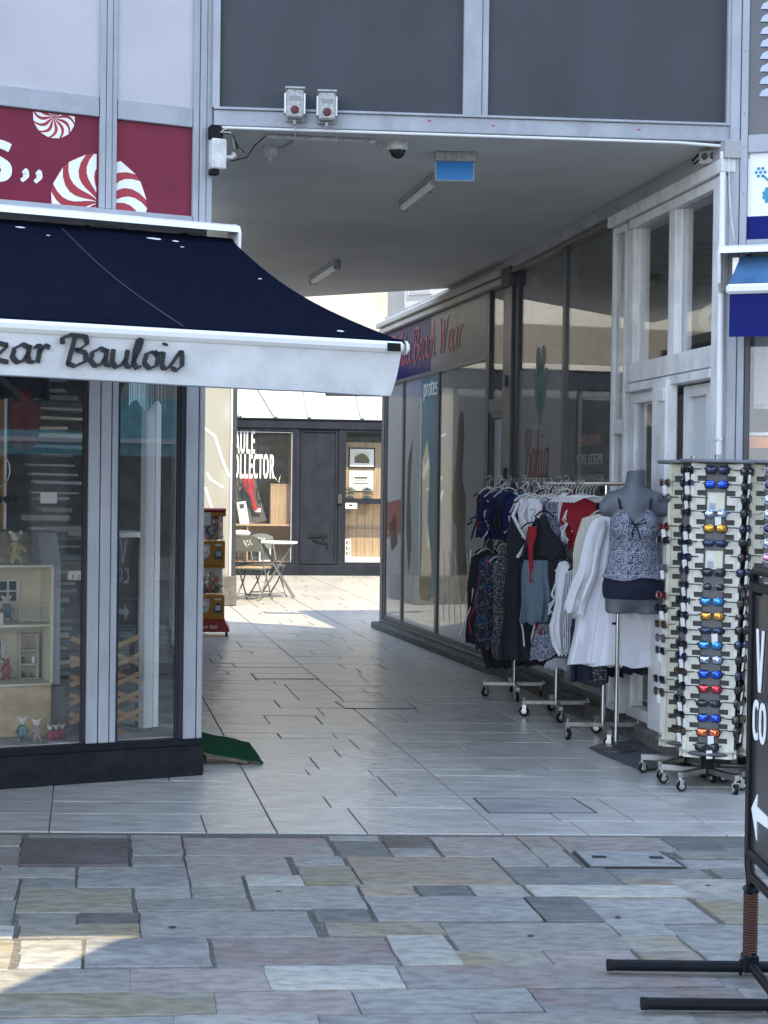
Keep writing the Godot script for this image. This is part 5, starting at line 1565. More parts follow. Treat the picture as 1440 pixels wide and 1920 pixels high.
# ---------------------------------------------------------------- cloth prints
func print_tex(key: String) -> ImageTexture:
	if tex_cache.has(key): return tex_cache[key]
	var r := RandomNumberGenerator.new()
	r.seed = hash(key)
	var n := 256
	var im := Image.create(n, n, true, Image.FORMAT_RGB8)
	var dab := func(c: Color, x: float, y: float, a: float, l: float, w: float) -> void:
		for i in int(l * 2):
			for j in range(-int(w), int(w) + 1):
				var px := int(x + cos(a) * i * .5 - sin(a) * j * (1.0 - absf(i / l - 1.0)) )
				var py := int(y + sin(a) * i * .5 + cos(a) * j * (1.0 - absf(i / l - 1.0)))
				im.set_pixel(posmod(px, n), posmod(py, n), c)
	match key:
		"leaves":
			im.fill(lin(.012, .018, .055))
			for i in 900: dab.call(lin(.62, .64, .72), r.randf() * n, r.randf() * n, r.randf() * TAU, r.randf_range(7, 12), 2)
		"leopard":
			im.fill(lin(.02, .02, .026))
			for i in 330: dab.call([lin(.5, .48, .46), lin(.34, .30, .29)][i % 2], r.randf() * n, r.randf() * n, r.randf() * TAU, r.randf_range(6, 13), 3)
		"floral":
			im.fill(lin(.010, .018, .035))
			for i in 200: dab.call([lin(.03, .10, .10), lin(.03, .08, .26), lin(.02, .14, .20), lin(.05, .13, .07)][i % 4], r.randf() * n, r.randf() * n, r.randf() * TAU, r.randf_range(12, 26), 4)
			for i in 46: dab.call([lin(.5, .05, .10), lin(.55, .10, .08), lin(.30, .06, .32)][i % 3], r.randf() * n, r.randf() * n, r.randf() * TAU, r.randf_range(8, 16), 5)
		"palm":
			im.fill(lin(.012, .02, .03))
			for i in 150: dab.call([lin(.36, .38, .33), lin(.14, .17, .12), lin(.5, .5, .45)][i % 3], r.randf() * n, r.randf() * n, r.randf() * TAU, r.randf_range(8, 24), 4)
		"stripe":
			im.fill(lin(.60, .60, .62))
			for x in range(0, n, 16): im.fill_rect(Rect2i(x, 0, 7, n), lin(.03, .035, .07))
		"beige_stripe":
			im.fill(lin(.62, .60, .52))
			for x in range(0, n, 16): im.fill_rect(Rect2i(x, 0, 5, n), lin(.40, .36, .27))
		"dots":
			im.fill(lin(.70, .70, .75))
			for i in 16:
				for j in 16:
					var cx := i * 16 + (8 if j % 2 else 0)
					for a in range(-2, 3):
						for b in range(-2, 3):
							if a * a + b * b < 6: im.set_pixel(posmod(cx + a, n), posmod(j * 16 + b, n), lin(.86, .86, .88))
		"denim":
			im.fill(lin(.10, .145, .18))
			for i in 1500: dab.call(lin(.13, .17, .20) if i % 2 else lin(.07, .11, .14), r.randf() * n, r.randf() * n, PI / 2 + r.randf_range(-.1, .1), r.randf_range(4, 14), 1)
		"paisley":
			im.fill(lin(.03, .05, .16))
			for i in 240: dab.call([lin(.45, .47, .6), lin(.08, .12, .4)][i % 2], r.randf() * n, r.randf() * n, r.randf() * TAU, r.randf_range(5, 12), 3)
	im.generate_mipmaps()
	tex_cache[key] = ImageTexture.create_from_image(im)
	return tex_cache[key]
func cloth(key: String, rep := Vector3(2, 2, 2)) -> StandardMaterial3D:
	var id := "cloth_" + key + str(rep)
	if M.has(id): return M[id]
	var m := mat(Color(1, 1, 1), .85, 0, print_tex(key), rep, null, 0.5, false)
	M[id] = m
	return m
func plain_cloth(r: float, g: float, b: float) -> StandardMaterial3D:
	var m := mat(Color(r, g, b), .88, 0, tex_cache.fine, Vector3(5, 5, 5), bumps("weave_n", .2, 1, 2.0, 15), .3, false)
	m.rim_enabled = true
	m.rim = .15
	return m

# a hanging piece of cloth: profile = [[y, half width, half depth] ...] from the top down, with folds that deepen downwards
var cloth_noise := FastNoiseLite.new()
func draped(prof: Array, folds: float, depth: float, seed_: int, cols := 56) -> MB:
	var rows := []
	for i in prof.size() - 1:
		var a: Array = prof[i]
		var e: Array = prof[i + 1]
		var steps := maxi(2, int((a[0] - e[0]) / .035))
		for k in steps + (1 if i == prof.size() - 2 else 0):
			var t := float(k) / steps
			var y := lerpf(a[0], e[0], t)
			var w := lerpf(a[1], e[1], t)
			var d := lerpf(a[2], e[2], t)
			var f := clampf((prof[0][0] - y) / (prof[0][0] - prof[-1][0]), 0, 1)
			var ring := []
			for j in cols:
				var an := -TAU * j / cols
				var c := cos(an)
				var s := sin(an)
				var wob := 1.0 + depth * f * (sin(c * folds * 3.0 + seed_ * 1.7) + .5 * sin(c * folds * 7.0 + seed_ * .9 + y * 3.0)) * absf(s)
				var x := signf(c) * pow(absf(c), .75) * w + .006 * sin(y * 17.0 + seed_)
				var wv := sin(c * folds * 2.2 + seed_ + .8 * sin(y * 4.0 + seed_)) + .5 * sin(c * folds * 5.1 + seed_ * 2.3) * f
				var z := s * d * .62 * wob + .024 * f * wv * minf(w * 6.0, 1.0) + .006 * sin(y * 9.0 + seed_ * 2.0)
				var nz := cloth_noise.get_noise_3d(x * 60.0 + seed_ * 31.0, y * 22.0, z * 60.0)
				var n2 := cloth_noise.get_noise_3d(x * 170.0, y * 70.0 + seed_ * 17.0, z * 120.0)
				ring.append(Vector3(x + .010 * f * nz, y + .012 * f * sin(c * 9.0 + seed_), z + .030 * f * nz + .010 * (.3 + f) * n2))
			rows.append(ring)
	var b := MB.new()
	b.grid(rows, true, true)
	var last: Array = rows[-1]
	var mid := Vector3.ZERO
	for p in last: mid += p
	mid /= last.size()
	for j in cols: b.tri(mid + Vector3(0, .02, 0), last[j], last[(j + 1) % cols])
	return b
func hanger(parent: Node3D, y: float, w: float, m: Material) -> void:
	var b := MB.new()
	b.tube([Vector3(-w, y - .045, 0), Vector3(-w * .5, y - .012, 0), Vector3(0, y, 0), Vector3(w * .5, y - .012, 0), Vector3(w, y - .045, 0)], .006, 6)
	b.tube([Vector3(0, y, 0), Vector3(0, y + .04, 0), Vector3(.012, y + .055, 0), Vector3(.024, y + .072, 0), Vector3(.012, y + .09, 0), Vector3(-.012, y + .085, 0)], .0025, 5)
	part("hanger", b, m, parent)

func garment(called: String, label: String, cat: String, at: Vector3, turn: float, prof: Array, m: Material, folds := 3.0, depth := .35, seed_ := 1, hm: Material = null) -> Node3D:
	var t := thing(called, label, cat, at, turn, "")
	part("cloth", draped(prof, folds, depth, seed_), m, t)
	hanger(t, prof[0][0] + .03, prof[0][1] * .8 + .05, hm if hm else M.white_plastic)
	return t
func strap(t: Node3D, pts: Array, m: Material, r := .005) -> void:
	rod("strap", pts, r, m, t, 6)
func tag_card(t: Node3D, at: Vector3, m: Material = null) -> void:
	bar("price_tag", at.x - .018, at.x + .018, at.y - .035, at.y + .035, at.z, at.z + .0015, m if m else M.paper, t, 0)

func messy_ties(t: Node3D, m: Material, seed_: int, y1: float, y0: float, w: float) -> void:
	var r := RandomNumberGenerator.new()
	r.seed = seed_
	for k in 4:
		var pts := []
		var p := Vector3(r.randf_range(-w, w), y1 + r.randf_range(-.04, .08), .05)
		for i in 7:
			pts.append(p)
			p += Vector3(r.randf_range(-.045, .045), (y0 - y1) / 7.0 + r.randf_range(-.03, .03), r.randf_range(-.012, .018))
		rod("tie", pts, r.randf_range(.005, .010), m, t, 6)
func build_racks() -> void:
	# three chrome stands on castors, one behind the other along the shop windows
	var i := 0
	for q in [[Vector3(1.43, 0, -9.62), 0.0, "nearest the sunglasses, hung with white tunics"], [Vector3(1.24, 0, -10.6), 0.0, "in the middle, hung with red and black swimwear"], [Vector3(1.03, 0, -11.6), 0.0, "at the far end, hung with blue bikinis"]]:
		var t := thing("clothes_rack", "chrome clothes rack on castors %s" % q[2], "clothes rack", q[0], 0, "clothes racks along the shop window")
		bar("base_bar", -.245, .245, .088, .118, -.018, .018, M.steel, t, .003)
		bar("base_bar", -.018, .018, .086, .116, -.3, .3, M.steel, t, .003)
		for x in [-.225, .225]:
			wheel(t, Vector3(x, 0, .0), .036, .3 + i)
			rod("bolt", [Vector3(x, .118, 0), Vector3(x, .136, 0)], .006, M.chrome, t, 8)
		for z in [-.28, .28]: wheel(t, Vector3(0, 0, z), .036, 1.2 + i)
		rod("pole", [Vector3(0, .1, 0), Vector3(0, 1.66, 0)], .014, M.chrome, t, 12)
		# arms run along the wall
		var d := Vector3(.19, 0, .982)
		rod("upper_rail", [d * -.42 + Vector3(0, 1.655, 0), d * .42 + Vector3(0, 1.655, 0)], .0125, M.chrome, t, 10)
		rod("lower_rail", [d * -.40 + Vector3(0, 1.12, 0), d * .40 + Vector3(0, 1.12, 0)], .011, M.chrome, t, 10)
		i += 1

func build_garments() -> void:
	var blk := plain_cloth(.012, .013, .018)
	var navy := plain_cloth(.012, .017, .045)
	var red := plain_cloth(.30, .012, .022)
	var white := plain_cloth(.74, .74, .77)
	cloth_noise.frequency = .09
	var blue := plain_cloth(.008, .014, .11)
	var leaves := cloth("leaves", Vector3(6, 6, 6))
	var W: StandardMaterial3D = M.white_plastic
	var K: StandardMaterial3D = M.black
	# --- first rack
	var t := garment("white_tunic", "long white dotted tunic with rolled sleeves at the front of the near rack", "tunic", Vector3(1.50, 0, -9.5), -12, [[1.47, .045, .03], [1.44, .14, .045], [1.36, .185, .06], [1.1, .225, .075], [.8, .27, .09], [.50, .315, .10]], cloth("dots", Vector3(5, 5, 5)), 3.4, .45, 2, K)
	var sl := part("sleeve", draped([[.60, .035, .03], [.56, .055, .05], [.3, .062, .052], [.0, .066, .05]], 2.5, .35, 91), white, t, Vector3(-.272, .85, .09))
	sl.rotation = Vector3(.06, .3, -.26)
	var cf := part("cuff", draped([[.085, .068, .052], [.0, .071, .054]], 2.5, .2, 91), white, t, Vector3(-.275, .835, .09))
	cf.rotation = Vector3(.06, .3, -.26)
	for x in [-.11, .02]:
		rod("placket", [Vector3(x * .4, 1.44, .06), Vector3(x * .8, 1.1, .085), Vector3(x * 1.2, .8, .105), Vector3(x * 1.5, .5, .115)], .005, white, t, 6)
	garment("blush_tunic", "pale blush tunic hanging behind the white dotted tunic", "tunic", Vector3(1.60, 0, -9.66), -8, [[1.45, .045, .03], [1.42, .13, .04], [1.1, .18, .05], [.53, .21, .07]], plain_cloth(.52, .42, .44), 3, .4, 5, K)
	garment("beige_striped_shirt", "beige striped shirt behind the white tunic's shoulder", "shirt", Vector3(1.43, 0, -9.72), -25, [[1.46, .05, .03], [1.43, .15, .05], [1.2, .20, .05], [1.0, .21, .05], [.72, .20, .05]], cloth("beige_stripe", Vector3(4, 4, 4)), 3, .4, 8, W)
	garment("navy_striped_shirt", "navy and white striped shirt hanging below the white sleeve", "shirt", Vector3(1.30, 0, -9.80), -15, [[1.10, .045, .03], [1.06, .10, .04], [.9, .13, .05], [.55, .14, .05]], cloth("stripe", Vector3(5, 5, 5)), 3, .4, 11, K)
	garment("white_blouse", "plain white blouse with pointed hem behind the striped shirt", "blouse", Vector3(1.20, 0, -9.88), -10, [[1.12, .03, .02], [1.05, .04, .03], [.9, .055, .03], [.72, .10, .04], [.60, .07, .04], [.52, .03, .02]], white, 3, .4, 13, K)
	for k in 3:
		garment("navy_trousers", "dark navy trousers hanging low under the %s" % ["white tunic's hem", "blush tunic's hem", "striped shirt's hem"][k], "trousers", Vector3(1.36 + k * .12, 0, -9.78 - (k % 2) * .1), -10, [[.98, .12, .04], [.7, .13, .05], [.36 + k * .03, .12, .05]], navy, 3, .5, 20 + k, K)
	garment("floral_pouch", "small red and white floral piece hanging lowest on the near rack", "garment", Vector3(1.40, 0, -9.6), 0, [[.62, .04, .02], [.45, .05, .03], [.365, .04, .02]], cloth("palm", Vector3(6, 6, 6)), 3, .4, 26, K)
	garment("striped_hem_skirt", "thin striped skirt with a red edge under the white tunic", "skirt", Vector3(1.55, 0, -9.6), -8, [[.95, .12, .04], [.7, .17, .05], [.485, .19, .06]], cloth("beige_stripe", Vector3(6, 6, 6)), 3, .4, 27, K)
	# --- middle rack: swimwear above, shorts and dresses below
	for k in 5:
		garment("red_bikini", "red bikini piece hanging on the middle rack's upper rail", "bikini", Vector3(1.35 - k * .025, 0, -10.2 - k * .085), -20, [[1.56, .05, .02], [1.53, .10, .03], [1.42 - (k % 2) * .03, .115, .04], [1.33, .07, .03], [1.30, .02, .02]], red, 2, .3, 30 + k, W).set_meta("group", "red bikini pieces on the middle rack")
	for k in 3:
		t = garment("leaf_bikini", "navy and white leaf printed bikini top on the middle rack", "bikini", Vector3(1.17 - k * .02, 0, -10.36 - k * .08), -15, [[1.55, .04, .02], [1.52, .075, .03], [1.36, .09, .04], [1.28, .05, .03]], leaves, 2, .3, 36 + k, W)
		t.set_meta("group", "leaf printed bikini tops")
		strap(t, [Vector3(-.06, 1.5, .04), Vector3(-.08, 1.38, .05), Vector3(-.02, 1.27, .05), Vector3(.05, 1.22, .04)], red, .012)
	for k in 2:
		t = garment("white_strap_top", "top with broad white straps on the middle rack, %s the black swimsuit" % ["over", "beside"][k], "bikini", Vector3(1.04 - k * .05, 0, -10.32 - k * .1), -12, [[1.55, .04, .02], [1.5, .06, .03], [1.36, .05, .03], [1.28, .03, .02]], white, 2, .3, 41 + k, W)
		strap(t, [Vector3(-.05, 1.52, .03), Vector3(-.085, 1.43, .04), Vector3(-.03, 1.33, .05), Vector3(.02, 1.25, .04), Vector3(-.05, 1.14, .03)], white, .014)
		strap(t, [Vector3(.05, 1.5, .03), Vector3(.02, 1.38, .05), Vector3(.06, 1.28, .04)], white, .012)
	t = garment("black_swimsuit", "black swimsuit with crossed straps hanging in the middle of the racks", "swimsuit", Vector3(1.10, 0, -10.25), -12, [[1.44, .02, .02], [1.35, .05, .03], [1.25, .13, .04], [1.1, .16, .05], [.98, .15, .05], [.88, .05, .03]], blk, 2, .3, 44, K)
	strap(t, [Vector3(-.04, 1.42, .03), Vector3(-.1, 1.3, .04), Vector3(-.14, 1.15, .04)], blk, .016)
	garment("long_black_dress", "long black dress hanging between blue bikinis and red swimwear", "dress", Vector3(.935, 0, -10.45), -10, [[1.5, .03, .02], [1.44, .055, .04], [1.1, .075, .05], [.7, .10, .07], [.42, .12, .08]], blk, 3, .4, 46, K)
	t = garment("red_strap_top", "thin red strap top over the long black dress", "top", Vector3(1.01, 0, -10.2), -10, [[1.36, .03, .015], [1.3, .035, .02], [1.22, .02, .02], [.98, .015, .01]], red, 2, .2, 47, K)
	garment("denim_shorts", "light denim drawstring shorts on the lower rail of the middle rack", "shorts", Vector3(1.045, 0, -10.22), -8, [[1.13, .085, .035], [1.06, .09, .04], [.9, .10, .05], [.72, .105, .055], [.70, .10, .05]], cloth("denim", Vector3(3, 3, 3)), 4, .5, 50, K)
	garment("leaf_dress", "navy and white leaf printed dress on the lower rail, hem near the castors", "dress", Vector3(1.17, 0, -10.3), -12, [[.98, .045, .03], [.9, .07, .04], [.72, .10, .06], [.44, .15, .08]], leaves, 3, .5, 52, K)
	garment("navy_leaf_shorts", "navy shorts with a leaf printed side on the lower rail", "shorts", Vector3(1.15, 0, -10.45), -10, [[1.16, .07, .03], [1.0, .09, .05], [.82, .10, .05]], navy, 3, .4, 54, K)
	garment("red_scarf", "narrow red cloth between the denim shorts and the leaf dress", "scarf", Vector3(1.085, 0, -10.3), 0, [[.9, .02, .015], [.8, .04, .02], [.72, .045, .02], [.62, .012, .01]], red, 2, .3, 55, K)
	garment("palm_shorts", "dark shorts with pale palm print below the denim shorts", "shorts", Vector3(.965, 0, -10.5), -6, [[.88, .06, .03], [.75, .07, .05], [.5, .09, .05]], cloth("palm", Vector3(4, 4, 4)), 3, .4, 56, K)
	garment("red_trim_shirt", "white shirt with a red trim hanging at the lower rail's front end", "shirt", Vector3(1.21, 0, -10.05), -15, [[1.14, .03, .02], [1.08, .045, .03], [.92, .05, .03], [.8, .045, .03]], white, 2, .3, 57, K)
	garment("black_cover_dress", "wide black dress at the bottom of the middle rack", "dress", Vector3(1.10, 0, -10.62), -10, [[.9, .09, .04], [.6, .13, .06], [.36, .16, .07]], blk, 3, .4, 58, K)
	garment("pale_cap", "pale cap with dark brim stitching lying against the lowest dresses", "cap", Vector3(1.22, 0, -10.15), -10, [[.47, .04, .03], [.44, .10, .05], [.41, .12, .06], [.395, .11, .05]], plain_cloth(.35, .36, .38), 2, .1, 59, K)
	# --- far rack
	for k in 5:
		t = garment("blue_bikini", ["deep blue bikini hanging on the far rack's upper rail", "black navy bikini hanging on the far rack's upper rail"][k % 2], "bikini", Vector3(.93 - k * .03, 0, -11.2 - k * .08), -15, [[1.6 - (k % 2) * .03, .03, .02], [1.55, .07, .04], [1.42, .09, .05], [1.3, .07, .05], [1.24, .03, .03]], blue if k % 2 == 0 else navy, 2, .4, 60 + k, W)
		t.set_meta("group", "dark blue bikinis on the far rack")
		tag_card(t, Vector3(.08, 1.30, .06))
		messy_ties(t, [blk, blue, navy, white][k % 4], 60 + k, 1.5, 1.22, .10)
	garment("paisley_bikini", "blue and white printed bikini at the front of the far rack", "bikini", Vector3(1.03, 0, -11.1), -15, [[1.6, .03, .02], [1.54, .06, .04], [1.4, .06, .05], [1.3, .04, .03]], cloth("paisley", Vector3(5, 5, 5)), 2, .4, 66, W)
	garment("taupe_bikini", "taupe bikini cup hanging lowest on the far rack's upper rail", "bikini", Vector3(.965, 0, -11.15), -10, [[1.30, .02, .01], [1.24, .05, .03], [1.15, .05, .035], [1.10, .02, .02]], plain_cloth(.16, .12, .12), 2, .2, 67, W)
	t = garment("floral_dress", "dark dress with blue and red flowers at the left end of the racks", "dress", Vector3(.82, 0, -11.3), -12, [[1.12, .04, .03], [1.08, .10, .05], [.8, .105, .07], [.42, .12, .08]], cloth("floral", Vector3(2.5, 2.5, 2.5)), 3, .5, 70, K)
	strap(t, [Vector3(.02, 1.12, .02), Vector3(.05, 1.2, .02), Vector3(.07, 1.3, .0)], K, .005)
	garment("leopard_dress", "black and white leopard print dress beside the floral dress", "dress", Vector3(.90, 0, -11.05), -12, [[1.20, .03, .02], [1.14, .055, .04], [.85, .075, .05], [.36, .085, .06]], cloth("leopard", Vector3(4.5, 4.5, 4.5)), 3, .5, 72, K)
	garment("black_skirt", "long plain black skirt under the floral dress", "skirt", Vector3(.88, 0, -11.4), -12, [[.9, .12, .05], [.5, .15, .07], [.25, .10, .06]], blk, 3, .4, 74, K)
	garment("dark_patterned_dress", "dark patterned dress behind the denim shorts", "dress", Vector3(.99, 0, -11.0), -12, [[1.18, .03, .02], [1.1, .05, .04], [.6, .07, .05], [.4, .08, .05]], cloth("paisley", Vector3(4, 4, 4)), 3, .5, 76, K)
	garment("black_tunic", "plain black tunic at the left edge behind the floral dress", "tunic", Vector3(.79, 0, -11.55), -12, [[1.13, .05, .03], [1.08, .12, .05], [.7, .14, .06], [.42, .14, .06]], blk, 3, .4, 78, K)
	# many thin pieces crowd the rails behind the ones in front
	var r := RandomNumberGenerator.new()
	r.seed = 303
	var kinds := [
		["red", red], ["white", white], ["leaf printed", leaves], ["black", blk], ["navy", navy], ["blue", blue], ["blue and white printed", cloth("paisley", Vector3(5, 5, 5))],
		["floral", cloth("floral", Vector3(3, 3, 3))], ["leopard print", cloth("leopard", Vector3(5, 5, 5))], ["palm print", cloth("palm", Vector3(4, 4, 4))], ["striped", cloth("stripe", Vector3(6, 6, 6))], ["denim blue", cloth("denim", Vector3(3, 3, 3))]]
	for row in [
			["upper rail of the middle rack", Vector3(1.28, 0, -10.28), Vector3(-.016, 0, -.062), 10, 1.57, .20, .36, .075, [0, 1, 2, 0, 3, 1, 0, 2, 10, 3]],
			["upper rail of the far rack", Vector3(1.06, 0, -11.12), Vector3(-.022, 0, -.066), 11, 1.58, .22, .40, .075, [5, 3, 6, 4, 3, 5, 6, 4, 3, 5, 4]],
			["lower rail of the middle rack", Vector3(1.25, 0, -10.18), Vector3(-.03, 0, -.06), 9, 1.08, .35, .62, .10, [4, 2, 3, 11, 9, 4, 3, 2, 4]],
			["lower rail of the far rack", Vector3(1.0, 0, -11.02), Vector3(-.026, 0, -.07), 9, 1.1, .45, .75, .10, [3, 8, 4, 7, 3, 9, 8, 3, 7]]]:
		for k in row[3]:
			var kd: Array = kinds[row[8][k]]
			var y: float = row[4] + r.randf_range(-.03, .03)
			var L := r.randf_range(row[5], row[6])
			var w: float = row[7] * r.randf_range(.7, 1.25)
			var pf := [[y, .03, .015], [y - .03, w * .8, .022], [y - L * .5, w * r.randf_range(.75, 1.1), .03], [y - L, w * r.randf_range(.3, 1.15), .03]]
			var o := garment("hung_garment", "thin %s garment crowded on the %s" % [kd[0], row[0]], "garment", row[1] + row[2] * k + Vector3(r.randf_range(-.07, .07), 0, 0), r.randf_range(-45, 25), pf, kd[1], r.randf_range(2, 4), .5, 200 + k, W if k % 2 else K)
			o.set_meta("group", "garments crowded on the racks")
			if k % 2 == 0: messy_ties(o, [white, blk, red, navy][k % 4], 400 + k, y - .05, y - L, w)
			if k % 3 == 0: tag_card(o, Vector3(w * .6, y - .12, .05))
	# white and printed hangers crowd the rails
	for k in 16:
		var h := thing("spare_hanger", "empty white hanger in the row on the near rack's upper rail", "hanger", Vector3(1.40 - k * .018, 0, -9.98 - k * .045), -15, "empty hangers on the near rack")
		hanger(h, 1.575, .14, M.white_paint)
	for k in 12:
		var h := thing("curled_hanger", "bikini hanger with curled ties above the far rails", "hanger", Vector3(1.20 - k * .022, 0, -10.9 - k * .055), -15, "curled ties above the far rails")
		hanger(h, 1.61, .10, M.white_plastic)
		var b := MB.new()
		for s in 4:
			var a := s * 1.6 + k
			b.tube([Vector3(-.09 + s * .055, 1.60, .0), Vector3(-.09 + s * .055 + .02 * cos(a), 1.64, .03 * sin(a)), Vector3(-.07 + s * .055, 1.665, .03), Vector3(-.05 + s * .055, 1.62, .045), Vector3(-.06 + s * .055, 1.56, .05)], .010, 6)
		part("ties", b, [M.white_plastic, plain_cloth(.02, .025, .05), plain_cloth(.3, .3, .33)][k % 3], h)

# ---------------------------------------------------------------- the torso on its stand
func build_mannequin() -> void:
	var t := thing("mannequin", "grey headless mannequin torso on a chrome pole wearing a leaf print top and navy shorts", "mannequin", Vector3(1.545, 0, -9.22), -6)
	var bones := [
		[Vector3(0, 1.62, -.02), Vector3(.012, 1.76, 0), .062, .056],
		[Vector3(-.12, 1.545, -.02), Vector3(.12, 1.545, -.02), .058, .058],
		[Vector3(-.13, 1.54, -.015), Vector3(-.175, 1.50, -.005), .058, .050],
		[Vector3(.13, 1.54, -.015), Vector3(.178, 1.505, -.005), .058, .050],
		[Vector3(0, 1.50, -.01), Vector3(0, 1.33, .0), .135, .130, 1.3],
		[Vector3(-.07, 1.385, .068), Vector3(-.062, 1.37, .075), .062, .058],
		[Vector3(.07, 1.385, .068), Vector3(.062, 1.37, .075), .062, .058],
		[Vector3(0, 1.33, .0), Vector3(0, 1.2, .005), .128, .118, 1.3],
		[Vector3(0, 1.17, .0), Vector3(0, 1.03, -.01), .13, .165, 1.35],
		[Vector3(-.088, 1.02, -.005), Vector3(-.098, .82, .0), .086, .070],
		[Vector3(.088, 1.02, -.005), Vector3(.098, .82, .0), .086, .070]]
	var body := func(p: Vector3) -> float:
		var d := body_field(p, bones, .045)
		d = maxf(d, p.y - 1.738 - p.x * .1)
		d = maxf(d, .855 - p.y)
		# arms end in flat cut faces
		d = maxf(d, absf(p.x) - .214)
		return d
	part("body", nets(body, Vector3(-.25, .82, -.2), Vector3(.25, 1.78, .22), .0115), M.mannequin, t)
	# top: the body's own shape a little larger, neck line cut as a V between two cups, loose hem
	var top := func(p: Vector3) -> float:
		var loose := .007 + .020 * clampf((1.32 - p.y) / .25, 0, 1)
		loose += .004 * sin(p.x * 60.0 + p.y * 9.0) * clampf((1.3 - p.y) / .2, 0, 1)
		var d := body_field(p, bones, .045) - loose - .003
		var ax := absf(p.x)
		var line := 1.515 - maxf(0.0, .085 - ax) * 1.15 - maxf(0.0, ax - .085) * 1.3
		if p.z < .0: line = 1.42
		d = maxf(d, p.y - line)
		d = maxf(d, 1.068 + .01 * sin(p.x * 22.0) - p.y)
		return d
	part("printed_top", nets(top, Vector3(-.24, 1.04, -.2), Vector3(.24, 1.54, .24), .0085), cloth("leaves", Vector3(7, 7, 7)), t)
	var shorts := func(p: Vector3) -> float:
		var d := body_field(p, bones, .045) - .009
		d = maxf(d, p.y - 1.13)
		d = maxf(d, .945 + .012 * absf(p.x) - p.y)
		return d
	part("shorts", nets(shorts, Vector3(-.24, .92, -.2), Vector3(.24, 1.15, .2), .0085), plain_cloth(.008, .012, .032), t)
	var nv := plain_cloth(.010, .013, .03)
	for s in [-1.0, 1.0]:
		rod("shoulder_strap", [Vector3(s * .088, 1.50, .092), Vector3(s * .096, 1.55, .064), Vector3(s * .105, 1.59, .022), Vector3(s * .105, 1.612, -.02), Vector3(s * .1, 1.57, -.07), Vector3(s * .09, 1.4, -.115)], .008, nv, t, 8)
		rod("bow_loop", [Vector3(0, 1.405, .128), Vector3(s * .045 + .01, 1.445, .14), Vector3(s * .05 + .012, 1.42, .145), Vector3(0, 1.402, .132)], .004, nv, t, 6)
		rod("bow_end", [Vector3(0, 1.404, .13), Vector3(s * .02, 1.36, .148), Vector3(s * .022 + .006, 1.325, .15)], .0045, nv, t, 6)
	bar("label_tag", .175, .21, 1.285, 1.39, .0, .003, mat(Color(.015, .02, .05), .5), t, 0)
	bar("label_print", .187, .198, 1.30, 1.375, .003, .0045, M.paper, t, 0)
	rod("pole", [Vector3(-.09, .02, .0), Vector3(-.09, .9, .0)], .0135, M.chrome, t, 12)
	rod("clamp_screw", [Vector3(-.09, .79, .0), Vector3(-.125, .79, .006)], .008, M.black, t, 8)
	var f := MB.new()
	f.lathe([[.015, .06], [.02, .03], [.12, .026], [.14, .022], [.14, .016]], Vector3(-.09, 0, 0), 24)
	part("foot", f, M.dark_steel, t)
	# dark rubber mat underneath
	var m := thing("rubber_mat", "dark rubber floor mat under the mannequin and the sunglasses stand", "mat", Vector3(1.6, 0, -9.15))
	var g := []
	for i in 9:
		var row := []
		for j in 9:
			var u := i / 8.0
			var w := j / 8.0
			var p := Vector3(-.30, 0, -.14).lerp(Vector3(.22, 0, -.55), w).lerp(Vector3(-.10, 0, .60).lerp(Vector3(.42, 0, .30), w), u)
			p.y = .012 + .012 * maxf(0.0, sin(u * 6.0 + w * 3.0)) * (.3 + w)
			row.append(p)
		g.append(row)
	var mm := MB.new()
	mm.grid(g, false, true)
	var g2 := []
	for row in g:
		var r2 := []
		for p in row: r2.append(p - Vector3(0, .008, 0))
		g2.append(r2)
	mm.grid(g2, false, false)
	for k in 8:
		for e in [[g[0][k], g[0][k + 1], g2[0][k + 1], g2[0][k]], [g[8][k], g[8][k + 1], g2[8][k + 1], g2[8][k]], [g[k][0], g[k + 1][0], g2[k + 1][0], g2[k][0]], [g[k][8], g[k + 1][8], g2[k + 1][8], g2[k][8]]]: mm.quad(e[0], e[1], e[2], e[3])
	part("sheet", mm, mat(Color(.075, .08, .088), .6, 0, tex_cache.worn, Vector3(3, 3, 3)), m)

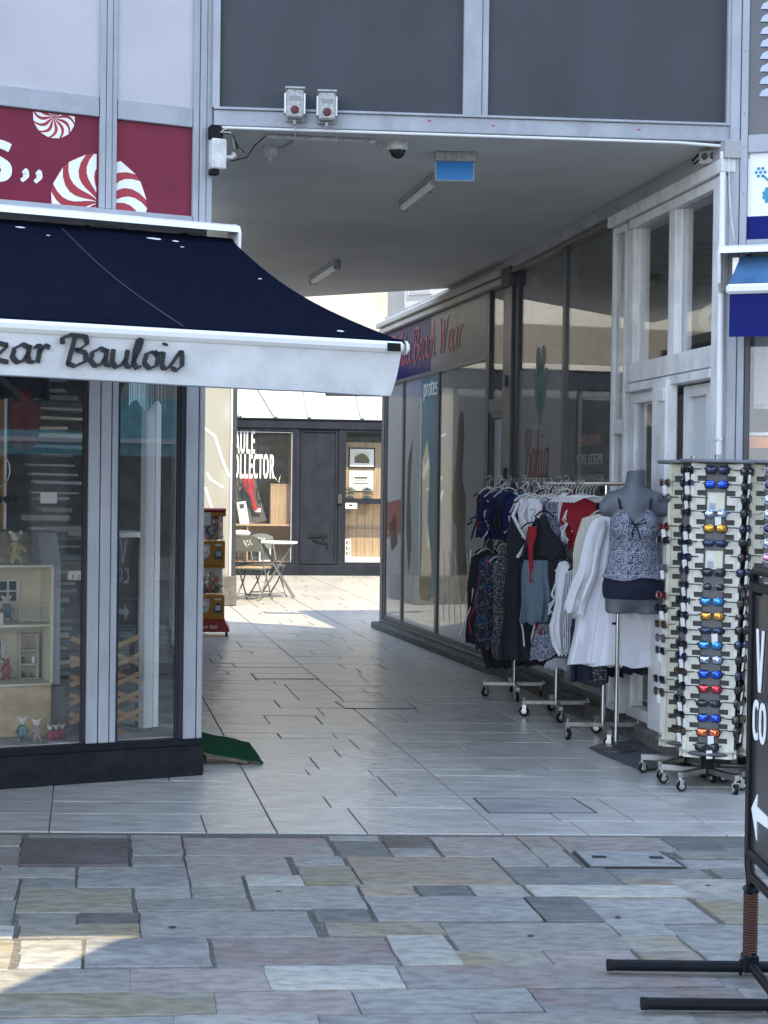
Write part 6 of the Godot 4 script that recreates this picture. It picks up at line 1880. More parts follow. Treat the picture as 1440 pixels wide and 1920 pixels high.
# ---------------------------------------------------------------- sunglasses and their turning stands
var lens_mats := {}
func lens_mat(k: String) -> StandardMaterial3D:
	if lens_mats.has(k): return lens_mats[k]
	var c: Array = {"dark": [.012, .014, .02, .3], "navy": [.02, .03, .09, .6], "blue": [.02, .09, .62, .9], "sky": [.06, .30, .72, .9], "silver": [.42, .50, .66, .95], "gold": [.68, .34, .05, .9], "red": [.60, .05, .07, .9], "fire": [.75, .16, .05, .9], "pink": [.62, .30, .45, .9], "clear": [.16, .13, .2, .4], "brown": [.07, .045, .03, .3]}[k]
	var m := mat(Color(c[0], c[1], c[2]), .07, c[3])
	m.clearcoat_enabled = true
	m.clearcoat = .6
	m.clearcoat_roughness = .03
	lens_mats[k] = m
	return m
var lens_shape := {}
func make_glasses_shapes() -> void:
	for k in ["round", "square", "sport"]:
		var rx: float = {"round": .0255, "square": .0275, "sport": .030}[k]
		var ry: float = {"round": .0235, "square": .0205, "sport": .0175}[k]
		var pw: float = {"round": 1.0, "square": .62, "sport": .75}[k]
		var lens := MB.new()
		var rows := []
		for i in 5:
			var f := i / 4.0
			var ring := []
			for j in 18:
				var a := -TAU * j / 18
				var x := signf(cos(a)) * pow(absf(cos(a)), pw) * rx * f
				var y := signf(sin(a)) * pow(absf(sin(a)), pw) * ry * f
				ring.append(Vector3(x, y, .006 * (1 - f * f)))
			rows.append(ring)
		lens.grid(rows, true, false)
		lens_shape[k] = lens.done()
		var fr := MB.new()
		for s in [-1.0, 1.0]:
			var loop := []
			for j in 17:
				var a := TAU * j / 16
				loop.append(Vector3(s * .0345 + signf(cos(a)) * pow(absf(cos(a)), pw) * rx, signf(sin(a)) * pow(absf(sin(a)), pw) * ry, -.002 * absf(s)))
			fr.tube(loop, .0018 if k == "round" else .0028, 5, false)
			fr.tube([Vector3(s * (.0345 + rx), .006, -.002), Vector3(s * .072, .007, -.012), Vector3(s * .074, .006, -.06), Vector3(s * .073, .004, -.11)], [.003, .003, .0024, .002], 5)
		fr.tube([Vector3(-.010, .007, -.001), Vector3(0, .011, .0), Vector3(.010, .007, -.001)], .0022, 5)
		lens_shape[k + "_frame"] = fr.done()
	var tg := MB.new()
	tg.box(Vector3(.0, -.026, 0), Vector3(.032, .046, .001))
	lens_shape["tag"] = tg.done()
func glasses(tower: Node3D, at: Vector3, turn: float, shape: String, lens: String, label: String, group := "", tag := false, frame_m: Material = null) -> void:
	var t := thing("sunglasses", label, "sunglasses", Vector3.ZERO, 0, group)
	t.transform = tower.transform * Transform3D(Basis(Vector3.UP, turn), at)
	var f := part("frame", lens_shape[shape + "_frame"], frame_m if frame_m else M.black, t)
	for s in [-1.0, 1.0]:
		var o := part("lens", lens_shape[shape], lens_mat(lens), t, Vector3(s * .0345, 0, -.001))
		o.rotation = Vector3(.05, s * .12, 0)
	if tag:
		part("price_tag", lens_shape.tag, M.paper, f, Vector3(.012, -.012, .006)).rotation = Vector3(.1, .2, .08)

func stand_tower(label: String, at: Vector3, turn: float, lean: float, strip: Material) -> Node3D:
	var t := thing("sunglasses_stand", label, "display stand", at, turn, "sunglasses display stands")
	t.rotation.z = lean
	bar("core", -.118, .118, .215, 1.765, -.118, .118, mat(Color(.05, .05, .05), .6), t, .004)
	for k in 4:
		var X := Transform3D(Basis(Vector3.UP, k * PI / 2), Vector3.ZERO)
		var g := MB.new()
		g.X = X
		g.span(-.052, .052, .215, 1.765, .118, .124, .001)
		part("grey_strip", g, mat(Color(.13, .13, .135), .5), t)
		for s in [-1.0, 1.0]:
			var b := MB.new()
			b.X = X
			b.span(minf(s * .112, s * .132), maxf(s * .112, s * .132), .215, 1.765, .10, .136, .003)
			for i in 21:
				var y := 1.762 - i * .0783
				b.span(minf(s * .056, s * .112), maxf(s * .056, s * .112), maxf(y - .066, .216), y - .016 if i > 0 else y, .118, .134, .002)
			part("slotted_strip", b, strip, t)
	var tp := MB.new()
	tp.lathe([[0, 1.766], [.20, 1.766], [.205, 1.772], [.205, 1.782], [.20, 1.786], [0, 1.786]], Vector3.ZERO, 28)
	part("top_plate", tp, mat(Color(.16, .17, .18), .5), t)
	rod("top_knob", [Vector3(0, 1.786, 0), Vector3(0, 1.815, 0)], .016, M.steel, t, 12)
	var bp := MB.new()
	bp.lathe([[0, .19], [.165, .19], [.172, .196], [.172, .208], [.165, .214], [0, .214]], Vector3.ZERO, 32)
	part("bottom_plate", bp, mat(Color(.07, .075, .08), .45), t)
	rod("hub", [Vector3(0, .06, 0), Vector3(0, .19, 0)], .035, M.black, t, 14)
	for a in [178.0, 124.0, 50.0, -20.0, -95.0]:
		var d := Vector3(cos(deg_to_rad(a)), 0, sin(deg_to_rad(a)))
		var arm := MB.new()
		arm.X = Transform3D(Basis(Vector3.UP, -deg_to_rad(a)), Vector3(0, .09, 0))
		arm.span(.02, .25, -.016, .016, -.016, .016, .003)
		part("arm", arm, M.steel, t)
		wheel(t, d * .235, .026, a * .7)
	return t

func build_sunglasses() -> void:
	make_glasses_shapes()
	var pale := mat(Color(.66, .64, .55), .55, 0, tex_cache.soft, Vector3(3, 3, 3))
	var cream_strip := mat(Color(.60, .57, .44), .55, 0, tex_cache.soft, Vector3(3, 3, 3))
	var T1 := stand_tower("front sunglasses stand with pale slotted strips and mirrored glasses", Vector3(1.785, 0, -8.15), -13, -.017, pale)
	var T2 := stand_tower("cream sunglasses stand behind the front one, beside the mannequin", Vector3(1.73, 0, -8.47), -11, -.012, cream_strip)
	var T3 := stand_tower("cream sunglasses stand right of the front one, behind the pavement sign", Vector3(2.125, 0, -8.2), -14, -.012, cream_strip)
	var rows := ["navy", "blue", "", "silver", "gold", "navy", "", "dark", "dark", "sky", "gold", "navy", "sky", "silver", "blue", "red", "dark", "blue", "fire", "dark"]
	var word := {"navy": "dark navy", "blue": "deep blue mirrored", "silver": "silver mirrored", "gold": "gold mirrored", "dark": "black", "sky": "light blue mirrored", "red": "red mirrored", "fire": "orange mirrored", "pink": "pink mirrored", "clear": "pale violet", "brown": "brown"}
	var nth := ["top", "second", "third", "fourth", "fifth", "sixth", "seventh", "eighth", "ninth", "tenth", "eleventh", "twelfth", "thirteenth", "fourteenth", "fifteenth", "sixteenth", "seventeenth", "eighteenth", "nineteenth", "lowest"]
	var r := RandomNumberGenerator.new()
	r.seed = 21
	for i in rows.size():
		var y := 1.762 - .040 - i * .0783 + .006
		if rows[i] == "": continue
		var shp: String = "round" if i in [8, 3] else ("sport" if i in [5, 11, 16] else "square")
		glasses(T1, Vector3(r.randf_range(-.004, .004), y, .165), 0, shp, rows[i], "%s sunglasses in the %s row of the front stand's face" % [word[rows[i]], nth[i]], "", i in [11, 18, 19, 3], M.black if i != 8 else M.steel)
	for q in [[2, .078, "upper"], [6, .078, "lower"]]:
		var c := thing("price_card", "pale printed card on the grey strip of the front stand, %s of two" % q[2], "card")
		c.transform = T1.transform * Transform3D(Basis.IDENTITY, Vector3(0, 1.762 - .04 - q[0] * .0783, .126))
		bar("sheet", -.045, .045, -.058, .042, 0, .001, mat(Color(.66, .64, .50), .5), c, 0)
		bar("print", -.035, -.002, -.05, -.015, .001, .0018, mat(Color(.35, .36, .45), .5), c, 0)
		bar("print", -.036, .0, .0, .035, .001, .0018, M.paper, c, 0)
	for i in 19:
		var y := 1.728 - i * .0783
		var kind: String = ["dark", "dark", "brown", "dark", "navy"][r.randi() % 5]
		glasses(T1, Vector3(-.160, y + r.randf_range(-.008, .008), .10 + r.randf_range(-.006, .006)), -1.02 + r.randf_range(-.12, .12), ["square", "round", "sport"][i % 3], kind, "%s %s sunglasses %s on the left side of the front stand" % [word[kind], ["square", "round", "narrow"][i % 3], "with a tag" if i % 4 != 3 else "without a tag"], "tagged sunglasses on the front stand's left side", i % 4 != 3)
		kind = ["dark", "navy", "brown", "dark"][r.randi() % 4]
		glasses(T1, Vector3(.160, y + r.randf_range(-.008, .008), .10 + r.randf_range(-.006, .006)), 1.02 + r.randf_range(-.12, .12), ["round", "square"][i % 2], kind, "%s %s sunglasses %s on the right side of the front stand" % [word[kind], ["round", "square"][i % 2], "with a tag" if i % 3 != 2 else "without a tag"], "tagged sunglasses on the front stand's right side", i % 3 != 2)
		if i in [1, 2, 4, 5, 7, 9, 10, 11, 12, 13, 15, 16]:
			glasses(T2, Vector3(-.160, y + r.randf_range(-.01, .01), .10), -1.05 + r.randf_range(-.2, .2), ["round", "square"][i % 2], ["dark", "brown", "clear", "dark", "red"][i % 5], "%s %s sunglasses on the left side of the cream stand beside the mannequin" % [word[["dark", "brown", "clear", "dark", "red"][i % 5]], ["round", "square"][i % 2]], "sunglasses on the cream stand's left side", i % 3 == 1, M.steel if i % 2 else null)
		if i in [0, 1, 2, 3, 4, 5, 6, 7, 8, 9]:
			var kk: String = ["clear", "navy", "silver", "silver", "navy", "silver", "pink", "sky", "dark", "navy"][i]
			glasses(T3, Vector3(.0, y, .165), 0, "round" if i < 7 else "square", kk, "%s sunglasses in the %s row of the right hand stand" % [word[kk], nth[i]], "", false, M.chrome)
		if i in [1, 3, 6, 8, 9, 10, 11, 13, 14, 15, 16, 17]:
			glasses(T3, Vector3(-.160, y + r.randf_range(-.01, .01), .10), -1.05 + r.randf_range(-.2, .2), ["round", "square"][i % 2], ["red", "clear", "dark", "dark", "brown", "dark", "red", "dark"][i % 8], "%s %s sunglasses on the left side of the right hand stand" % [word[["red", "clear", "dark", "dark", "brown", "dark", "red", "dark"][i % 8]], ["round", "square"][i % 2]], "sunglasses on the right hand stand's left side", i % 4 == 0, M.chrome if i % 2 else null)

# ---------------------------------------------------------------- pavement sign, standing edge on
func build_pavement_sign() -> void:
	var t := thing("pavement_sign", "black framed swinging pavement sign with white arrow on a rusty spring foot", "sign", Vector3(1.235, 0, -4.94), -90)
	# local x runs towards the camera (to the right in the picture), z faces left
	var K: StandardMaterial3D = M.sign_black
	# ground frame: two feet across, one bar along
	rod("foot", [Vector3(.0, .03, .47), Vector3(.0, .03, -.36)], .0185, K, t, 14)
	rod("foot", [Vector3(.37, .03, .42), Vector3(.37, .03, -.41)], .0185, K, t, 14)
	for q in [[.0, .475], [.37, .425]]:
		rod("end_cap", [Vector3(q[0], .03, q[1]), Vector3(q[0], .03, q[1] - .02)], .0195, M.rubber, t, 14)
	rod("ground_bar", [Vector3(.0, .04, .0), Vector3(.37, .04, .0)], .016, K, t, 12)
	for x in [.0, .37]:
		bar("socket", x - .026, x + .026, .015, .075, -.026, .026, K, t, .006)
		rod("bolt", [Vector3(x - .01, .0, .028), Vector3(x - .01, .05, .028)], .006, K, t, 8)
		# spring: a rusty coil
		var coil := []
		for i in 300:
			var a := i / 299.0 * TAU * 24
			coil.append(Vector3(x + cos(a) * .021, .075 + i / 299.0 * .205, sin(a) * .021))
		rod("spring", coil, .0042, M.rust, t, 6)
		bar("spring_cap", x - .024, x + .024, .275, .30, -.024, .024, K, t, .008)
	# hoop that carries the board
	var hoop := [Vector3(.0, .29, 0), Vector3(-.005, .33, .0), Vector3(-.025, .36, .0), Vector3(-.03, .41, .0), Vector3(-.03, 1.29, .0), Vector3(-.022, 1.33, .0), Vector3(.01, 1.35, .0), Vector3(.56, 1.35, .0)]
	rod("hoop", hoop, .017, K, t, 12)
	rod("hoop", [Vector3(.0, .305, 0), Vector3(.04, .335, 0), Vector3(.56, .335, 0)], .015, K, t, 12)
	# board
	bar("board", .01, .55, .42, 1.27, -.008, .008, M.sign_face, t, 0)
	frame_rect(t, -.01, .57, .40, 1.31, .03, -.018, .02, K, "board_frame")
	text("board_lettering", "V", .20, M.letter_white, t, Vector3(.115, 1.055, .012), .6, 0, true)
	text("board_lettering", "CO", .13, M.letter_white, t, Vector3(.118, .86, .012), .72, 0, true)
	var a := MB.new()
	a.prism(PackedVector2Array([Vector2(.03, .565), Vector2(.10, .625), Vector2(.095, .585), Vector2(.24, .58), Vector2(.24, .545), Vector2(.095, .54), Vector2(.10, .475)]), .008, .011)
	part("arrow", a, M.letter_white, t)

# ---------------------------------------------------------------- capsule machine, ramp, chairs
func build_machine() -> void:
	var t := thing("capsule_machine", "yellow double capsule vending machine with red top and base in the passage", "vending machine", Vector3(-1.86, 0, -16.15), 6)
	var b := MB.new()
	for q in [[.065, .20, .19], [.13, .165, .16], [.18, .15, .15]]: pass
	var prof := [[.05, .20, .19], [.075, .20, .19], [.175, .145, .145]]
	for i in prof.size() - 1:
		var A: Array = prof[i]
		var E: Array = prof[i + 1]
		for k in 4:
			var s := [[-1, 1], [1, 1], [1, -1], [-1, -1]]
			var p0 := Vector3(s[k][0] * A[1], A[0], s[k][1] * A[2])
			var p1 := Vector3(s[(k + 1) % 4][0] * A[1], A[0], s[(k + 1) % 4][1] * A[2])
			var p2 := Vector3(s[(k + 1) % 4][0] * E[1], E[0], s[(k + 1) % 4][1] * E[2])
			var p3 := Vector3(s[k][0] * E[1], E[0], s[k][1] * E[2])
			b.quad(p0, p1, p2, p3)
	b.quad(Vector3(-.2, .05, -.19), Vector3(.2, .05, -.19), Vector3(.2, .05, .19), Vector3(-.2, .05, .19))
	var bs := part("base", b, M.red_plastic, t)
	var lt := text("base_lettering", "Gum Ball", .04, M.letter_white, bs, Vector3(-.03, .105, .178), .9)
	lt.rotation.x = -.42
	for q in [[-.16, .15], [.17, .15], [-.16, -.15], [.17, -.15]]:
		var w := MB.new()
		w.X = Transform3D(Basis(Vector3(0, 0, 1), PI / 2), Vector3(q[0], .026, q[1]))
		w.lathe([[0, -.012], [.022, -.012], [.026, -.006], [.026, .006], [.022, .012], [0, .012]], Vector3.ZERO, 14)
		part("castor", w, M.rubber, t)
	var r := RandomNumberGenerator.new()
	r.seed = 8
	var balls := [mat(Color(.5, .45, .1), .3), mat(Color(.5, .1, .14), .3), mat(Color(.12, .3, .16), .3), mat(Color(.5, .48, .44), .3), mat(Color(.16, .25, .45), .3), mat(Color(.5, .2, .04), .3), mat(Color(.45, .25, .3), .3)]
	var sp := MB.new()
	var pr := []
	for i in 7: pr.append([.030 * sin(i / 6.0 * PI), -.030 * cos(i / 6.0 * PI)])
	sp.lathe(pr, Vector3.ZERO, 10)
	var sm := sp.done()
	for k in 2:
		var y := .175 + k * .58
		bar("cabinet", -.145, .145, y, y + .27, -.145, .145, M.yellow, t, .012)
		# coin slot plate and outlet
		var pl := MB.new()
		pl.prism(PackedVector2Array([Vector2(-.10, .12), Vector2(-.08, .075), Vector2(-.05, .06), Vector2(-.02, .075), Vector2(.0, .12), Vector2(.0, .21), Vector2(-.10, .21)]), .145, .152)
		var po := part("coin_plate", pl, M.steel, t, Vector3(-.015, y + .02, 0))
		rod("turn_knob", [Vector3(-.05, .16, .152), Vector3(-.05, .16, .175)], .022, M.zinc, po, 12)
		var ol := MB.new()
		ol.prism(PackedVector2Array([Vector2(.03, .05), Vector2(.12, .05), Vector2(.12, .11), Vector2(.10, .145), Vector2(.075, .155), Vector2(.05, .145), Vector2(.03, .11)]), .145, .15)
		var oo := part("outlet", ol, M.dark_frame, t, Vector3(0, y + .03, 0))
		bar("outlet_flap", .045, .105, .075, .13, .15, .153, M.alu_light, oo, .004)
		bar("label", .04, .11, .225, .245, .145, .147, M.paper, t).position.y = y - .01
		# clear box full of capsules
		for q in [[-.14, .14, y + .27, y + .56, .136, .14], [-.14, .14, y + .27, y + .56, -.14, -.136], [-.14, -.136, y + .27, y + .56, -.136, .136], [.136, .14, y + .27, y + .56, -.136, .136]]:
			bar("clear_side", q[0], q[1], q[2], q[3], q[4], q[5], M.glass, t, 0)
		bar("backing", -.12, .12, y + .28, y + .55, -.02, .0, [M.paper, mat(Color(.3, .05, .07), .6)][k], t, 0)
		for i in 34:
			var p := Vector3(r.randf_range(-.105, .105), y + .302 + (i / 8) * .042 + r.randf() * .015, r.randf_range(.03, .105))
			part("capsule", sm, balls[r.randi() % 7], t, p)
		bar("collar", -.147, .147, y + .555, y + .58, -.147, .147, M.yellow if k == 0 else M.red_plastic, t, .006)
	bar("lid", -.155, .155, 1.335, 1.375, -.155, .155, M.red_plastic, t, .015)
	bar("lid_band", -.15, .15, 1.29, 1.335, -.15, .15, M.yellow, t, .004)
	bar("paper_notice", -.13, -.01, 1.19, 1.33, .152, .154, M.paper, t, 0)

func build_ramp() -> void:
	var t := thing("ramp_mat", "green carpeted wooden ramp leaning at the toy shop's corner", "ramp", Vector3(-.92, 0, -8.72))
	var g := []
	var g2 := []
	for i in 11:
		var row := []
		var r2 := []
		for j in 7:
			var u := i / 10.0
			var w := j / 6.0
			var p := Vector3(-.22, .115, .16).lerp(Vector3(.24, .012, .10), u).lerp(Vector3(-.22, .125, -.32).lerp(Vector3(.12, .055, -.34), u), w)
			if u > .85: p.y = maxf(p.y, .016) + .012 * sin((u - .85) * 21.0) * (1.0 - w)
			p.y += .003 * sin(u * 11.0 + w * 7.0)
			row.append(p)
			r2.append(p - Vector3(0, .013, 0))
		g.append(row)
		g2.append(r2)
	var m := MB.new()
	m.grid(g, false, false)
	m.grid(g2, false, true)
	for k in 10: for e in [0, 6]: m.quad(g[k][e], g[k + 1][e], g2[k + 1][e], g2[k][e])
	for k in 6: for e in [0, 10]: m.quad(g[e][k], g[e][k + 1], g2[e][k + 1], g2[e][k])
	part("carpet", m, M.green_mat, t)
	var bd := MB.new()
	for k in 8:
		var a: Vector3 = g2[k][0]
		var b: Vector3 = g2[k + 1][0]
		var c: Vector3 = g2[k + 1][6]
		var d: Vector3 = g2[k][6]
		var dn := Vector3(0, -.018, 0)
		bd.quad(a + dn, b + dn, b, a)
		bd.quad(a + dn, d + dn, c + dn, b + dn)
	part("board", bd, mat(Color(.22, .17, .12), .85, 0, tex_cache.wood, Vector3(2, 2, 2)), t)
	bar("wooden_block", -.20, -.10, .0, .085, .0, .13, mat(Color(.10, .085, .07), .85, 0, tex_cache.wood, Vector3(2, 2, 2)), t, .004)

func folding_chair(t: Node3D) -> void:
	var K: StandardMaterial3D = M.chair
	for s in [-1.0, 1.0]:
		rod("leg", [Vector3(s * .20, .88, -.20), Vector3(s * .20, .46, -.06), Vector3(s * .20, .0, .24)], .011, K, t, 8)
		rod("leg", [Vector3(s * .175, .46, .20), Vector3(s * .175, .22, .02), Vector3(s * .175, .0, -.22)], .011, K, t, 8)
	rod("stretcher", [Vector3(-.20, .06, .2), Vector3(.20, .06, .2)], .008, K, t, 8)
	rod("stretcher", [Vector3(-.175, .06, -.17), Vector3(.175, .06, -.17)], .008, K, t, 8)
	bar("seat_frame", -.20, .20, .445, .46, -.19, .21, K, t, .005)
	for k in 6: bar("seat_slat", -.20, .20, .46, .475, -.185 + k * .066, -.13 + k * .066, M.pine, t, .004)
	# back plate with a pattern of small petals cut out
	var outer := PackedVector2Array()
	for p in [[-.21, .70], [.21, .70], [.215, .82], [.19, .88], [.1, .915], [0, .925], [-.1, .915], [-.19, .88], [-.215, .82]]: outer.append(Vector2(p[0], p[1]))
	var b := MB.new()
	b.prism(outer, -.006, .006)
	var bp := part("back_plate", b, K, t, Vector3(0, 0, -.185))
	for k in 9:
		var c := Vector2(.0, .82) + Vector2.from_angle(k * .7) * (.05 if k % 2 else .032) * Vector2(1.4, .8)
		var pt := PackedVector2Array()
		for i in 8: pt.append(c + (Vector2(cos(TAU * i / 8) * .018, sin(TAU * i / 8) * .008)).rotated(k * .7))
		for z in [[.0062, .008], [-.008, -.0062]]:
			var h := MB.new()
			h.prism(pt, z[0], z[1])
			part("petal_hole", h, M.paper, bp)

func build_seats() -> void:
	var c := thing("folding_chair", "grey folding bistro chair with petal pattern back, in front of the round table", "chair", Vector3(-1.86, 0, -21.3), 160)
	folding_chair(c)
	var d := copy_of(c, "grey folding bistro chair turned sideways behind the front chair")
	d.position = Vector3(-1.72, 0, -22.05)
	d.rotation.y = deg_to_rad(35)
	var t := thing("bistro_table", "round white topped folding bistro table beside the chairs in the courtyard", "table", Vector3(-1.55, 0, -21.75))
	var b := MB.new()
	b.lathe([[0, .795], [.29, .795], [.30, .805], [.30, .818], [.29, .825], [0, .825]], Vector3.ZERO, 32)
	part("table_top", b, M.white_paint, t)
	for s in [-1.0, 1.0]:
		rod("leg", [Vector3(s * .22, .795, .12), Vector3(.0, .42, .12), Vector3(s * -.26, .0, .14)], .011, M.chair, t, 8)
		rod("leg", [Vector3(s * .22, .795, -.12), Vector3(.0, .42, -.12), Vector3(s * -.26, .0, -.14)], .011, M.chair, t, 8)
	for q in [[-.22, .12], [.22, .12]]: rod("brace", [Vector3(q[0], .78, -.12), Vector3(q[0], .78, .12)], .008, M.chair, t, 8)
	var p := thing("cushion", "white cushion hung over the back of the rear chair", "cushion", Vector3(-2.06, .90, -21.5), 20)
	var s := MB.new()
	s.lathe([[0, 0], [.12, .01], [.15, .04], [.12, .08], [0, .095]], Vector3.ZERO, 16, 1.0, .5)
	part("cover", s, M.white_cloth, p)

# ---------------------------------------------------------------- things behind the toy shop's glass
func figurine(label: String, at: Vector3, h: float, body: Material, head: Material, pose: int) -> void:
	var t := thing("toy_mouse", label, "toy", at, 24)
	var k := h / .2
	var bones := [[Vector3(0, .05, 0) * k, Vector3(0, .10, 0) * k, .032 * k, .024 * k]]
	for s in [-1.0, 1.0]:
		bones.append([Vector3(s * .015, .045, .01) * k, Vector3(s * .025, .012, .045 if pose == 0 else .015) * k, .012 * k, .010 * k])
		bones.append([Vector3(s * .022, .10, .0) * k, Vector3(s * .045, .07, .03) * k, .010 * k, .009 * k])
	part("body", nets(func(p: Vector3) -> float: return body_field(p, bones, .012 * k), Vector3(-.08, -.01, -.06) * k, Vector3(.08, .14, .08) * k, .008 * k), body, t)
	var hb := [[Vector3(0, .14, 0) * k, Vector3(0, .135, .022) * k, .026 * k, .016 * k]]
	for s in [-1.0, 1.0]: hb.append([Vector3(s * .018, .158, -.004) * k, Vector3(s * .027, .166, -.006) * k, .010 * k, .013 * k, 1.6])
	part("head", nets(func(p: Vector3) -> float: return body_field(p, hb, .008 * k), Vector3(-.07, .09, -.05) * k, Vector3(.07, .22, .06) * k, .007 * k), head, t)

func build_toy_window() -> void:
	var S := Transform3D(Basis(Vector3.UP, deg_to_rad(24.2)), Vector3(-1.0, 0, -8.3))
	# doll's house, open at the front
	var t := thing("dolls_house", "cream open fronted doll's house with arched windows on a board box", "doll's house", S * Vector3(-1.02, .49, -.33), 24.2)
	var P: StandardMaterial3D = M.house_paint
	bar("floor", -.46, .255, .0, .012, -.3, .0, P, t, .002)
	bar("floor", -.46, .255, .325, .34, -.3, .0, P, t, .002)
	bar("floor", -.46, .255, .655, .668, -.3, .0, P, t, .002)
	bar("side_wall", .245, .262, .012, .66, -.3, .0, P, t, .002)
	bar("outer_side", .263, .30, .0, .66, -.31, -.01, M.house_side, t, .002)
	bar("side_wall", -.475, -.46, .0, .66, -.3, .0, P, t, .002)
	var paper := mat(Color(.80, .72, .48), .8, 0, print_tone_dots(), Vector3(10, 10, 10))
	bar("back_wall", -.46, .245, .012, .655, -.31, -.295, paper, t, 0)
	# roof: two slopes and an attic back
	var rf := MB.new()
	rf.X = Transform3D.IDENTITY
	rf.prism(PackedVector2Array([Vector2(-.46, .67), Vector2(.19, .67), Vector2(.17, .84), Vector2(-.46, .84)]), -.31, -.29)
	part("attic_back", rf, mat(Color(.42, .40, .32), .8, 0, tex_cache.blot, Vector3(4, 4, 4)), t)
	var ro := MB.new()
	ro.quad(Vector3(.19, .665, .0), Vector3(.30, .665, .0), Vector3(.30, .85, -.15), Vector3(.19, .85, -.1))
	ro.quad(Vector3(.19, .665, .0), Vector3(.19, .85, -.1), Vector3(.19, .85, -.3), Vector3(.19, .665, -.3))
	ro.quad(Vector3(-.46, .85, -.1), Vector3(.3, .85, -.1), Vector3(.3, .855, -.32), Vector3(-.46, .855, -.32))
	part("roof", ro, mat(Color(.20, .21, .22), .7, 0, tex_cache.worn, Vector3(4, 4, 4)), t)
	# arched windows with dark panes
	var dark := mat(Color(.012, .014, .03), .3)
	for q in [[-.13, .50, 2, 2], [.06, .50, 2, 2], [-.05, .16, 3, 2]]:
		var w := bar("window", q[0] - .06 * q[2] / 2 - .012, q[0] + .06 * q[2] / 2 + .012, q[1] - .06, q[1] + .075, -.295, -.288, mat(Color(.56, .56, .50), .6), t, .004)
		for i in q[2]:
			for j in q[3]:
				bar("pane", q[0] + (i - q[2] / 2.0) * .052 + .006, q[0] + (i - q[2] / 2.0) * .052 + .046, q[1] - .05 + j * .06, q[1] + .002 + j * .06, -.288, -.286, dark, w, .008)
	bar("oval_plaque", -.2, -.16, .27, .335, .0, .008, mat(Color(.60, .57, .40), .5), t, .006)
	# furniture
	var f := thing("toy_crib", "white slatted toy crib on the upper floor of the doll's house", "toy crib", t.transform * Vector3(.16, .34, -.06), 24.2)
	for y in [.015, .095]: bar("rail", -.075, .08, y, y + .008, -.004, .004, M.toy_cream, f)
	for k in 9: bar("slat", -.073 + k * .018, -.069 + k * .018, .005, .1, -.003, .003, M.toy_cream, f)
	f = thing("toy_table", "small cream toy table on the lower floor of the doll's house", "toy table", t.transform * Vector3(-.12, .012, -.06), 24.2)
	bar("table_top", -.075, .065, .09, .1, -.04, .04, M.toy_cream, f)
	for x in [-.065, .05]:
		for z in [-.03, .03]: bar("leg", x, x + .01, 0, .09, z - .005, z + .005, M.toy_cream, f)
	f = thing("toy_stove", "pale green toy stove behind the small table", "toy stove", t.transform * Vector3(-.14, .012, -.2), 24.2)
	bar("body", -.09, .06, 0, .17, -.05, .05, mat(Color(.30, .38, .33), .5), f, .004)
	bar("lid", -.095, .065, .17, .185, -.055, .055, M.toy_cream, f, .003)
	f = thing("toy_cabinet", "white open toy cabinet with jars on the lower floor", "toy cabinet", t.transform * Vector3(.165, .012, -.22), 24.2)
	for x in [-.055, .045]: bar("side", x, x + .008, 0, .26, -.04, .03, M.toy_cream, f)
	for y in [.0, .08, .16, .25]: bar("shelf", -.055, .053, y, y + .008, -.04, .03, M.toy_cream, f)
	for k in 5: bar("jar", -.04 + (k % 3) * .03, -.022 + (k % 3) * .03, .008 + (k / 2) * .08, .045 + (k / 2) * .08, -.01, .01, [M.teal_toy, M.wood, M.paper][k % 3], f, .004)
	f = thing("toy_chest", "cream toy chest of drawers on the upper floor", "toy chest", t.transform * Vector3(-.07, .34, -.05), 24.2)
	bar("body", -.06, .06, 0, .065, -.03, .03, M.toy_cream, f, .003)
	for x in [-.035, .015]: bar("handle", x, x + .02, .035, .045, .03, .035, M.wood, f)
	f = thing("toy_stool", "white toy stool with a little lamp in the attic", "toy stool", t.transform * Vector3(-.13, .668, -.08), 24.2)
	bar("top", -.035, .03, .075, .082, -.025, .025, M.toy_cream, f)
	for x in [-.03, .02]: bar("leg", x, x + .008, 0, .075, -.02, -.01, M.toy_cream, f)
	rod("lamp", [Vector3(0, .082, 0), Vector3(0, .12, 0)], [.012, .008], M.paper, f)
	figurine("cream toy mouse in a patterned dress sitting in the attic", t.transform * Vector3(.06, .672, -.06), .21, mat(Color(.42, .36, .22), .9, 0, tex_cache.blot, Vector3(9, 9, 9)), M.toy_cream, 0)
	figurine("grey toy mouse in pyjamas on the upper floor beside the chest", t.transform * Vector3(-.17, .342, -.12), .17, mat(Color(.22, .21, .18), .9), M.toy_cream, 0)
	figurine("toy mouse in a teal coat lying by the crib", t.transform * Vector3(.03, .35, -.16), .16, mat(Color(.07, .13, .14), .9), M.toy_cream, 0)
	figurine("red dressed toy mouse behind the small table", t.transform * Vector3(.03, .02, -.16), .14, mat(Color(.25, .05, .06), .9), mat(Color(.25, .05, .06), .9), 1)
	# board box under the house
	t = thing("board_box", "plain tan board box under the doll's house", "box", S * Vector3(-1.02, .205, -.33), 24.2)
	bar("box_body", -.46, .255, .0, .283, -.32, -.0, M.box_board, t, .008)
	bar("box_flap", .257, .34, .0, .27, -.3, -.05, mat(Color(.11, .11, .11), .8), t, .004)
	# figures on the sill
	figurine("toy mouse with a round teal dress on the window sill", S * Vector3(-.96, .212, -.16), .155, M.teal_toy, M.toy_cream, 1)
	figurine("pale toy mouse with crossed legs on the window sill", S * Vector3(-.885, .212, -.15), .14, mat(Color(.24, .18, .16), .9), M.toy_cream, 0)
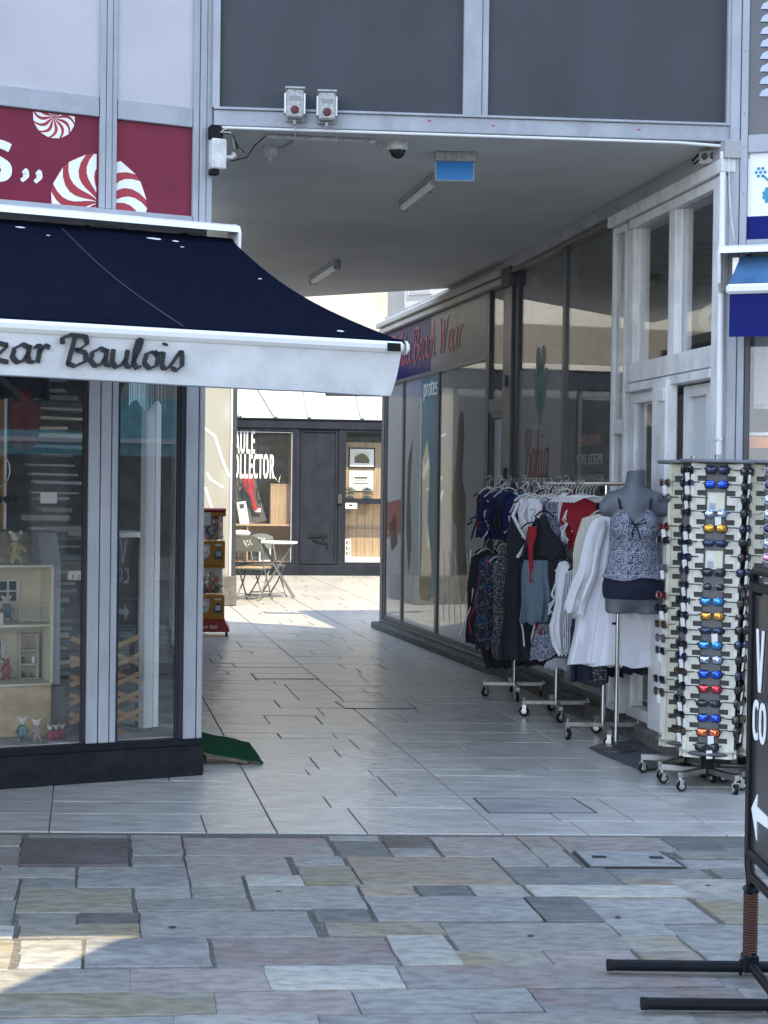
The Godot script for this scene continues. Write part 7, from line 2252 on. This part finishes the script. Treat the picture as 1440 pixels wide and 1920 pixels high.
	for k in 3: figurine("small toy mouse in red %s" % ["nearest the tan box", "between two others on the window sill", "nearest the trellis"][k], S * Vector3(-.81 + k * .035, .212, -.15 - k * .01), .095, mat(Color(.25, .03, .06), .8), M.toy_cream, 0)
	# lattice of crossed laths behind the mullion
	t = thing("folding_trellis", "folding wooden lath trellis standing behind the window mullion", "trellis", S * Vector3(-.49, .21, -.24), 24.2)
	for k in 5:
		for s in [-1.0, 1.0]:
			var b := MB.new()
			b.X = Transform3D(Basis(Vector3(0, 0, 1), s * .38), Vector3(0, .05 + k * .105, s * .006))
			b.span(-.21, .21, -.014, .014, -.004, .004, .002)
			part("lath", b, M.wood, t)
	# shelves, cards and hanging goods in the dim shop
	t = thing("card_rack", "tall rack of stacked cards deep in the toy shop", "rack", S * Vector3(-.62, .17, -1.0), 24.2)
	bar("upright", -.30, -.285, 0, 2.6, -.02, .0, M.white_frame, t)
	var r := RandomNumberGenerator.new()
	r.seed = 77
	for k in 44:
		var y := .12 + k * .055 + r.randf_range(-.012, .012)
		var o := bar("card_stack", -.22 + r.randf() * .12, .06 + r.randf() * .12, y, y + r.randf_range(.012, .034), -.1 - r.randf() * .04, .02, [M.house_side, M.inside, M.alu, M.house_paint, M.inside_dark][r.randi() % 5], t, .004)
		o.rotation = Vector3(0, r.randf_range(-.15, .15), r.randf_range(-.03, .03))
	t = thing("toy_shelf", "two dark shelves of boxed toys deep in the toy shop's left pane", "shelf", S * Vector3(-1.5, .17, -1.3), 24.2)
	for y in [1.15, 1.55, 1.95, 2.35]: bar("board", -.5, .62, y, y + .02, -.2, .1, M.wood, t)
	for x in [-.5, .6]: bar("upright", x, x + .02, .0, 2.5, -.2, .1, M.wood, t)
	for k in 26:
		var bx := -.46 + (k % 7) * .15 + r.randf() * .03
		var by: float = 1.17 + (k / 7) * .4
		var hgt := r.randf_range(.12, .3)
		var tb := thing("toy_box", "small %s toy box on the shelves inside the toy shop" % ["red", "cream", "teal", "grey", "tan"][k % 5], "toy box", t.transform * Vector3(bx + .06, by, r.randf_range(-.06, .03)), 24.2 + r.randf_range(-15, 15), "boxed toys on the shelves")
		bar("carton", -.055, .055, 0, hgt, -.04, .04, [M.red_plastic, M.house_paint, M.teal_toy, M.alu, M.box_board][k % 5], tb, .003)
		bar("front_print", -.04, .04, hgt * .25, hgt * .8, .04, .0415, [M.paper, M.royal, M.yellow, M.red, M.paper][(k + 2) % 5], tb, 0)
	t = thing("hoop_mirror", "round wire hoop hanging low in the toy shop's left pane", "hoop", S * Vector3(-1.08, 1.68, -.42), 24.2)
	var hp := []
	for i in 25: hp.append(Vector3(cos(TAU * i / 24) * .09, sin(TAU * i / 24) * .1, 0))
	rod("ring", hp, .004, M.zinc, t, 6)
	t = thing("black_bead_string", "string of black beads hanging across the toy shop's left pane", "beads", S * Vector3(-1.05, 1.52, -.36), 24.2)
	for i in 5:
		var bm := MB.new()
		bm.lathe([[0, -.022], [.016, -.016], [.022, 0], [.016, .016], [0, .022]], Vector3.ZERO, 12)
		part("bead", bm, M.black, t, Vector3(-.1 + i * .045, .004 * sin(i * 2.0), 0))
	rod("string", [Vector3(-.14, .01, 0), Vector3(.12, .01, 0)], .002, M.black, t, 5)
	t = thing("red_puppet", "dark red stuffed toy hanging in the toy shop window", "toy", S * Vector3(-.90, 1.83, -.45), 24.2)
	var pb := [[Vector3(-.03, .0, 0), Vector3(-.05, .2, 0), .045, .035], [Vector3(.03, .02, 0), Vector3(.05, .2, 0), .04, .035], [Vector3(0, .18, 0), Vector3(0, .28, 0), .04, .03]]
	part("body", nets(func(p: Vector3) -> float: return body_field(p, pb, .02), Vector3(-.12, -.07, -.07), Vector3(.12, .33, .07), .012), mat(Color(.13, .02, .03), .9), t)
	t = thing("hanging_jacket", "dark blue jacket hanging high in the toy shop window", "jacket", S * Vector3(-.88, 1.6, -.7), 24.2)
	part("cloth", draped([[.9, .04, .03], [.85, .13, .05], [.5, .16, .06]], 3, .3, 3), plain_cloth(.015, .02, .045), t)
	hanger(t, .93, .12, M.steel)
	t = thing("white_notice", "small blank white notice hung inside the toy shop window", "notice", S * Vector3(-.80, 1.53, -.3), 24.2)
	bar("card", -.045, .045, -.03, .03, 0, .003, M.paper, t, 0)
	t = thing("pinned_letters", "cream strip with the letters E and Z in the toy shop window", "letter strip", S * Vector3(-.645, 1.1, -.3), 24.2)
	bar("strip", -.045, .045, -.025, .025, 0, .003, mat(Color(.5, .48, .40), .6), t, 0)
	text("letter", "E Z", .022, M.dark_frame, t, Vector3(0, -.008, .005), 1.2)
	t = thing("silver_fringe", "silver tinsel fringe hanging at the top of the right window pane", "fringe", S * Vector3(-.24, 2.08, -.35), 24.2)
	bar("rail", -.1, .12, .12, .13, -.01, .01, M.chrome, t)
	for k in 22: bar("strip", -.1 + k * .01, -.093 + k * .01, -.02 + .03 * sin(k * .5), .12, -.004 + .004 * (k % 3), -.002 + .004 * (k % 3), M.chrome, t, 0)
	t = thing("white_shelf_unit", "white shelf standing across the toy shop's right window pane", "shelf", S * Vector3(-.30, .17, -.7), 24.2)
	bar("top", -.25, .15, 1.13, 1.16, -.25, .1, M.white_paint, t)
	for x in [-.22, .11]: bar("leg", x, x + .03, 0, 1.13, -.02, .02, M.dark_frame, t)
	for y in [.4, .75]: bar("rail", -.22, .14, y, y + .02, -.02, .02, M.dark_frame, t)
	t = thing("inner_white_frame", "white door frame standing inside the toy shop's corner", "door frame", S * Vector3(-.19, .17, -.42), 40)
	bar("stile", -.05, .01, 0, 2.8, -.03, .03, M.white_paint, t)
	bar("stile", .018, .055, 0, 2.8, -.03, .02, M.white_paint, t)
	bar("notice", -.04, .0, 1.28, 1.37, .03, .033, M.paper, t, 0)

func print_tone_dots() -> ImageTexture:
	return print_tex("dots")

func _ready() -> void:
	# camera
	var cam := Camera3D.new()
	cam.name = "camera"
	cam.position = Vector3(0, 1.6, 0)
	cam.rotation = Vector3(deg_to_rad(-0.86), 0, 0.0130)
	cam.fov = rad_to_deg(2.0 * atan(960.0 / 2800.0))
	cam.far = 300.0
	add_child(cam)
	cam.current = true
	# sky and exposure
	var sky_mat := ProceduralSkyMaterial.new()
	sky_mat.sky_top_color = Color(.54, .622, .745)
	sky_mat.sky_horizon_color = Color(.83, .85, .87)
	sky_mat.sky_curve = .18
	sky_mat.ground_bottom_color = Color(.35, .33, .30)
	sky_mat.ground_horizon_color = Color(.60, .62, .64)
	sky_mat.sky_energy_multiplier = 1.6
	var sky := Sky.new()
	sky.sky_material = sky_mat
	var env := Environment.new()
	env.background_mode = Environment.BG_SKY
	env.sky = sky
	env.background_energy_multiplier = 1.0
	env.tonemap_mode = Environment.TONE_MAPPER_LINEAR
	env.tonemap_exposure = 2.22
	env.sdfgi_enabled = true
	env.ssao_enabled = true
	env.ssil_enabled = true
	var we := WorldEnvironment.new()
	we.name = "world_environment"
	we.environment = env
	add_child(we)
	# sun: high, from behind the camera and to the right
	var sun := DirectionalLight3D.new()
	sun.name = "sun"
	sun.light_color = Color(1.0, .93, .79)
	sun.light_energy = 1.4
	sun.light_angular_distance = 0.5
	sun.shadow_enabled = true
	add_child(sun)
	sun.look_at_from_position(Vector3.ZERO, -Vector3(.236, .829, .507), Vector3.UP)
	make_materials()
	M.white_slope = mat(Color(.46, .455, .43), .5, 0, tex_cache.worn, Vector3(.6, .6, .6))
	M.sign_black = mat(Color(.012, .013, .016), .35, 0, tex_cache.worn, Vector3(3, 3, 3))
	M.sign_black.metallic_specular = .25
	M.sign_face = mat(Color(.03, .031, .034), .25)
	M.rust = mat(Color(.10, .045, .025), .7, .2, tone("rust", .05, 4, .4, 1.0, .3, 131), Vector3(5, 5, 5))
	for k in ["navy_cloth", "white_cloth", "plinth", "black", "royal", "anthracite", "blue_cloth", "panel_dark", "green_mat", "teal_cloth", "rubber", "concrete", "inside", "inside_dark"]:
		M[k].metallic_specular = .18
	M.navy_cloth.metallic_specular = .06
	M.pink.metallic_specular = .3
	M.fascia_grey = mat(Color(.15, .15, .155), .3, 0, tex_cache.soft, Vector3(1, 1, 1))
	M.fascia_grey.metallic_specular = .22
	M.fascia_blue = mat(Color(.020, .016, .075), .35, 0, tex_cache.soft, Vector3(1, 1, 1))
	M.fascia_blue.metallic_specular = .22
	# large structure
	build_paving()
	build_corner_shop()
	build_overhang()
	build_right_corner()
	build_entrance_wall()
	build_beach_shop()
	build_far_shop()
	build_courtyard()
	build_behind()
	build_parasols()
	# objects
	build_awnings()
	build_fittings()
	build_racks()
	build_garments()
	build_mannequin()
	build_sunglasses()
	build_pavement_sign()
	build_machine()
	build_ramp()
	build_seats()
	build_toy_window()
